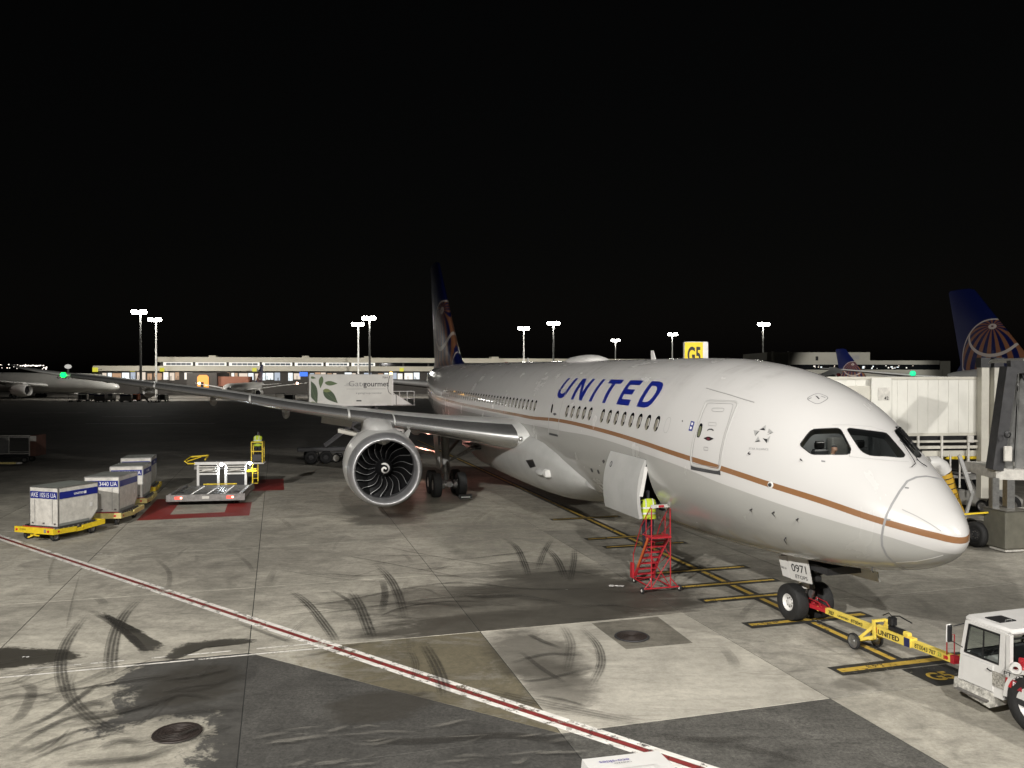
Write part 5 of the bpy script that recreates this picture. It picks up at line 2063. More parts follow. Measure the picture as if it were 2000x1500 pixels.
b = MB().bar(tp(0), tp(.40), .13, .145)
b.build('front_tube', M['bar_yellow'], tb)
MB().bar(tp(.40, 0, .01), tp(.72, 0, .01), .2, .21).build('centre_tube', M['bar_yellow'], tb)
MB().bar(tp(.72), tp(.985), .15, .15).build('rear_tube', M['bar_yellow'], tb)
MB().bar(tp(.985), tp(1.01), .15, .17).build('tow_eye', M['red'], tb)
b = MB().bar((SN - .28, -.16, .5), (SN - .95, -.05, Z0), .07, .1).bar((SN - .28, .16, .5), (SN - .95, .05, Z0), .07, .1).bar((SN - .95, 0, Z0), (SN - .6, 0, .5), .14, .12).cyl((SN - .25, -.24, .5), (SN - .25, .24, .5), .06)
for y in (-.12, .12):
    b.tube([(SN - .3, y, .56), (SN - .32, y, .68), (SN - .75, y, .66), (SN - .9, y, .56)], .014, 6)
b.build('tow_head', M['red'], tb)
MB().bar((SN - .72, .105, .49), (SN - .66, .105, .49), .012, .13).build('head_tag', M['bar_yellow'], tb)
for y in (-.34, .34):
    wheel(tb, (TA.lerp(TB, .36).x, y + .06, .20), (0, 1, 0), .20, .09, .16, M['steel'], 'wheel', False, 24)
b = MB()
xw = TA.lerp(TB, .36).x
for y in (-.3, .3):
    b.bar((xw, y, .22), tp(.46, y * .55, .12), .05, .07).bar((xw, y, .22), tp(.47, y * .55, -.12), .05, .07).bar(tp(.46, y * .6, .26), tp(.47, y * .6, -.16), .06, .06)
b.bar(tp(.46, -.2, .25), tp(.46, .2, .25), .07, .05).cyl((xw, -.36, .2), (xw, .36, .2), .03)
b.build('wheel_frame', M['bar_yellow'], tb)
b = MB().cbox(tp(.60, 0, .17), (.5, .14, .12), .02).cbox(tp(.56, 0, .34), (.16, .16, .2), .02)
b.tube([tp(.56, 0, .44), tp(.54, .03, .52), tp(.50, .05, .42)], .014, 6).tube([tp(.56, 0, .46), tp(.60, -.05, .5), tp(.68, -.1, .42)], .016, 6)
b.build('hand_pump', M['black'], tb, 40)
MB().cbox(tp(.63, 0, .17), (.55, .12, .1), .02).build('pump_mount', M['bar_yellow'], tb)
bx_, by_ = (TB - TA).normalized(), UP


def bar_text(t, bold, f, z, h, m_, width, off):
    return text_on(tb, t, bold, tp(f, off, z), bx_, by_, h, m_, width=width, off=0)


bar_text('787', .02, .035, -.045, .10, M['ink'], .22, .079)
bar_text('UNITED', .03, .12, -.02, .045, M['ink'], .42, .079)
bar_text('8T0043', .01, .24, -.035, .085, M['ink'], .42, .079)
bar_text('UNITED', .03, .475, -.06, .12, M['ink'], .70, .105)
bar_text('8T0043 787', .015, .745, -.05, .10, M['ink'], .62, .079)
bar_text('23', .01, .905, -.03, .08, mat('green_ink', (.1, .35, .05), .6), .1, .079)
MB().bar(tp(.425, .105, .02), tp(.465, .105, .02), .008, .13).build('placard', M['red_ink'], tb)
MB().bar(tp(.675, .105, .01), tp(.715, .105, .01), .008, .2).build('placard', M['navy'], tb)
MB().cyl(tp(.962, .07, 0), tp(.962, .082, 0), .045, n=16).bar(tp(.944, .08, -.01), tp(.950, .08, -.01), .008, .09).build('reflector', M['red_ink'], tb)

# tug: front towards the aircraft, its side towards us; x aft-positive of the stand, so the tug runs to negative s
tug = empty('aircraft_tug', W(0, 0), ROT)
tag(tug, 'white aircraft tug with chipped paint hitched to the tow bar', 'tug')


def bx(name, x0, x1, y0, y1, z0, z1, m_, par=tug, bev=.04):
    return MB().cbox(((x0 + x1) / 2, (y0 + y1) / 2, (z0 + z1) / 2), (abs(x1 - x0), abs(y1 - y0), abs(z1 - z0)), bev).build(name, m_, par, 30)


TY = 1.02                                                # half width
b = MB()
fr = [(.02, .40), (-.15, .40), (-1.02, .40), (-1.02, 1.06), (-.95, 1.06), (-.95, 1.0), (-.02, 1.0), (.02, .9)]
# lower cab side and front
b = MB().hexa([(.02, -TY, .45), (-1.25, -TY, .45), (-1.25, TY, .45), (.02, TY, .45), (-.06, -TY, 1.08), (-1.25, -TY, 1.08), (-1.25, TY, 1.08), (-.06, TY, 1.08)])
cabl = b.build('cab_body', M['white'], tug)
# roof and pillars
b = MB().cbox((-.78, 0, 1.84), (1.34, 2 * TY - .12, .13), .05)
roof = b.build('cab_roof', M['white'], tug, 30)
MB().box((-.72, .50, 1.915), (.42, .5, .02)).build('roof_hatch', M['black'], roof)
MB().tube([(-.95, .42, 1.92), (-.95, .42, 1.96), (-.95, .62, 1.96), (-.95, .62, 1.92)], .008, 6).build('hatch_handle', M['steel'], roof)
b = MB()
for y in (-TY + .05, TY - .05):
    b.bar((-.08, y, 1.06), (-.24, y, 1.80), .09, .09).bar((-1.20, y, 1.05), (-1.24, y, 1.80), .14, .09).bar((-.1, y, 1.08), (-1.2, y, 1.08), .07, .06)
    b.bar((-.24, y, 1.79), (-1.3, y, 1.79), .08, .06)
b.bar((-.1, -TY + .05, 1.09), (-.1, TY - .05, 1.09), .07, .07).bar((-1.38, -TY + .05, 1.1), (-1.38, -TY + .05, 1.8), .1, .1).bar((-1.38, TY - .05, 1.1), (-1.38, TY - .05, 1.8), .1, .1)
b.build('pillar', M['white'], tug)
for name, q in (('side_window', [(-.16, TY - .03, 1.13), (-1.12, TY - .03, 1.13), (-1.15, TY - .03, 1.73), (-.28, TY - .03, 1.73)]), ('side_window', [(-.16, -TY + .03, 1.13), (-1.12, -TY + .03, 1.13), (-1.15, -TY + .03, 1.73), (-.28, -TY + .03, 1.73)]),
                ('windscreen', [(-.11, -TY + .1, 1.13), (-.11, TY - .1, 1.13), (-.25, TY - .1, 1.75), (-.25, -TY + .1, 1.75)]), ('rear_window', [(-1.36, -TY + .1, 1.2), (-1.36, TY - .1, 1.2), (-1.36, TY - .1, 1.7), (-1.36, -TY + .1, 1.7)])):
    pane = MB().poly(q).build(name, M['glass'], tug)
    b = MB()
    Q = [Vector(p) for p in q]
    for i in range(4):
        b.bar(Q[i], Q[(i + 1) % 4], .045, .03)
    b.build('rubber_seal', M['black'], pane)
MB().bar((-.68, TY - .03, 1.13), (-.70, TY - .03, 1.73), .03, .02).build('window_bar', M['black'], tug)
bx('door', -.12, -1.0, TY - .02, TY + .018, .52, 1.07, M['white'], tug, .015)
MB().tube([(-.86, TY + .02, .98), (-.86, TY + .05, .98), (-.97, TY + .05, .96), (-.97, TY + .02, .96)], .012, 6).build('door_handle', M['black'], tug)
MB().lathe([(-.012, .19), (0, .205), (.012, .19), (0, .175), (-.012, .19)], (-.52, .5, 1.22), (.5, 0, .85), 28).build('steering_wheel', M['black'], tug, 60)
MB().bar((-.52, .5, 1.22), (-.35, .5, .95), .05).build('steering_column', M['black'], tug)
MB().cbox((-1.0, .45, .95), (.45, .5, .15), .04).cbox((-1.2, .45, 1.25), (.12, .5, .6), .04).build('driver_seat', M['black'], tug)
MB().cbox((-.3, 0, 1.05), (.3, 1.7, .2), .03).build('dashboard', M['dark'], tug)
# bumper, running step and chipped lower body
b = MB().hexa([(.10, -TY - .05, .30), (-1.0, -TY - .05, .30), (-1.0, TY + .12, .22), (.10, TY + .05, .30), (.10, -TY - .05, .52), (-1.0, -TY - .05, .50), (-1.0, TY + .02, .50), (.10, TY + .02, .52)])
M['chipped'] = mat('chipped_white_paint', (.6, .58, .52), 0.5, noise=(9, .75))
b.build('bumper', M['chipped'], tug)
MB().box((-.5, TY + .10, .34), (.9, .16, .03)).build('running_step', M['dull_steel'], tug)
# hood and rear body
b = MB().hexa([(-1.30, -TY, .62), (-5.2, -TY, .62), (-5.2, TY, .62), (-1.30, TY, .62), (-1.30, -TY, 1.08), (-5.2, -TY, 1.0), (-5.2, TY, 1.0), (-1.30, TY, 1.08)])
b.build('rear_body', M['white'], tug)
MB().bb(-1.45, -5.1, -TY + .1, TY - .1, 1.085, 1.11).build('deck', M['black'], tug)
MB().box((-1.16, TY + .012, .82), (.36, .02, .3)).build('engine_grille', M['grille'] if 'grille' in M else mat('chipped_grille', (.45, .43, .38), .6, noise=(22, .9)), tug)
# wheel arch
b = MB()
for y0, y1 in ((TY - .45, TY + .03), (-TY - .03, -TY + .45)):
    rings = []
    for k in range(17):
        a = math.pi * k / 16
        c, s_ = math.cos(a), math.sin(a)
        rings.append([(-1.98 + c * .70, y0, .56 + s_ * .68), (-1.98 + c * .70, y1, .56 + s_ * .68), (-1.98 + c * .62, y1, .56 + s_ * .60), (-1.98 + c * .62, y0, .56 + s_ * .60)])
    b.loft(rings)
b.build('wheel_arch', M['white'], tug, 40)
MB().bb(-1.30, -2.7, -TY + .05, TY - .004, .50, .64).build('chassis', M['dark'], tug)
for y in (TY - .17, -TY + .17):
    for x in (-1.98, -4.4):
        wheel(tug, (x, y, .56), (0, 1, 0), .56, .34, .30, M['white'])
text_on(tug, 'PT 07', .01, (-1.30, TY + .02, .985), (-1, 0, 0), UP, .085, M['ink'], off=0, width=.42)
MB().box((-1.40, TY + .012, .86), (.17, .02, .17)).build('placard', M['red_ink'], tug)
pl = MB().box((-1.62, TY + .012, .86), (.24, .02, .17)).build('placard', mat('dark_red', (.3, .02, .03), .5), tug)
text_on(pl, 'P', .02, (-1.53, TY + .026, .81), (-1, 0, 0), UP, .11, M['white_ink'], off=0)
MB().cyl((.0, TY - .12, .62), (.03, TY - .12, .62), .06, n=16).build('indicator_lamp', mat('amber_lens', (.45, .26, .05), .3), tug)
MB().cbox((.0, TY - .12, .82), (.05, .16, .14), .01).build('head_lamp', mat('lamp_lens', (.4, .34, .2), .2), tug)
MB().cbox((-.02, TY + .30, 1.50), (.06, .14, .36), .025).build('mirror', M['black'], tug)
MB().cbox((.012, TY + .30, 1.50), (.03, .16, .38), .015).build('mirror_shell', M['white'], tug)
MB().tube([(-.14, TY - .02, 1.72), (-.06, TY + .22, 1.66)], .014, 6).tube([(-.12, TY - .02, 1.2), (-.04, TY + .25, 1.34)], .01, 6).build('mirror_arm', M['black'], tug)
MB().tube([(.1, 0, .5), (.25, 0, .55), (.3, 0, .62)], .05, 8).build('tow_hitch', M['red'], tug)
MB().tube([tp(.97, .10, .08), tp(.97, .10, .50), tp(.97, -.10, .50), tp(.97, -.10, .08)], .013, 8).build('lift_handle', M['red'], tb, 40)
MB().box((.03, 0, .5), (.03, 1.6, .2)).build('front_plate', M['yellow'], tug)
fire = empty('red_air_line_coil', W(-1.62, .86, 1.10))
tag(fire, 'red and white bundle of straps lying on the tug deck', 'strap')
b = MB()
for k in range(6):
    rr = .12 + .02 * (k % 3)
    b.tube([(math.cos(t) * rr * 1.4 + .03 * k, math.sin(t) * rr, .05 + .03 * k + .02 * math.sin(3 * t)) for t in np.linspace(0, 2 * math.pi, 18)], .03, 6)
b.build('strap', M['red'], fire, 50)
MB().lathe([(-.05, .05), (-.05, .10), (.05, .10), (.05, .05), (-.05, .05)], (-.25, -.12, .12), (.5, .8, .1), 20).build('roll', M['white'], fire, 40)
fire.name = 'strap_bundle'
TUG_SC = Vector((.84, .84, .97))
tug.scale = TUG_SC
tug.location = W(-.42, -.32)
tug.rotation_euler = (0, 0, ROT + R(1.5))
for ch_ in tug.children:
    if ch_.name.split('.')[0] == 'wheel':
        ch_.scale = (1 / .84 * .98, 1 / .84, 1 / .97 * .98)
        ch_.location.z = .55 / .97
fire.location = tug.location + Matrix.Rotation(ROT + R(1.5), 3, 'Z') @ Vector((-1.62 * .84, .80 * .84, 1.11 * .97))

# ------------------------------------------------------------------ container train
def container(pos, rz, ident, label, brand=True):
    o = empty('cargo_container', pos, rz)
    tag(o, label, 'container', 'air cargo containers on dollies')
    # lower-deck container: square base, one overhanging upper flank at the far end (+y); identity face = -y, profile face = +x
    wd, h, kz = 1.53, 1.60, .45
    y0, y1, y2 = -.80, .78, 1.20
    hw = wd / 2
    prof = [(y0, 0), (y1, 0), (y2, kz), (y2, h), (y0, h)]
    m3 = Matrix(((0, 0, 1, -hw), (1, 0, 0, 0), (0, 1, 0, 0), (0, 0, 0, 1)))
    MB().prism(prof, m3, wd).build('shell', M['uld'], o)
    b = MB()
    e = .035
    for x in (-hw, hw):
        P = [Vector((x, y, z)) for y, z in prof]
        for i in range(5):
            b.bar(P[i], P[(i + 1) % 5], e, e)
    for y, z in prof:
        b.bar((-hw, y, z), (hw, y, z), e, e)
    b.build('edge_rail', M['steel'], o)
    MB().bb(-hw + .02, hw - .02, y0 + .02, y2 - .02, h + .001, h + .022).build('roof_panel', M['uld_roof'], o)
    y = y0 - .022
    s_ = MB().bb(-hw + .05, hw - .04, y - .004, y, h - .46, h - .17).build('identity_band', M['blue'], o)
    text_on(s_, ident, 0.0, (-hw + .08, y - .008, h - .41), (1, 0, 0), UP, .19, M['white_ink'], width=wd - .17, off=0)
    for x in (-.5, .45):
        MB().bb(x, x + .02, y - .003, y, .1, h - .5).build('door_seam', M['seam'], o)
    for k in range(3):
        MB().cbox((-.6 + .6 * k, y - .008, .12), (.1, .02, .06), .006).build('latch', M['dull_steel'], o)
    x = hw + .022
    s_ = MB().bb(x, x + .004, y0 + .04, y2 - .03, h - .46, h - .18).build('colour_band', M['blue'], o)
    if brand:
        text_on(s_, 'UNITED', .03, (x + .008, -.05, h - .37), (0, 1, 0), UP, .09, M['white_ink'], width=.5, off=0)
        MB().bb(x + .004, x + .007, .47, .58, h - .38, h - .27).build('emblem', M['white_ink'], s_)
    MB().bb(x, x + .003, .75, .9, .62, .8).build('document_pocket', M['white'], o)
    MB().bb(x, x + .004, y0 + .03, y1 - .05, .02, .14).build('kick_plate', M['uld_roof'], o)
    return o


M['uld'] = mat('scuffed_container_skin', (.60, .58, .53), 0.45, noise=(3.2, .28), bump=.35)
M['uld_roof'] = mat('container_roof', (.22, .23, .21), 0.5, noise=(2, .2))


def dolly(pos, rz, label, m_, num=None):
    o = empty('container_dolly', pos, rz)
    tag(o, label, 'dolly', 'container dollies in a train')
    fr = MB()
    for x in (-1.02, 1.02):
        fr.bar((x, -1.25, .44), (x, -.15, .40), .07, .2).bar((x, .15, .40), (x, 1.30, .46), .07, .2)
        fr.bar((x, -.2, .36), (x, .2, .36), .07, .14)
    fr.bar((-1.05, -1.25, .46), (1.05, -1.25, .46), .08, .24).bar((-1.05, 1.28, .48), (1.05, 1.28, .48), .08, .16)
    fr.bar((-1.0, -.6, .42), (1.0, -.6, .42), .06, .1).bar((-1.0, .6, .42), (1.0, .6, .42), .06, .1)
    fr.build('frame', m_, o)
    for k in range(9):
        y = -.95 + .24 * k
        MB().cyl((-.95, y, .50), (.95, y, .50), .05, n=10).build('roller', M['dull_steel'], o)
    MB().bb(.84, .94, -.9, .9, .47, .60).build('side_guide', M['dark'], o)
    MB().bb(-.94, -.84, -.9, .9, .47, .60).build('side_guide', M['dark'], o)
    MB().bar((-.7, -1.18, .58), (.9, -1.18, .58), .05, .05).build('stop_bar', M['red'], o)
    for x in (-.72, .72):
        for y in (-.92, .92):
            wheel(o, (x, y, .20), (1, 0, 0), .20, .13, .11, M['dull_steel'], 'wheel', False, 20)
    b = MB().tube([(.12, -1.28, .34), (.12, -1.5, .28), (.05, -1.62, .24)], .03, 8).cyl((-.1, -1.35, .28), (.35, -1.35, .28), .03)
    b.build('drawbar', m_, o)
    for x in (-.92, .78):
        MB().cyl((x, -1.295, .46), (x, -1.31, .46), .05, n=14).build('reflector', M['red_ink'], o)
    MB().cyl((1.06, -1.05, .44), (1.07, -1.05, .44), .045, n=14).build('reflector', M['red_ink'], o)
    if num:
        text_on(o, num, 0, (-.75, -1.30, .44), (1, 0, 0), UP, .08, M['ink'], width=.32, off=0)
        MB().bb(.55, .66, -1.30, -1.295, .40, .54).build('placard', M['grey_ink'], o)
    return o


TRAIN = [((114, 1029.7), -19, 'AKE 10515 UA', 'white air cargo container marked AKE 10515 UA, nearest of the train', 'clean yellow container dolly nearest the red and white line', 'yellow', 'C1016'),
         ((233, 1000), 3, 'AKE 13440 UA', 'white air cargo container marked AKE 13440 UA, second in the train', 'faded cream dolly under the second container', 'pale_yellow', None),
         ((279, 972), 13, 'AKE 10404 UA', 'white air cargo container behind the one marked AKE 13440 UA', 'faded cream dolly under the third container', 'pale_yellow', None),
         ((295, 950), 16, 'AKE 11262 UA', 'white air cargo container at the far end of the train', 'yellow dolly at the far end of the container train', 'yellow', None)]
for (u, v), rz, ident, lab, dlab, mk, num in TRAIN:
    c0_ = gp(u, v, .555)                                 # lower near right corner of the container
    rm = Matrix.Rotation(R(rz), 3, 'Z')
    ctr = c0_ - rm @ Vector((.765, -.80, 0))
    dolly((ctr.x, ctr.y, 0), R(rz), dlab, M[mk], num)
    container((ctr.x, ctr.y, .555), R(rz), ident, lab, brand=ident != 'AKE 13440 UA')

# ------------------------------------------------------------------ container loader
ld = empty('container_loader', (-15.85, 42.0, 0), R(9))
tag(ld, 'container loader with low roller platform and white lift frame, work lamps lit', 'loader')
MB().cbox((0, 1.9, .42), (3.7, 3.9, .22), .04).build('main_platform', M['dull_steel'], ld)
b = MB().hexa([(-1.95, -.06, .28), (1.95, -.06, .28), (1.95, .04, .28), (-1.95, .04, .28), (-1.95, -.06, .62), (1.95, -.06, .62), (1.95, .04, .62), (-1.95, .04, .62)])
b.build('platform_edge', M['dull_steel'], ld)
for k in range(14):
    y = .18 + .26 * k
    for x0, x1 in ((-1.55, -.8), (-.72, 0), (.08, .8), (.88, 1.6)):
        MB().cyl((x0, y, .56), (x1, y, .56), .055, n=10).build('roller', M['polished'] if k % 2 else M['steel'], ld)
for x in (-1.78, 1.78):
    MB().bar((x, 0, .62), (x, 3.7, .62), .12, .12).build('side_rail', M['dull_steel'], ld)
MB().bar((-.9, 3.72, .66), (.9, 3.72, .66), .06, .06).build('end_stop', M['yellow'], ld)
for x in (-1.30, -.2, .2, 1.30):
    MB().bar((x, 4.3, .3), (x, 4.3, 1.72), .13, .13).build('mast_post', M['white'], ld)
for x0, x1 in ((-1.30, -.2), (.2, 1.30)):
    MB().bar((x0, 4.28, 1.18), (x1, 4.28, 1.18), .1, .1).build('cross_beam', M['white'], ld)
    MB().bb(x0 + .08, x1 - .08, 4.34, 4.40, .5, 1.12).build('back_panel', M['black'], ld)
    b = MB()
    for k in range(3):
        b.bar((x0 + .05, 4.2 - .02 * k, 1.34 + .13 * k), (x1 - .05, 4.2 - .02 * k, 1.34 + .13 * k), .07, .06)
    b.cyl((x0 + .25, 4.12, 1.36), (x1 - .25, 4.12, 1.44), .06)
    b.build('hydraulics', M['white_dirty'], ld, 40)
MB().bar((-1.5, 4.25, 1.78), (1.45, 4.25, 1.78), .16, .16).build('top_beam', M['white'], ld)
MB().cbox((0, 6.2, 1.5), (3.2, 3.4, .25), .04).build('bridge_platform', M['dull_steel'], ld)
b = MB().tube([(-1.45, 4.2, 1.78), (-1.8, 4.0, 1.8), (-1.95, 4.0, 1.95), (-1.95, 5.4, 2.05), (-1.0, 5.6, 2.1), (-.9, 4.2, 2.0)], .045, 8).tube([(-1.9, 4.3, 1.9), (-1.2, 4.6, 2.12)], .03, 6)
b.build('side_rail_arm', M['yellow'], ld, 40)
for x in (-1.4, 1.4):
    for y in (.9, 5.6):
        wheel(ld, (x, y, .32), (1, 0, 0), .32, .24, .18, M['dull_steel'], 'wheel', False, 20)
for x, y, z in ((0, 4.12, 1.72), (1.55, 4.18, 1.76)):
    MB().cyl((x, y + .05, z), (x, y - .02, z), .10, n=16).build('lamp_housing', M['dark'], ld)
    MB().cyl((x, y - .022, z), (x, y - .03, z), .085, n=16).build('work_lamp', emat('work_lamp', (.85, .93, 1), 90), ld)
    L_ = bpy.data.lights.new('work_lamp_light', 'SPOT')
    L_.energy, L_.spot_size, L_.spot_blend, L_.shadow_soft_size, L_.color = 130, R(120), .6, .08, (.85, .93, 1)
    lo = link(bpy.data.objects.new('work_lamp_light', L_), ld)
    lo.location, lo.rotation_euler = (x, y - .06, z), (R(48), 0, 0)
for x in (-1.35, 1.2):
    MB().cbox((x, -.075, .46), (.34, .03, .12), .01).build('tail_lamp', emat('tail_lamp', (1, .05, .03), 3.5), ld)
    MB().cbox((x + .14, -.085, .46), (.1, .03, .1), .01).build('tail_lamp', emat('tail_lamp_warm', (1, .45, .3), 5), ld)
MB().cbox((0, -.075, .46), (.36, .02, .14), .01).build('number_plate', M['white_dirty'], ld)
# operator's perch
b = MB()
for x, y in ((1.62, 4.25), (2.22, 4.25), (1.62, 4.95), (2.22, 4.95)):
    b.bar((x, y, 1.78), (x, y, 2.95), .05, .05)
b.bar((1.62, 4.25, 2.95), (2.22, 4.25, 2.95), .05, .05).bar((1.62, 4.95, 2.95), (2.22, 4.95, 2.95), .05).bar((1.62, 4.25, 2.42), (2.22, 4.25, 2.42), .04).bar((1.62, 4.25, 2.95), (1.62, 4.95, 2.95), .05).bar((2.22, 4.25, 2.95), (2.22, 4.95, 2.95), .05)
b.build('guard_cage', M['yellow'], ld)
MB().cbox((1.92, 4.6, 1.74), (.8, .9, .08), .02).build('perch_floor', M['white_dirty'], ld)
b = MB().bar((1.68, 4.25, .3), (1.68, 4.25, 1.75), .06).bar((1.98, 4.25, .7), (1.98, 4.25, 1.75), .05).bar((1.35, 4.25, 1.32), (1.95, 4.25, 1.32), .07, .14)
for k in range(4):
    b.bar((1.68, 4.25, .6 + .28 * k), (1.98, 4.25, .6 + .28 * k), .03)
b.build('ladder', M['yellow'], ld)
MB().cbox((1.92, 4.28, 2.05), (.5, .06, .4), .02).build('control_box', M['dark'], ld)
po = ld.matrix_basis @ Vector((1.92, 4.62, 1.79))
ob, J_ = person('person', dict(STAND, head=(0, .07, 1.63), look=(0, 1, -.2)), dict(top=M['dark_cloth'], legs=M['dark_cloth'], shoes=M['black'], hair=M['black']), None, po, R(2), scale=1.0)
vest(ob, J_)
tag(ob, 'loader operator in yellow vest standing in the raised yellow cage', 'person')

# ------------------------------------------------------------------ catering truck at the rear door
ct = empty('catering_truck', W(49.6, 4.3), ROT)
tag(ct, 'catering truck with raised white box and green leaf picture at the rear door', 'truck')
# local: x aft, y starboard (away from the hull); the side we see faces -x
bxz0, bxz1, y0, y1 = 4.42, 6.86, 1.05, 7.45
body = MB().cbox((1.2, (y0 + y1) / 2, (bxz0 + bxz1) / 2), (2.4, y1 - y0, bxz1 - bxz0), .04).build('box_body', mat('truck_white', (.62, .62, .58), .4, noise=(.8, .1)), ct, 30)
ex, X0 = Vector((0, -1, 0)), -.012
nx_ = Vector((-1, 0, 0))


def side_pt(f, g):                                       # f from the far (left) end, g from the bottom
    return Vector((X0, y1 - (y1 - y0) * f, bxz0 + (bxz1 - bxz0) * g))


def leaf(a, c, w, m_, bend=.0):
    """printed leaf between two points of the panel given in metres from its lower left corner"""
    LX, LZ = y1 - y0, bxz1 - bxz0
    a, c = Vector(a), Vector(c)
    d = (c - a)
    n = Vector((-d.y, d.x)) * w
    L, Rr = [], []

    def cl(p):
        return side_pt(min(max(p.x / LX, .022), .99), min(max(p.y / LZ, .08), .95))
    for k in range(15):
        t = k / 14
        k_ = math.sin(math.pi * t ** .8) * (1 - .25 * t)
        L.append(a + d * t + n * (k_ + bend * math.sin(math.pi * t)))
        Rr.append(a + d * t - n * (k_ - bend * math.sin(math.pi * t)))
    b = MB()
    LEAFN[0] += .0015
    b.poly([cl(p) + nx_ * LEAFN[0] for p in L + Rr[::-1][1:-1]])
    lf = b.build('printed_leaf', m_, body)
    b = MB()
    b.loft([[cl(a + d * t + n * (bend * math.sin(math.pi * t) - .025)) + nx_ * (LEAFN[0] + .0008), cl(a + d * t + n * (bend * math.sin(math.pi * t) + .025)) + nx_ * (LEAFN[0] + .0008)] for t in np.linspace(.03, .95, 12)], False, False)
    b.build('leaf_vein', mat('leaf_vein', (.1, .14, .06), .5), lf)


LEAFN = [.003]
lg, lg2, lg3 = mat('leaf_green', (.03, .06, .02), .5), mat('leaf_green_light', (.08, .13, .045), .5), mat('leaf_olive', (.16, .20, .06), .5)
KX, KZ = (y1 - y0) / 1270, (bxz1 - bxz0) / 445


def lp_(x, z):
    return ((x - 95) * KX, (540 - z) * KZ)


leaf(lp_(90, 180), lp_(215, 505), .22, lg)
leaf(lp_(305, 320), lp_(520, 500), .25, lg, .08)
leaf(lp_(325, 215), lp_(518, 225), .20, lg2, -.05)
leaf(lp_(285, 120), lp_(262, 290), .20, lg2, -.1)
leaf(lp_(300, 320), lp_(430, 330), .24, lg3, .1)
leaf(lp_(110, 135), lp_(200, 150), .22, lg2)
leaf(lp_(110, 490), lp_(195, 490), .22, lg3)
for txt, bold, f0, g0, h_, w_, mm in (('Gate', -.004, .465, .62, .40, 1.30, M['grey_ink']), ('gourmet', .012, .64, .56, .46, 1.95, mat('charcoal_ink', (.03, .03, .03), .5)), ('a gategroup member', 0, .55, .36, .18, 2.0, M['grey_ink']), ('7564', 0, .868, .87, .14, .4, M['ink'])):
    text_on(body, txt, bold, side_pt(f0, g0) + nx_ * .004, ex, UP, h_, mm, width=w_, off=0)
b = MB()
for g, f0, f1 in ((.705, .44, .50), (.67, .43, .50), (.635, .41, .50), (.53, .44, .905)):
    b.add([side_pt(f0, g) + nx_ * .004, side_pt(f1, g) + nx_ * .004, side_pt(f1, g + .008) + nx_ * .004, side_pt(f0, g + .008) + nx_ * .004], [(0, 1, 2, 3)])
b.build('printed_line', M['grey_ink'], body)
MB().box(side_pt(.585, .16) + nx_ * .004, (.008, .38, .09)).build('vent_plate', M['ink'], body)
b = MB().tube([side_pt(f, g) + nx_ * .02 for f, g in ((.955, .94), (.945, .85), (.94, .72), (.932, .55), (.945, .42), (.975, .36), (1.03, .37), (1.035, .3), (1.035, .0))], .02, 6)
b.build('air_hose', M['ink'], body, 50)
MB().cbox((-.02, (y0 + y1) / 2 + .2, bxz0 + .08), (.06, y1 - y0 - .6, .16), .01).build('side_rail', M['white'], body)
MB().bar((-.03, y0 + .08, bxz0), (-.03, y0 + .08, bxz1), .05, .14).build('corner_post', M['white'], body)
MB().cyl((.2, y0 + .15, bxz1), (.2, y0 + .15, bxz1 + .16), .09).build('beacon_lamp', emat('amber_beacon', (1, .5, .08), 28), ct)
b = MB().prism([(0, 0), (-1.9, 0), (-1.9 + .35, .0), (0, 1.0)], Matrix(((0, 0, 1, 0), (1, 0, 0, y0), (0, 1, 0, bxz0), (0, 0, 0, 1))), .06)
b.build('platform_wing', M['white'], ct)
MB().bb(0, 2.2, y0 - 1.7, y0, bxz0 - .02, bxz0 + .06).build('front_platform', M['dull_steel'], ct)
b = MB()
for y in (y0 - .5, y0 - 1.1, y0 - 1.65):
    b.bar((.05, y, bxz0), (.05, y, bxz0 + 1.1), .05)
b.bar((.05, y0, bxz0 + 1.1), (.05, y0 - 1.65, bxz0 + 1.1), .05).bar((.05, y0, bxz0 + .55), (.05, y0 - 1.65, bxz0 + .55), .04)
b.build('railing', M['steel'], ct)
b = MB()
for x in (.35, 2.0):
    b.bar((x, y0 + 1.2, 1.3), (x, y1 - 1.2, 4.3), .12, .16).bar((x, y1 - 1.2, 1.3), (x, y0 + 1.2, 4.3), .12, .16)
b.build('scissor_lift', M['dark'], ct)  # dark colour stands in for the shade below the raised box
MB().cbox((1.2, 4.6, 1.05), (1.0, 7.4, .3), .03).build('chassis', M['dark'], ct)
MB().cbox((1.2, 1.0, 1.7), (2.3, 1.7, 2.0), .15).build('cab', M['white'], ct, 30)
MB().bb(.02, .045, .4, 1.5, 1.75, 2.4).build('cab_window', M['glass_dark'], ct)
for y in (1.1, 6.2, 7.3):
    for x in (.15, 2.25):
        wheel(ct, (x, y, .5), (1, 0, 0), .5, .3, .26, M['dark'], 'wheel', False, 20)  # rims coloured dark as well, for the shade under the truck

# ------------------------------------------------------------------ passenger bridges behind the nose
M['panel'] = mat('bridge_panel', (.72, .71, .65), 0.5, noise=(.9, .08))
M['panel_rib'] = mat('bridge_panel_seam', (.66, .65, .595), 0.5)
jb = empty('passenger_bridge', (0, 0, 0))
tag(jb, 'cream passenger bridge tunnel behind the airliner nose, leading to the second door', 'passenger bridge')
P0, P1 = Vector((7.9, 38.9, 0)), Vector((23.9, 40.9, 0))
d_ = (P1 - P0).normalized()
n_ = Vector((d_.y, -d_.x, 0))                            # towards us


def tun(f, a, z):
    return P0 + d_ * (f * (P1 - P0).length) + n_ * a + Vector((0, 0, z))


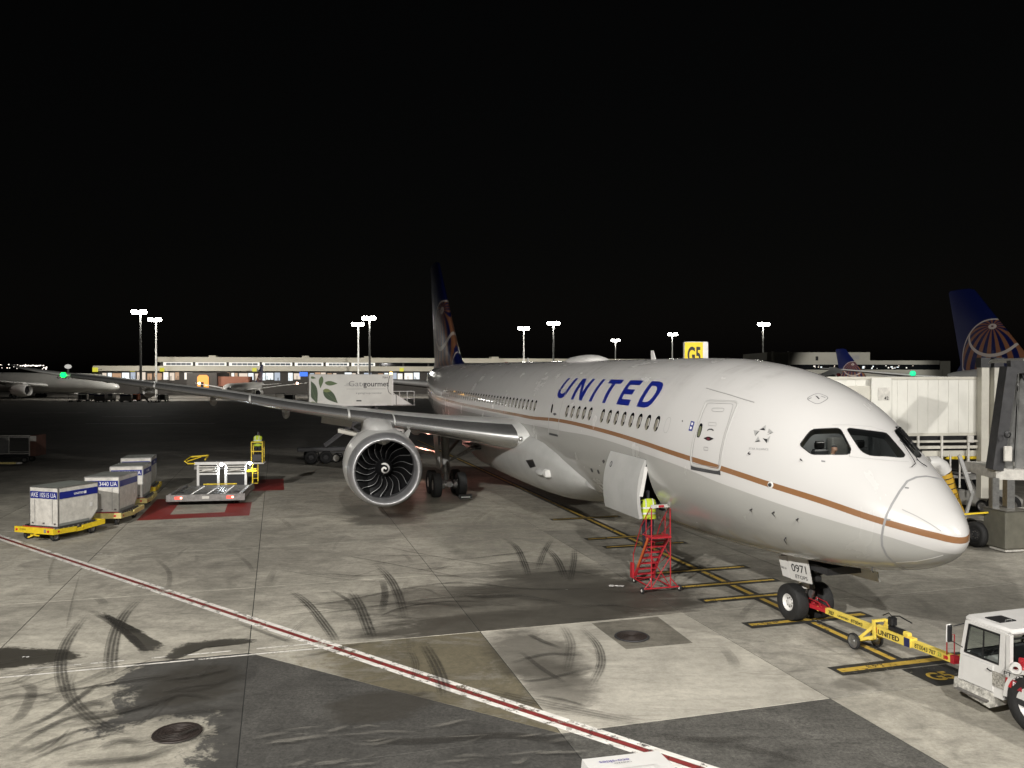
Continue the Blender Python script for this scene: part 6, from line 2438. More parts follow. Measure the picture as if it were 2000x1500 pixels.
LT = (P1 - P0).length
zb0, zt0 = 3.90, 6.66
core = MB().hexa([tun(.02, 1.5, zb0), tun(1, 1.5, zb0), tun(1, -1.5, zb0), tun(.02, -1.5, zb0), tun(.02, 1.5, zt0), tun(1, 1.5, zt0), tun(1, -1.5, zt0), tun(.02, -1.5, zt0)]).build('tunnel_core', M['panel_rib'], jb)
NP = 30
for k in range(NP):
    f0, f1 = .02 + .98 * k / NP, .02 + .98 * (k + 1) / NP
    g = .006 / LT
    b = MB().hexa([tun(f0 + g, 1.505, zb0 + .12), tun(f1 - g, 1.505, zb0 + .12), tun(f1 - g, 1.49, zb0 + .12), tun(f0 + g, 1.49, zb0 + .12), tun(f0 + g, 1.505, zt0 - .1), tun(f1 - g, 1.505, zt0 - .1), tun(f1 - g, 1.49, zt0 - .1), tun(f0 + g, 1.49, zt0 - .1)])
    b.v = [tuple(Vector(v) + n_ * (.022 if i % 8 in (0, 1, 4, 5) else 0)) for i, v in enumerate(b.v)]
    b.build('wall_panel', M['panel'], core)
for z0_, z1_ in ((zt0 - .09, zt0 + .05), (zb0 - .02, zb0 + .1)):
    MB().hexa([tun(0, 1.56, z0_), tun(1.0, 1.56, z0_), tun(1.0, -1.56, z0_), tun(0, -1.56, z0_), tun(0, 1.56, z1_), tun(1.0, 1.56, z1_), tun(1.0, -1.56, z1_), tun(0, -1.56, z1_)]).build('edge_beam', M['ivory'], jb)
# narrower inner section towards the aircraft with its own roof line
MB().hexa([tun(.0, 1.7, zb0 - .1), tun(.60, 1.7, zb0 - .1), tun(.60, -1.7, zb0 - .1), tun(.0, -1.7, zb0 - .1), tun(0, 1.7, 6.28), tun(.60, 1.7, 6.28), tun(.60, -1.7, 6.28), tun(0, -1.7, 6.28)]).build('outer_section', M['ivory'], jb)
MB().hexa([tun(.55, 1.78, 4), tun(.612, 1.78, 4), tun(.612, 1.72, 4), tun(.55, 1.72, 4), tun(.55, 1.78, 6.66), tun(.612, 1.78, 6.66), tun(.612, 1.72, 6.66), tun(.55, 1.72, 6.66)]).build('section_frame', M['panel'], jb)
pl_ = MB().hexa([tun(.57, 1.80, 5.6), tun(.607, 1.80, 5.6), tun(.607, 1.79, 5.6), tun(.57, 1.79, 5.6), tun(.57, 1.80, 6.2), tun(.607, 1.80, 6.2), tun(.607, 1.79, 6.2), tun(.57, 1.79, 6.2)]).build('number_board', M['white_dirty'], jb)
text_on(pl_, '42', .02, tun(.589, 1.81, 5.62), d_, UP, .16, M['ink'], off=0)
# service walkway and beams below
b = MB()
for z_, a_, w_ in ((3.62, 1.65, .10), (3.34, 1.65, .14), (3.02, 1.5, .28)):
    b.bar(tun(.55, a_, z_), tun(.985, a_, z_), .1, w_)
b.build('lower_beam', M['ivory'], jb)
for f in (.62, .70, .775, .86, .93):
    MB().bar(tun(f, 1.72, 2.55), tun(f, 1.72, 3.9), .09, .09).build('hanger', M['white_dirty'], jb)
MB().bar(tun(.56, 1.4, 3.78), tun(.97, 1.4, 3.78), .3, .18).build('cable_tray', M['black'], jb)
for f in (.80, .83):
    MB().bar(tun(f, 1.78, 1.4), tun(f, 1.78, 3.0), .06, .06).build('ladder_rail', M['white_dirty'], jb)
for f, m_ in ((.83, 'yellow'), (.90, 'yellow')):
    MB().cbox(tun(f, 1.4, 2.82), (.9, .3, .18), .03).build('junction_box', M[m_], jb)
MB().cbox(tun(.865, 1.76, 3.72), (.30, .1, .34), .02).build('control_box', M['white_dirty'], jb)
# lift columns with dark caps
for u_ in (.905, .948):
    MB().bar(tun(u_, 1.75, .9), tun(u_, 1.75, 7.15), .42 if u_ > .92 else .36, .42).build('lift_column', M['ivory'], jb)
    MB().bar(tun(u_, 1.75, 7.152), tun(u_, 1.75, 7.62), .46, .46).build('column_cap', M['dark'], jb)
MB().bar(tun(.935, 1.75, 1.05), tun(.985, 1.75, 1.05), .5, .5).build('bogie_beam', M['grey'], jb)
for f in (.945, .99):
    wheel(jb, tun(f, 1.9, .5), n_, .5, .32, .25, M['dull_steel'], 'wheel', False, 24)
# cab at the aircraft end
MB().cbox(P0 + Vector((.2, -.1, 5.4)), (3.4, 3.6, 3.3), .1, math.atan2(d_.y, d_.x)).build('cab', M['ivory'], jb)

sg = empty('gate_sign', (8.93, 39.6, 7.05))
tag(sg, 'yellow and white gate sign reading G5 above the fuselage', 'sign')
MB().cbox((.02, 0, .78), (1.16, .34, 1.16), .03).build('sign_box', M['white'], sg)
MB().bb(-.55, .33, -.19, -.172, .22, 1.33).build('sign_face', mat('sign_yellow', (.72, .52, .01), .5, emit=(.75, .6, .02), strength=.12), sg)
text_on(sg, 'G5', .03, (-.42, -.195, .30), (1, 0, 0), UP, .82, M['ink'], width=.64, off=0)
for x in (-.3, .35):
    MB().cyl((x, 0, -.05), (x, 0, .3), .05).build('sign_post', M['grey'], sg)

# second bridge: the retracted cab with its folding canopy, near right edge
cb = empty('bridge_cab', (0, 0, 0))
tag(cb, 'retracted passenger bridge cab with grey folding canopy at the right edge', 'passenger bridge')


def cp(u, v, d):
    return atd(u, v, d)


DC = 31.5
fl = [Vector((18.85, 31.6, 0)), Vector((21.4, 31.0, 0)), Vector((21.9, 34.0, 0)), Vector((19.3, 34.6, 0))]
b = MB().hexa([p + Vector((0, 0, 2.72)) for p in fl] + [p + Vector((0, 0, 3.12)) for p in fl])
b.build('cab_floor', M['white_dirty'], cb)
MB().hexa([p + Vector((1.0 if p.x < 20 else 0, .05, 7.3)) for p in fl] + [p + Vector((1.15 if p.x < 20 else 0, .05, 7.46)) for p in fl]).build('cab_roof', M['white_dirty'], cb)
b = MB()
A0_, A1_ = Vector((18.85, 31.7, 3.1)), Vector((19.32, 31.6, 7.1))
b.bar(A0_, A1_, .42, .5).bar(A1_, A1_ + Vector((2.0, -.4, .04)), .4, .5)
b.build('canopy_frame', M['rubber'], cb)
for k in range(5):                                       # accordion folds of the canopy
    p = Vector((19.35 + .42 * k, 31.75 - .1 * k, 0))
    q = Vector((19.56 + .42 * k, 32.05 - .1 * k, 0))
    r_ = Vector((19.77 + .42 * k, 31.73 - .1 * k, 0))
    b = MB().loft([[p + Vector((-.3 * (1 - z / 7.2), 0, z)), q + Vector((-.3 * (1 - z / 7.2), 0, z)), r_ + Vector((-.3 * (1 - z / 7.2), 0, z))] for z in (3.12, 7.0)], False, False)
    b.build('canopy_fold', mat('canopy_fabric', (.30, .30, .29), .7, noise=(1.5, .35)) if k == 0 else bpy.data.materials['canopy_fabric'], cb)
MB().tube([(19.7, 31.5, 7.0), (19.95, 31.45, 6.4), (20.15, 31.4, 5.4), (20.1, 31.4, 5.0)], .05, 6).build('canopy_strut', M['dark'], cb)
MB().lathe([(0, .13), (.05, .13), (.06, .09), (.03, .085)], (19.0, 31.15, 4.5), (0, -1, 0), 20).build('mirror', M['black'], cb)
MB().cbox((19.12, 31.3, 3.75), (.32, .1, .6), .03).build('guide_panel', M['white_dirty'], cb)
b = MB().bar((18.72, 31.5, .9), (18.72, 31.5, 2.8), .26, .26)
b.build('support_column', M['steel'], cb)
MB().bar((19.35, 31.6, .9), (19.35, 31.6, 2.72), .30, .30).build('support_column', M['steel'], cb)
bx_c = empty('equipment_cabinet', (19.15, 31.40, 0), R(12))
tag(bx_c, 'olive grey equipment cabinet under the bridge cab by the nose', 'cabinet')
MB().cbox((0, 0, .88), (1.12, 1.1, 1.44), .03).build('cabinet_body', mat('olive_cabinet', (.125, .12, .095), .5, noise=(2.5, .25)), bx_c)
MB().box((0, 0, 1.615), (1.2, 1.18, .03)).build('cabinet_lid', mat('olive_lid', (.1, .095, .08), .5), bx_c)
MB().cbox((0, -.05, .1), (.9, .8, .14), .02).build('plinth', M['white_dirty'], bx_c)
b = MB()
for k in range(6):
    b.tube([(.6, -.3 + .1 * k, 1.5 - .18 * k), (.75, -.3 + .1 * k, 1.35 - .15 * k), (.68, -.2 + .1 * k, .5)], .03, 6)
b.build('cable_bundle', M['white_dirty'], bx_c)
for y in (0, .75):
    wheel(cb, (18.35 + y * .2, 32.0 + y, .50), (.96, .28, 0), .50, .34, .26, M['dark'], 'wheel', True, 28)
MB().cbox((18.7, 32.4, .75), (.7, 1.2, .3), .04).build('drive_motor', M['dark'], cb)
for z0_, z1_ in (((16.9, 31.9, 1.25), (18.5, 31.5, 1.45)), ((16.9, 33.5, 1.2), (18.1, 33.2, 1.4))):
    MB().bar(z0_, z1_, .06, .06).build('guard_rail', M['yellow'], cb)
MB().bar((17.75, 32.2, 3.6), (18.15, 32.0, 2.1), .14, .1).bar((18.15, 32.0, 2.1), (17.8, 32.0, .9), .1, .1).build('hinged_arm', M['grey'], cb)
MB().cbox((20.3, 31.2, 1.6), (1.2, .9, .06), .01).build('service_shelf', M['white_dirty'], cb)

# air-conditioning hose hanging behind the nose
hs_ = empty('air_hose', (0, 0, 0))
tag(hs_, 'white and yellow air conditioning hose hanging behind the nose', 'hose')
hp = [atd(u, v, 33.5) for u, v in ((1812, 905), (1826, 905), (1838, 912), (1846, 922))]
MB().tube(hp, [.3, .32, .32, .3], 14).build('white_section', M['white'], hs_, 60)
hp = [atd(u, v, 33.5) for u, v in ((1845, 922), (1851, 940), (1857, 962), (1866, 990), (1880, 1020))]
MB().tube(hp, .26, 14).build('yellow_section', mat('yellow_duct', (.55, .33, .03), .6), hs_, 60)
b = MB()
for k in range(9):
    t = k / 9
    u_, v_ = 1845 + 26 * t, 924 + 90 * t
    b.lathe([(-.02, .262), (0, .285), (.02, .262)], atd(u_, v_, 33.5), atd(u_ + 3, v_ + 9, 33.5) - atd(u_, v_, 33.5), 14)
b.build('hose_band', M['dark'], hs_)

# ------------------------------------------------------------------ SUV under the bridge
sv = empty('parked_suv', (23.3, 41.3, 0), R(-158))
tag(sv, 'silver sport utility vehicle parked under the bridge beyond the nose', 'car')
# local: +y forward, length 4.6
def car_ring(y, zb, zt, w, wt, zs):
    return [Vector(q) for q in ((-w * .92, y, zb), (w * .92, y, zb), (w, y, zs * .6 + zb * .4), (w, y, zs), (wt, y, zt), (-wt, y, zt), (-w, y, zs), (-w, y, zs * .6 + zb * .4))]


M['silver'] = mat('silver_paint', (.5, .49, .46), .3, metal=.2, coat=.4)
b = MB().loft([car_ring(y, zb, zt, w, wt, zs) for y, zb, zt, w, wt, zs in ((-2.3, .5, .95, .80, .72, .9), (-2.2, .35, 1.02, .88, .8, .96), (-1.2, .3, 1.04, .92, .84, .98), (.5, .3, 1.04, .92, .84, .98), (1.2, .3, 1.02, .92, .82, .95), (2.0, .35, .9, .88, .76, .82), (2.28, .45, .78, .78, .68, .7))])
b.build('body', M['silver'], sv, 50)
b = MB().loft([[Vector((-w, y, 1.0)), Vector((w, y, 1.0)), Vector((wt, y2, zt)), Vector((-wt, y2, zt))] for y, y2, w, wt, zt in ((-2.15, -1.95, .82, .66, 1.5), (-1.9, -1.7, .84, .68, 1.68), (-.6, -.6, .84, .70, 1.72), (.4, .2, .84, .68, 1.66), (1.05, .45, .82, .64, 1.6))])
b.build('cabin', M['silver'], sv, 40)
for nm, q in (('windscreen', [(-.74, 1.08, 1.05), (.74, 1.08, 1.05), (.6, .56, 1.56), (-.6, .56, 1.56)]), ('side_window', [(.86, .85, 1.06), (.86, -1.9, 1.06), (.715, -1.6, 1.58), (.715, .3, 1.56)]), ('side_window', [(-.86, .85, 1.06), (-.86, -1.9, 1.06), (-.715, -1.6, 1.58), (-.715, .3, 1.56)])):
    MB().poly(q).build(nm, M['glass_dark'], sv)
for x in (-.62, .62):
    MB().cbox((x, 2.2, .72), (.28, .12, .16), .03).build('headlight', M['polished'], sv)
    MB().bar((x * 1.05, -1.7, 1.74), (x * 1.05, .2, 1.74), .04, .04).build('roof_rail', M['black'], sv)
MB().cbox((0, 2.29, .58), (.9, .06, .22), .03).build('grille', M['black'], sv)
MB().cbox((0, -.3, 1.78), (.7, .25, .08), .02).build('roof_beacon', M['white'], sv)
for x in (-.82, .82):
    for y in (-1.4, 1.4):
        wheel(sv, (x, y, .35), (1, 0, 0), .35, .24, .22, M['dull_steel'], 'wheel', False, 24)

# ------------------------------------------------------------------ other airliners
def airliner(name, tail_pos, heading, label, sc=1.0, body=None, fin=True, text=False, group='airliners parked further off'):
    """a simpler airliner in the same proportions; heading = angle of its aft direction"""
    o = empty(name, tail_pos, heading)
    tag(o, label, 'airplane', group)
    o.scale = (sc,) * 3
    body = body or M['far_white']
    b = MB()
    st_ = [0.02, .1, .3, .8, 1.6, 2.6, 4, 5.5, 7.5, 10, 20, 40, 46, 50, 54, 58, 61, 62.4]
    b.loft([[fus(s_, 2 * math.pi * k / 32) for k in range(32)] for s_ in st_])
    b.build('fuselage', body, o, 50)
    for side in (1, -1):
        w = MB().loft([wing_ring(l, side)[::2] for l in WL]).build('wing', M['wing'], o, 50)
        MB().loft(tail_rings([(53, .6 * side, 6.0, 7, .10), (60.4, 9.7 * side, 6.7, 2.3, .09), (61.6, 10.1 * side, 6.75, 1.2, .08)], 'y')).build('tailplane', M['wing'], o, 50)
        en = Vector((EN.x, EN.y * side, EN.z))
        e = MB().lathe([(1.2, 1.38), (.3, 1.36), (0, 1.46), (.2, 1.6), (1.0, 1.74), (2.6, 1.79), (4.9, 1.42), (5, .9), (6.4, .5), (6.9, .02)], en, (1, 0, 0), 32).build('engine', M['nacelle'], o, 50)
        MB().lathe([(.7, .01), (1.0, .4), (1.15, 1.36)], en, (1, 0, 0), 24).build('fan', M['blade'], e)
        MB().loft([[Vector((x, en.y - h_, za)), Vector((x, en.y + h_, za)), Vector((x, en.y + h_, zb_2)), Vector((x, en.y - h_, zb_2))] for x, h_, za, zb_2 in ((24, .3, 3.7, 4.4), (26, .4, 3.7, 4.7), (30, .3, 3.4, 4.4))]).build('pylon', M['nacelle'], e)
        for ds in (-.73, .73):
            for dl in (-.7, .7):
                MB().lathe([(-.22, .3), (-.25, .6), (0, .68), (.25, .6), (.22, .3), (.1, .01)], (SN + 25.83 + ds, 4.9 * side + dl, .68), (0, 1, 0), 18).build('wheel', M['tyre'], o, 50)
        MB().cyl((SN + 25.83, 4.9 * side, .6), (SN + 25.83, 4.9 * side, 4), .24).build('gear_leg', M['grey'], o)
        MB().lathe([(-.18, .2), (-.2, .45), (0, .51), (.2, .45), (.18, .2), (.1, .01)], (SN, .4 * side, .51), (0, 1, 0), 18).build('wheel', M['tyre'], o, 50)
    MB().cyl((SN, 0, .5), (SN, 0, 2), .14).build('gear_leg', M['grey'], o)
    MB().loft(tail_rings(FIN, 'z')).build('tail_fin', M['fin'], o, 50)
    MB().poly([fus(x, a) + fus_n(x, a) * .03 for x, a in ((2.3, R(62)), (2.2, R(40)), (3.0, R(28)), (4.3, R(28)), (3.6, R(48)))]).build('flight_deck_window', M['glass_dark'], o)
    MB().poly([mir([fus(x, a) + fus_n(x, a) * .03])[0] for x, a in ((2.3, R(62)), (2.2, R(40)), (3.0, R(28)), (4.3, R(28)), (3.6, R(48)))]).build('flight_deck_window', M['glass_dark'], o)
    if text:
        for ch, loops in LET.items():
            hull_poly('lettering', loops, M['ink'], o, .03, 2) if ch != 'D' else hull_poly('lettering', [[(10.92, 1), (10.35, 1), (9.8, .8), (9.73, .5), (9.8, .2), (10.25, 0), (10.85, 0), (10.58, .2), (10.3, .2), (10.05, .4), (10.05, .6), (10.3, .8), (10.62, .8), (10.58, .2), (10.85, 0)][:13] + [(10.62, .79)]], M['ink'], o, .03, 2)
    return o


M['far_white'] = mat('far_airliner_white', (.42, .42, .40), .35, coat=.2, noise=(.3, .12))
# parallel neighbour to the right: only its fin and one wing tip clear the bridge
h2 = math.atan2(.976, -.212)
aft2 = Vector((math.cos(h2), math.sin(h2), 0))
a2 = airliner('airliner', Vector((54.2, 99.0, 0)) - aft2 * 61.2, h2, 'airliner whose blue tail fin with gold globe rises at the right edge')
MB().sphere((36.75, 25.6, 6.95), .25, 12).build('navigation_light', emat('green_lamp_far', (.02, 1, .42), 1.1), a2)
# small tail over the bridge roof
h3 = R(112)
aft3 = Vector((math.cos(h3), math.sin(h3), 0))
airliner('airliner', Vector((73.5, 181, 0)) - aft3 * 60 * .74, h3, 'airliner of which a small blue tail shows above the bridge roof', .74)
# broadside wide-body far left
h4 = R(168)
a4 = airliner('airliner', Vector((-115, 238, 0)), h4, 'distant white airliner seen broadside at the far left, UNITED in black', 1.0, text=True)
# narrow-body facing us in front of the concourse
h5 = R(90)
a5 = airliner('airliner', Vector((-82.5, 232, 0)), h5, 'distant airliner facing us before the lit concourse', .60)
for side in (1, -1):
    MB().sphere((36.75, 25.6 * side, 7.2), .55, 10).build('wing_tip_light', emat('warm_tip_light', (1, .62, .45), 20), a5)
MB().sphere((4.0, -2.6, 5.5), .5, 8).build('nose_light', M['polished'], a5)
MB().sphere((33, 22, 8.5), .7, 10).build('wing_light', emat('warm_light', (1, .72, .6), 14), a4)

# ------------------------------------------------------------------ the long concourse in the distance
tm = empty('concourse', (0, 0, 0))
tag(tm, 'long low concourse with lit windows across the far side of the apron', 'building')
M['fascia'] = mat('concourse_fascia', (.58, .55, .46), .6, noise=(.05, .15))
M['fascia_dark'] = mat('concourse_wall', (.05, .045, .04), .7, noise=(.08, .3))
C0, C1 = Vector((-145, 283, 0)), Vector((75, 330, 0))
cd = (C1 - C0).normalized()
cn = Vector((cd.y, -cd.x, 0))
CL = (C1 - C0).length


def cc(u, a, z):                                         # u along the front measured by its picture column at the front plane
    r = ray(u, 733)
    r2 = Vector((r.x, r.y, 0)).normalized()
    den = r2.dot(cn)
    t = C0.dot(cn) / den
    p = r2 * t
    return p + cn * a + Vector((0, 0, z))


def cbox_(u0, u1, a0, a1, z0, z1):
    return MB().hexa([cc(u0, a0, z0), cc(u1, a0, z0), cc(u1, a1, z0), cc(u0, a1, z0), cc(u0, a0, z1), cc(u1, a0, z1), cc(u1, a1, z1), cc(u0, a1, z1)])


cbox_(192, 1290, 0, -28, 0, 8.3).build('lower_wall', M['fascia_dark'], tm)
cbox_(184, 1290, 1.5, -29, 8.3, 10.1).build('lower_roof', M['fascia'], tm)
cbox_(306, 1290, -6, -24, 10.1, 11.6).build('upper_wall', M['fascia_dark'], tm)
cbox_(302, 1290, -4.5, -26, 11.6, 13.4).build('upper_roof', M['fascia'], tm)
for u in (408, 595, 975, 720):
    cbox_(u - 7, u + 7, -8, -14, 13.4, 14.1).build('roof_hatch', M['fascia'], tm)
lit = emat('lit_white_frame', (1, .97, .88), 1.1)
dimg = mat('clerestory_glass', (.05, .06, .07), .3, emit=(.2, .24, .28), strength=.18)
ue = [310, 374, 441, 507, 572, 634, 685, 737]
for k in range(len(ue) - 1):
    u0, u1 = ue[k] + 2, ue[k + 1] - 3
    f = cbox_(u0, u1, -5.9, -6.0, 10.25, 11.55).build('upper_window', lit, tm)
    n_p = 5
    for q in range(n_p):
        w = (u1 - u0 - 9) / n_p
        cbox_(u0 + 6 + q * w, u0 + 6 + (q + .92) * w, -5.8, -5.89, 10.5, 11.25).build('pane', dimg, f)
for k in range(10):
    cbox_(742 + 50 * k, 788 + 50 * k, -5.9, -6.0, 10.3, 11.4).build('upper_window', M['glass_dark'], tm)
pal = [((1, .95, .85), 1.1), ((.75, .85, 1), .6), ((1, .6, .35), .5), ((.9, .97, 1), 1.2), ((1, .85, .7), .8)]
emats = [emat('lit_hall', c, s_) for c, s_ in pal]
emats.append(emat('blue_screen', (.05, .2, 1), 1.2))
rnd = random.Random(3)
u = 200.0
while u < 850:
    w = rnd.uniform(5, 18)
    r_ = rnd.random()
    if r_ < .82:
        wz = cbox_(u, u + w, .12, .05, 5.0 + rnd.uniform(-.2, .4), 7.9 - rnd.uniform(0, .5)).build('hall_window', rnd.choice(emats[:5]), tm)
        for q in range(rnd.randint(1, 4)):
            uu = u + rnd.uniform(.5, w - 1.2)
            cbox_(uu, uu + rnd.uniform(.4, 1.1), .2, .14, 4.9, 5.6 + rnd.uniform(0, 1.2)).build('seated_shape', M['black'], wz)
    u += w + rnd.uniform(.8, 4)
cbox_(585, 601, .2, .1, 6.4, 8.0).build('hall_screen', emats[5], tm)
for u in (250, 388):
    pass
for u, d in ((188, 240), (260, 285), (318, 285), (498, 290), (785, 300)):
    g = empty('far_gate_sign', (0, 0, 0))
    p = atd(u, 722, d)
    p.z = max(p.z, 8.2)
    g.location = p
    tag(g, 'small yellow gate sign on the distant concourse', 'sign', 'yellow gate signs on the distant concourse')
    MB().cbox((0, -.6, 0), (1.5, .4, 1.3), .04).build('sign_face', emat('far_sign_yellow', (.8, .75, .05), .8), g)
    MB().bb(-.1, .1, -.4, 3, -.1, .1).build('bracket', M['dark'], g)
sgl = [g for g in bpy.data.objects if g.name.startswith('far_gate_sign')]
for g, l in zip(sgl, ('small yellow gate sign at the nose of the distant airliner', 'small yellow gate sign left of the near lamp mast foot', 'small yellow gate sign left of the orange lit bridge', 'small yellow gate sign above the airliner facing us', 'small yellow gate sign right of the catering truck')):
    g['label'] = l
# glowing bridge mouth
ob_ = empty('lit_bridge', atd(398, 745, 262))
ob_.location.z = 0
tag(ob_, 'distant passenger bridge with its open end glowing orange', 'passenger bridge')
MB().hexa([(-5.5, 0, 2.6), (4.2, 0, 2.6), (4.2, 12, 2.6), (-5.5, 12, 2.6), (-5.5, 0, 7.6), (4.2, 0, 7.6), (4.2, 12, 7.6), (-5.5, 12, 7.6)]).build('tunnel', M['fascia_dark'], ob_)
MB().prism([(-2.0, 2.7), (1.6, 2.7), (1.6, 6.2), (.9, 6.9), (-1.3, 6.9), (-2.0, 6.2)], Matrix(((1, 0, 0, 0), (0, 0, -1, 0), (0, 1, 0, 0), (0, 0, 0, 1))), .3).build('open_end', emat('orange_glow', (1, .36, .06), 1.6), ob_)
MB().bb(-.9, .1, -.36, -.31, 2.8, 4.6).build('doorway', M['black'], ob_)
MB().cyl((0, 3, 0), (0, 3, 2.6), .5).build('leg', M['grey'], ob_)
MB().bb(4.2, 14, 1, 5, 3.2, 6.4).build('side_tunnel', mat('brick_red_wall', (.25, .10, .06), .7), ob_)

# building on the right
rt = empty('terminal_wing', (0, 0, 0))
tag(rt, 'pale terminal building with a dark window strip behind the bridge, right', 'building')
DR = 235.0


def rb_(u0, u1, v0, v1, d0=DR, d1=DR + 25):
    a, b_2 = ray(u0, 733).x * d0, ray(u1, 733).x * d0
    z0, z1 = CAM_H + (733 - v1) / F_PX * d0, CAM_H + (733 - v0) / F_PX * d0
    return MB().bb(a, b_2, d0, d1, max(z0, 0), z1)


M['rt'] = mat('terminal_plaster', (.34, .33, .28), .7, noise=(.15, .15))
rb_(1490, 1835, 704, 712).build('roof_band', M['rt'], rt)
rb_(1490, 1835, 712, 722, DR + .4).build('window_strip', M['glass_dark'], rt)
rb_(1490, 1840, 722, 800).build('lower_wall', M['rt'], rt)
rb_(1498, 1699, 688, 704.2, DR + .6).build('upper_block', M['rt'], rt)
rb_(1835, 1856, 705, 800, DR + 3).build('end_block', M['rt'], rt)
rb_(1593, 1598, 696, 704, DR + .5, DR + .7).build('door', M['black'], rt)
rb_(1664, 1678, 694, 702, DR + .5, DR + .7).build('louvre', M['grey'], rt)
for u in (1510, 1541):
    rb_(u - 2, u + 2, 686, 716, DR - .5, DR - .2).build('frame_post', M['ivory'], rt)
rb_(1510, 1541, 688, 690, DR - .45, DR - .25).build('frame_beam', M['ivory'], rt)
for k in range(34):
    u = 1580 + rnd.uniform(0, 205)
    v = rnd.uniform(713, 719)
    rb_(u, u + rnd.uniform(1, 4.5), v, v + rnd.uniform(.8, 2.6), DR + .25, DR + .3).build('lit_fixture', emats[rnd.choice((0, 3, 4))], rt)

# ------------------------------------------------------------------ lamp masts
def mast(u, v, strength, label, lit_pole=True, h=24.0, power=0):
    d = (h - CAM_H) * F_PX / (733 - v)
    p = atd(u, 733, d)
    o = empty('floodlight_mast', (p.x, p.y, 0))
    tag(o, label, 'lamp mast', 'floodlight masts along the apron')
    MB().cyl((0, 0, 0), (0, 0, h), .38, .22, 10).build('pole', M['mast'] if lit_pole else M['dark'], o, 40)
    MB().lathe([(h - .2, .3), (h, 1.3), (h + .25, 1.3), (h + .3, .3)], (0, 0, 0), (0, 0, 1), 16).build('head_ring', M['dark'], o)
    for k, x in enumerate((-1.5, -.55, .5, 1.45)):
        MB().sphere((x, -.8, h - .25), .62, 10).build('lamp', M['lamp_on'], o, 60)
    if power:
        L_ = bpy.data.lights.new('mast_light', 'SPOT')
        L_.energy, L_.spot_size, L_.spot_blend, L_.shadow_soft_size, L_.color = power * .62, R(150), .4, .6, (1, .95, .87)
        lo = link(bpy.data.objects.new('mast_light', L_), o)
        lo.location = (0, 1.2, h - .9)
        lo.rotation_euler = (R(58), 0, 0)
    return o


M['mast'] = mat('galvanised_mast', (.5, .5, .48), .5, emit=None)
M['lamp_on'] = emat('mast_lamp', (1, .97, .9), 60)
M['lamp_dim'] = emat('mast_lamp_dim', (1, .95, .88), 1.4)
for u, v, lab, pw_ in ((275, 608, 'tall lamp mast left of the upper storey of the concourse', 9e4), (305, 623, 'lamp mast just right of the tallest left mast', 6e4), (700, 632, 'lamp mast left of its brighter neighbour above the catering truck', 0), (722, 620, 'brightest lamp mast, above the catering truck', 9e4),
                       (1023, 640, 'lamp mast above the fuselage, left of the satellite dome', 0), (1081, 630, 'taller lamp mast left of the satellite dome', 6e4), (1202, 664, 'shortest looking lamp mast, right of the satellite dome', 0), (1313, 652, 'lamp mast just left of the gate sign', 0), (1490, 632, 'lamp mast above the flight deck, left of the terminal', 6e4)):
    mast(u, v, 60, lab, True, power=pw_)
# hillside lights and a water tower far off
hl = MB()
for k in range(26):
    u, v = rnd.uniform(0, 92), rnd.uniform(711, 721)
    hl.sphere(atd(u, v, 1500), rnd.uniform(.5, 1.5), 6)
for k in range(16):
    hl.sphere(atd(44 + 36 * k / 15 + rnd.uniform(-1, 1), 714 + rnd.uniform(-.6, .6), 1480), 1.3, 6)
tag(hl.build('hillside_lights', emat('town_light', (1, .9, .8), 3)), 'scattered town lights on the far hillside', 'lights', kind='stuff')
wt = empty('water_tower', atd(133, 733, 420))
wt.location.z = 0
tag(wt, 'pale mushroom shaped water tower far off above the distant airliner', 'water tower')
MB().cyl((0, 0, 0), (0, 0, 11), .5).build('stem', M['mast'], wt)
MB().lathe([(10.2, .4), (10.6, 1.4), (11.4, 1.7), (12.2, 1.2), (12.5, .1)], (0, 0, 0), (0, 0, 1), 20).build('tank', mat('glowing_tank', (.6, .6, .58), .5, emit=(1, .97, .9), strength=.5), wt, 60)  # emission brightens the tank, though it is no lamp

# ------------------------------------------------------------------ ground equipment in the distance
def cart(pos, rz, label, kind, m_):
    o = empty('baggage_cart', pos, rz)
    tag(o, label, 'cart', 'carts and containers by the distant airliner')
    if kind == 0:
        MB().cbox((0, 0, 1.15), (2.3, 1.6, 1.5), .06).build('box', m_, o)
        MB().bb(-.9, .9, -.84, -.805, .6, 1.7).build('curtain', M['dark'], o)
    elif kind == 1:
        MB().prism([(-1.3, .4), (1.0, .4), (1.4, .9), (1.4, 2.0), (-1.3, 2.0)], Matrix(((1, 0, 0, 0), (0, 0, -1, .8), (0, 1, 0, 0), (0, 0, 0, 1))), 1.6).build('shell', m_, o)
        MB().bb(-1.28, 1.38, -.82, -.805, 1.55, 1.85).build('band', M['navy'], o)
    else:
        for x in (-1.2, 1.2):
            for y in (-.7, .7):
                MB().bar((x, y, .4), (x, y, 1.9), .07).build('post', m_, o)
        MB().bb(-1.3, 1.3, -.8, .8, 1.9, 2.0).build('canopy', m_, o)
    MB().bb(-1.4, 1.4, -.75, .75, .35, .44).build('deck', M['dark'], o)
    for x in (-1.0, 1.0):
        for y in (-.65, .65):
            MB().cyl((x, y - .1, .2), (x, y + .1, .2), .2, n=10).build('wheel', M['tyre'], o)
    return o


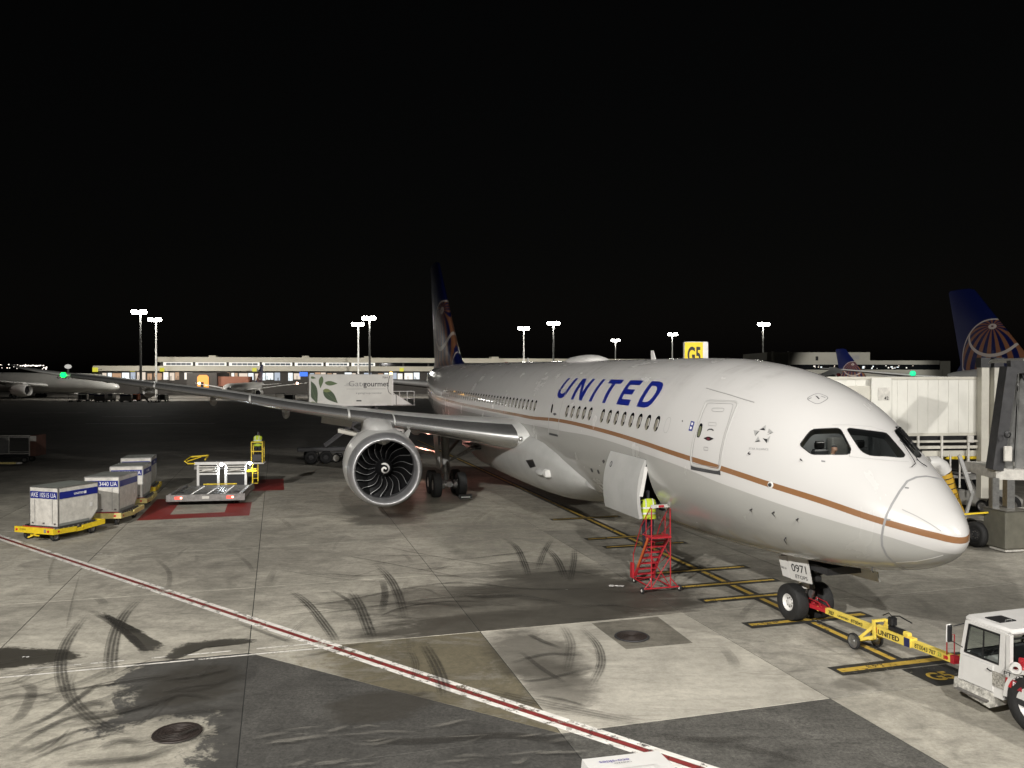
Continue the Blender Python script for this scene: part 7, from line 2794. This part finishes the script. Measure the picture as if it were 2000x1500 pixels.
ground_d = 205
for k, (u, kind, mk, lab) in enumerate(((146, 2, 'grey', 'leftmost low cart under the distant airliner wing'), (162, 0, 'white_dirty', 'pale cart right of the leftmost one by the distant airliner'), (183, 1, 'grey', 'dark grey container left of the middle of the distant cart row'), (197, 1, 'dull_steel', 'dark container in the middle of the distant cart row'), (213, 1, 'uld', 'pale container with dark front in the distant row'),
                                      (229, 2, 'white_dirty', 'open framed cart in the distant row'), (246, 1, 'grey', 'large dark container right of the open framed cart'), (263, 0, 'orange', 'brown box cart in the distant row'), (279, 1, 'dull_steel', 'grey container right of the brown box cart'), (300, 2, 'grey', 'low open cart near the right end of the distant row'), (318, 0, 'white_dirty', 'small pale cart at the right end of the distant row'), (548, 2, 'dull_steel', 'open cart right of the airliner facing us'), (566, 0, 'grey', 'boxy cart left of the catering truck'))):
    p = atd(u, 733, ground_d + (k % 3) * 6)
    cart((p.x, p.y, 0), R(rnd.uniform(-14, 14)), lab, kind, M[mk])
# cart frame at the left edge
lc = empty('open_cart', gp(22, 905), R(4))
tag(lc, 'open framed cart with brown end curtain at the left edge', 'cart')
b = MB()
for z in (.75, 2.02):
    b.bar((-3.2, 0, z), (1.35, 0, z), .06).bar((-3.2, 1.5, z), (1.35, 1.5, z), .06)
for x in (-.95, 1.35):
    for y in (0, 1.5):
        b.bar((x, y, .6), (x, y, 2.05), .06)
b.build('frame', M['white_dirty'], lc)
MB().bb(1.40, 1.85, 0, 1.5, .55, 2.15).build('end_curtain', mat('brown_curtain', (.16, .075, .055), .7, noise=(2, .4)), lc)
MB().bb(1.41, 1.86, -.02, -.005, 1.7, 2.1).build('placard', M['white_dirty'], lc)
MB().bb(-3.3, -.98, .05, 1.45, .62, 1.9).build('side_curtain', M['grey'], lc)
MB().bb(-3.3, 1.4, 0, 1.5, .45, .58).build('deck', M['dark'], lc)
for x in (-2.6, .9):
    wheel(lc, (x, .2, .25), (0, 1, 0), .25, .14, .14, M['dull_steel'], 'wheel', False, 18)
    wheel(lc, (x, 1.3, .25), (0, 1, 0), .25, .14, .14, M['dull_steel'], 'wheel', False, 18)
tl = empty('spare_tow_tongue', gp(12, 912), R(6))
tag(tl, 'pale yellow tow tongue lying before the cart at the left edge', 'tow bar')
MB().bar((-2, 0, .3), (.7, 0, .28), .2, .14).build('tongue', M['pale_yellow'], tl)
MB().lathe([(-.05, .1), (-.05, .2), (.05, .2), (.05, .1), (-.05, .1)], (.9, 0, .28), (0, 0, 1), 16).build('eye', M['white_dirty'], tl)
MB().cyl((-1.2, -.1, .15), (-1.2, .1, .15), .15, n=14).build('wheel', M['tyre'], tl)

# equipment behind the engine and by the main gear
eq = empty('equipment_trailer', gp(640, 905), R(3))
tag(eq, 'low dark trailer with a pale wheel behind the engine', 'trailer')
MB().bar((-1.4, 0, .62), (1.4, 0, .62), .12, .1).bar((-1.4, .5, .8), (1.4, .5, .8), .08, .08).build('frame', M['dark'], eq)
wheel(eq, (.70, -.1, .42), (0.3, 1, 0), .36, .2, .26, M['white_dirty'], 'wheel', False, 20)
wheel(eq, (.70, .9, .42), (0.3, 1, 0), .36, .2, .26, M['white_dirty'], 'wheel', False, 20)
MB().tube([(-.5, 0, .62), (-.52, -.05, .3), (-.6, -.05, .1)], .05, 6).cbox((-.5, 0, .8), (.3, .2, .25), .03).build('jack', M['dull_steel'], eq)
ck = empty('wheel_chock', gp(632, 905, 0), R(10))
tag(ck, 'yellow wheel chock standing left of the engine', 'chock', 'wheel chocks')
MB().prism([(-.12, 0), (.12, 0), (.05, .4), (-.05, .4)], Matrix(((1, 0, 0, 0), (0, 0, -1, .1), (0, 1, 0, 0), (0, 0, 0, 1))), .2).build('block', M['yellow'], ck)
MB().tube([(-.1, 0, .02), (-.2, .02, .2), (0, .0, .42)], .02, 6).build('rope', M['dark'], ck)
c2 = empty('wheel_chock', W(SN + 25.83 - 1.75, 4.1), ROT)
tag(c2, 'black wheel chock in front of the main gear wheels', 'chock', 'wheel chocks')
MB().prism([(0, 0), (.34, 0), (.20, .22), (.10, .22)], Matrix(((1, 0, 0, 0), (0, 0, 1, -.3), (0, 1, 0, 0), (0, 0, 0, 1))), .7).build('block', M['black'], c2)
MB().bb(.02, .03, -.2, .3, .06, .12).build('reflector', M['reflective'], c2)
# service truck glimpsed beyond the engine
stp = W(40.5, 7.0)
st2 = empty('belt_loader', stp, ROT + R(80))
tag(st2, 'white belt loader half hidden behind the engine and main gear', 'belt loader')
MB().cbox((0, 0, .9), (4.6, 1.7, .7), .08).build('body', M['white_dirty'], st2)
MB().hexa([(-3.2, -.5, 1.4), (3.2, -.5, 3.0), (3.2, .5, 3.0), (-3.2, .5, 1.4), (-3.2, -.5, 1.65), (3.2, -.5, 3.25), (3.2, .5, 3.25), (-3.2, .5, 1.65)]).build('conveyor', M['ivory'], st2)
MB().cbox((-1.2, .6, 1.7), (1.1, .5, 1.0), .08).build('cab', M['white_dirty'], st2)
for x in (-1.5, 1.5):
    for y in (-.75, .75):
        wheel(st2, (x, y, .35), (0, 1, 0), .35, .22, .2, M['white_dirty'], 'wheel', False, 20)
MB().cyl((-1.2, .6, 2.2), (-1.2, .6, 2.35), .07).build('beacon', emat('red_beacon', (1, .12, .06), 14), st2)
L_ = bpy.data.lights.new('tail_light_glow', 'POINT')
L_.energy, L_.color, L_.shadow_soft_size = 150, (1, .42, .34), .15
lo = link(bpy.data.objects.new('tail_light_glow', L_), st2)
lo.location = (-2.5, .2, 2.0)
# litter on the concrete
def litter(u, v, size, label, k):
    o_ = empty('litter', gp(u, v))
    tag(o_, label, 'litter', 'bits of litter on the apron', 'thing')
    b = MB()
    n = 9
    r3 = random.Random(k)
    grid = [[Vector(((i / n - .5) * size * 2.2, (j / 3 - .5) * size * (.5 + .5 * math.sin(i)), .02 + .05 * size * r3.random() * 3)) for j in range(4)] for i in range(n + 1)]
    b.loft(grid, False, False)
    b.build('sheet', M['white'], o_, 60)


litter(1204, 1146, .22, 'crumpled white plastic sheet left of the red stairs', 1)
litter(195, 1082, .09, 'white scrap of paper near the left dolly', 2)
litter(50, 1285, .07, 'white scrap in the wet patch at the left edge', 3)
litter(1107, 1153, .03, 'tiny white scrap in the dark oil stain', 4)
litter(940, 964, .05, 'tiny white scrap right of the main gear', 5)

# white tractor hood just below the window
et = empty('electric_tractor', W(*gl(1215, 1478, 1.15)[:2]), ROT - R(3))
tag(et, 'white electric tractor hood reading eco-skies at the bottom edge', 'tractor')
hd_ = MB().hexa([(-1.5, -.66, .5), (.10, -.66, .5), (.10, .66, .5), (-1.5, .66, .5), (-1.5, -.60, 1.22), (.06, -.60, 1.15), (.06, .60, 1.15), (-1.5, .60, 1.22)]).build('hood', M['white'], et)
MB().hexa([(-1.3, -.36, 1.20), (-.34, -.42, 1.165), (-.34, .42, 1.165), (-1.3, .36, 1.20), (-1.3, -.28, 1.26), (-.45, -.30, 1.20), (-.45, .30, 1.20), (-1.3, .28, 1.26)]).build('hood_bulge', M['white'], et)
text_on(hd_, 'eco-skies', .005, (-.10, -.06, 1.172), (0, 1, 0), (-1, 0, .045), .085, mat('violet_ink', (.12, .1, .35), .5), width=.46, off=0)
text_on(hd_, 'UNITED', 0, (-.20, -.06, 1.177), (0, 1, 0), (-1, 0, .045), .035, M['ink'], width=.26, off=0)
MB().bb(-1.5, .08, -.68, .68, .42, .5).build('skirt', M['dark'], et)
MB().cbox((-2.3, 0, .8), (1.5, 1.3, .7), .06).build('body', M['white'], et)
MB().cbox((-2.3, 0, 1.3), (.5, 1.0, .2), .05).cbox((-2.65, 0, 1.6), (.14, 1.0, .6), .05).build('seat', M['black'], et)
MB().lathe([(-.012, .18), (0, .195), (.012, .18), (0, .17), (-.012, .18)], (-1.75, .3, 1.5), (.4, 0, .9), 24).build('steering_wheel', M['black'], et, 60)
for x in (-.35, -2.5):
    for y in (-.6, .6):
        wheel(et, (x, y, .32), (0, 1, 0), .32, .2, .18, M['dull_steel'], 'wheel', False, 22)

# ------------------------------------------------------------------ floodlights on the terminal side, behind and beside the viewpoint
def flood(pos, aim, watts, size, blend, label, soft=.35, col=(1, .965, .915)):
    pos, aim = Vector(pos), Vector(aim)
    o = empty('apron_floodlight', (pos.x, pos.y, 0))
    tag(o, label, 'lamp mast', 'floodlights beside the terminal')
    MB().cyl((0, 0, 0), (0, 0, pos.z - .3), .22, .14, 10).build('pole', M['mast'], o, 40)
    d = (aim - pos).normalized()
    MB().cyl(Vector((0, 0, pos.z)) - d * .45, Vector((0, 0, pos.z)) - d * .12, .35, n=16).build('lamp_housing', M['dark'], o)
    L_ = bpy.data.lights.new('flood', 'SPOT')
    L_.energy, L_.spot_size, L_.spot_blend, L_.shadow_soft_size, L_.color = watts, R(size), blend, soft, col
    lo = link(bpy.data.objects.new('flood', L_), o)
    lo.location = (0, 0, pos.z)
    lo.rotation_euler = d.to_track_quat('-Z', 'Y').to_euler()
    return o


flood((-19, -16, 24), (-8, 22, 0), 122000, 61, .7, 'floodlight mast left of the viewpoint', .4)
flood((29, -2, 22), (6, 27, 0), 30000, 80, .6, 'floodlight mast right of the viewpoint', .4)
flood((6, -20, 27), (0, 24, 0), 62000, 56, .75, 'floodlight mast behind the viewpoint', .4)
flood((31, 19, 17), (20, 41, 2), 14000, 80, .6, 'floodlight mast beside the passenger bridge', .4)
flood((-22, -18, 28), (54, 98, 12), 380000, 15, .5, 'added narrow beam lamp that brightens the neighbouring tail fin', .5)  # added lamp, stands in for the neighbouring gate's own lights
flood((-25, -18, 29), (74, 181, 10), 2500000, 8, .5, 'added narrow beam lamp that brightens the small far tail fin', .5)  # added lamp, put in only to brighten the distant tail
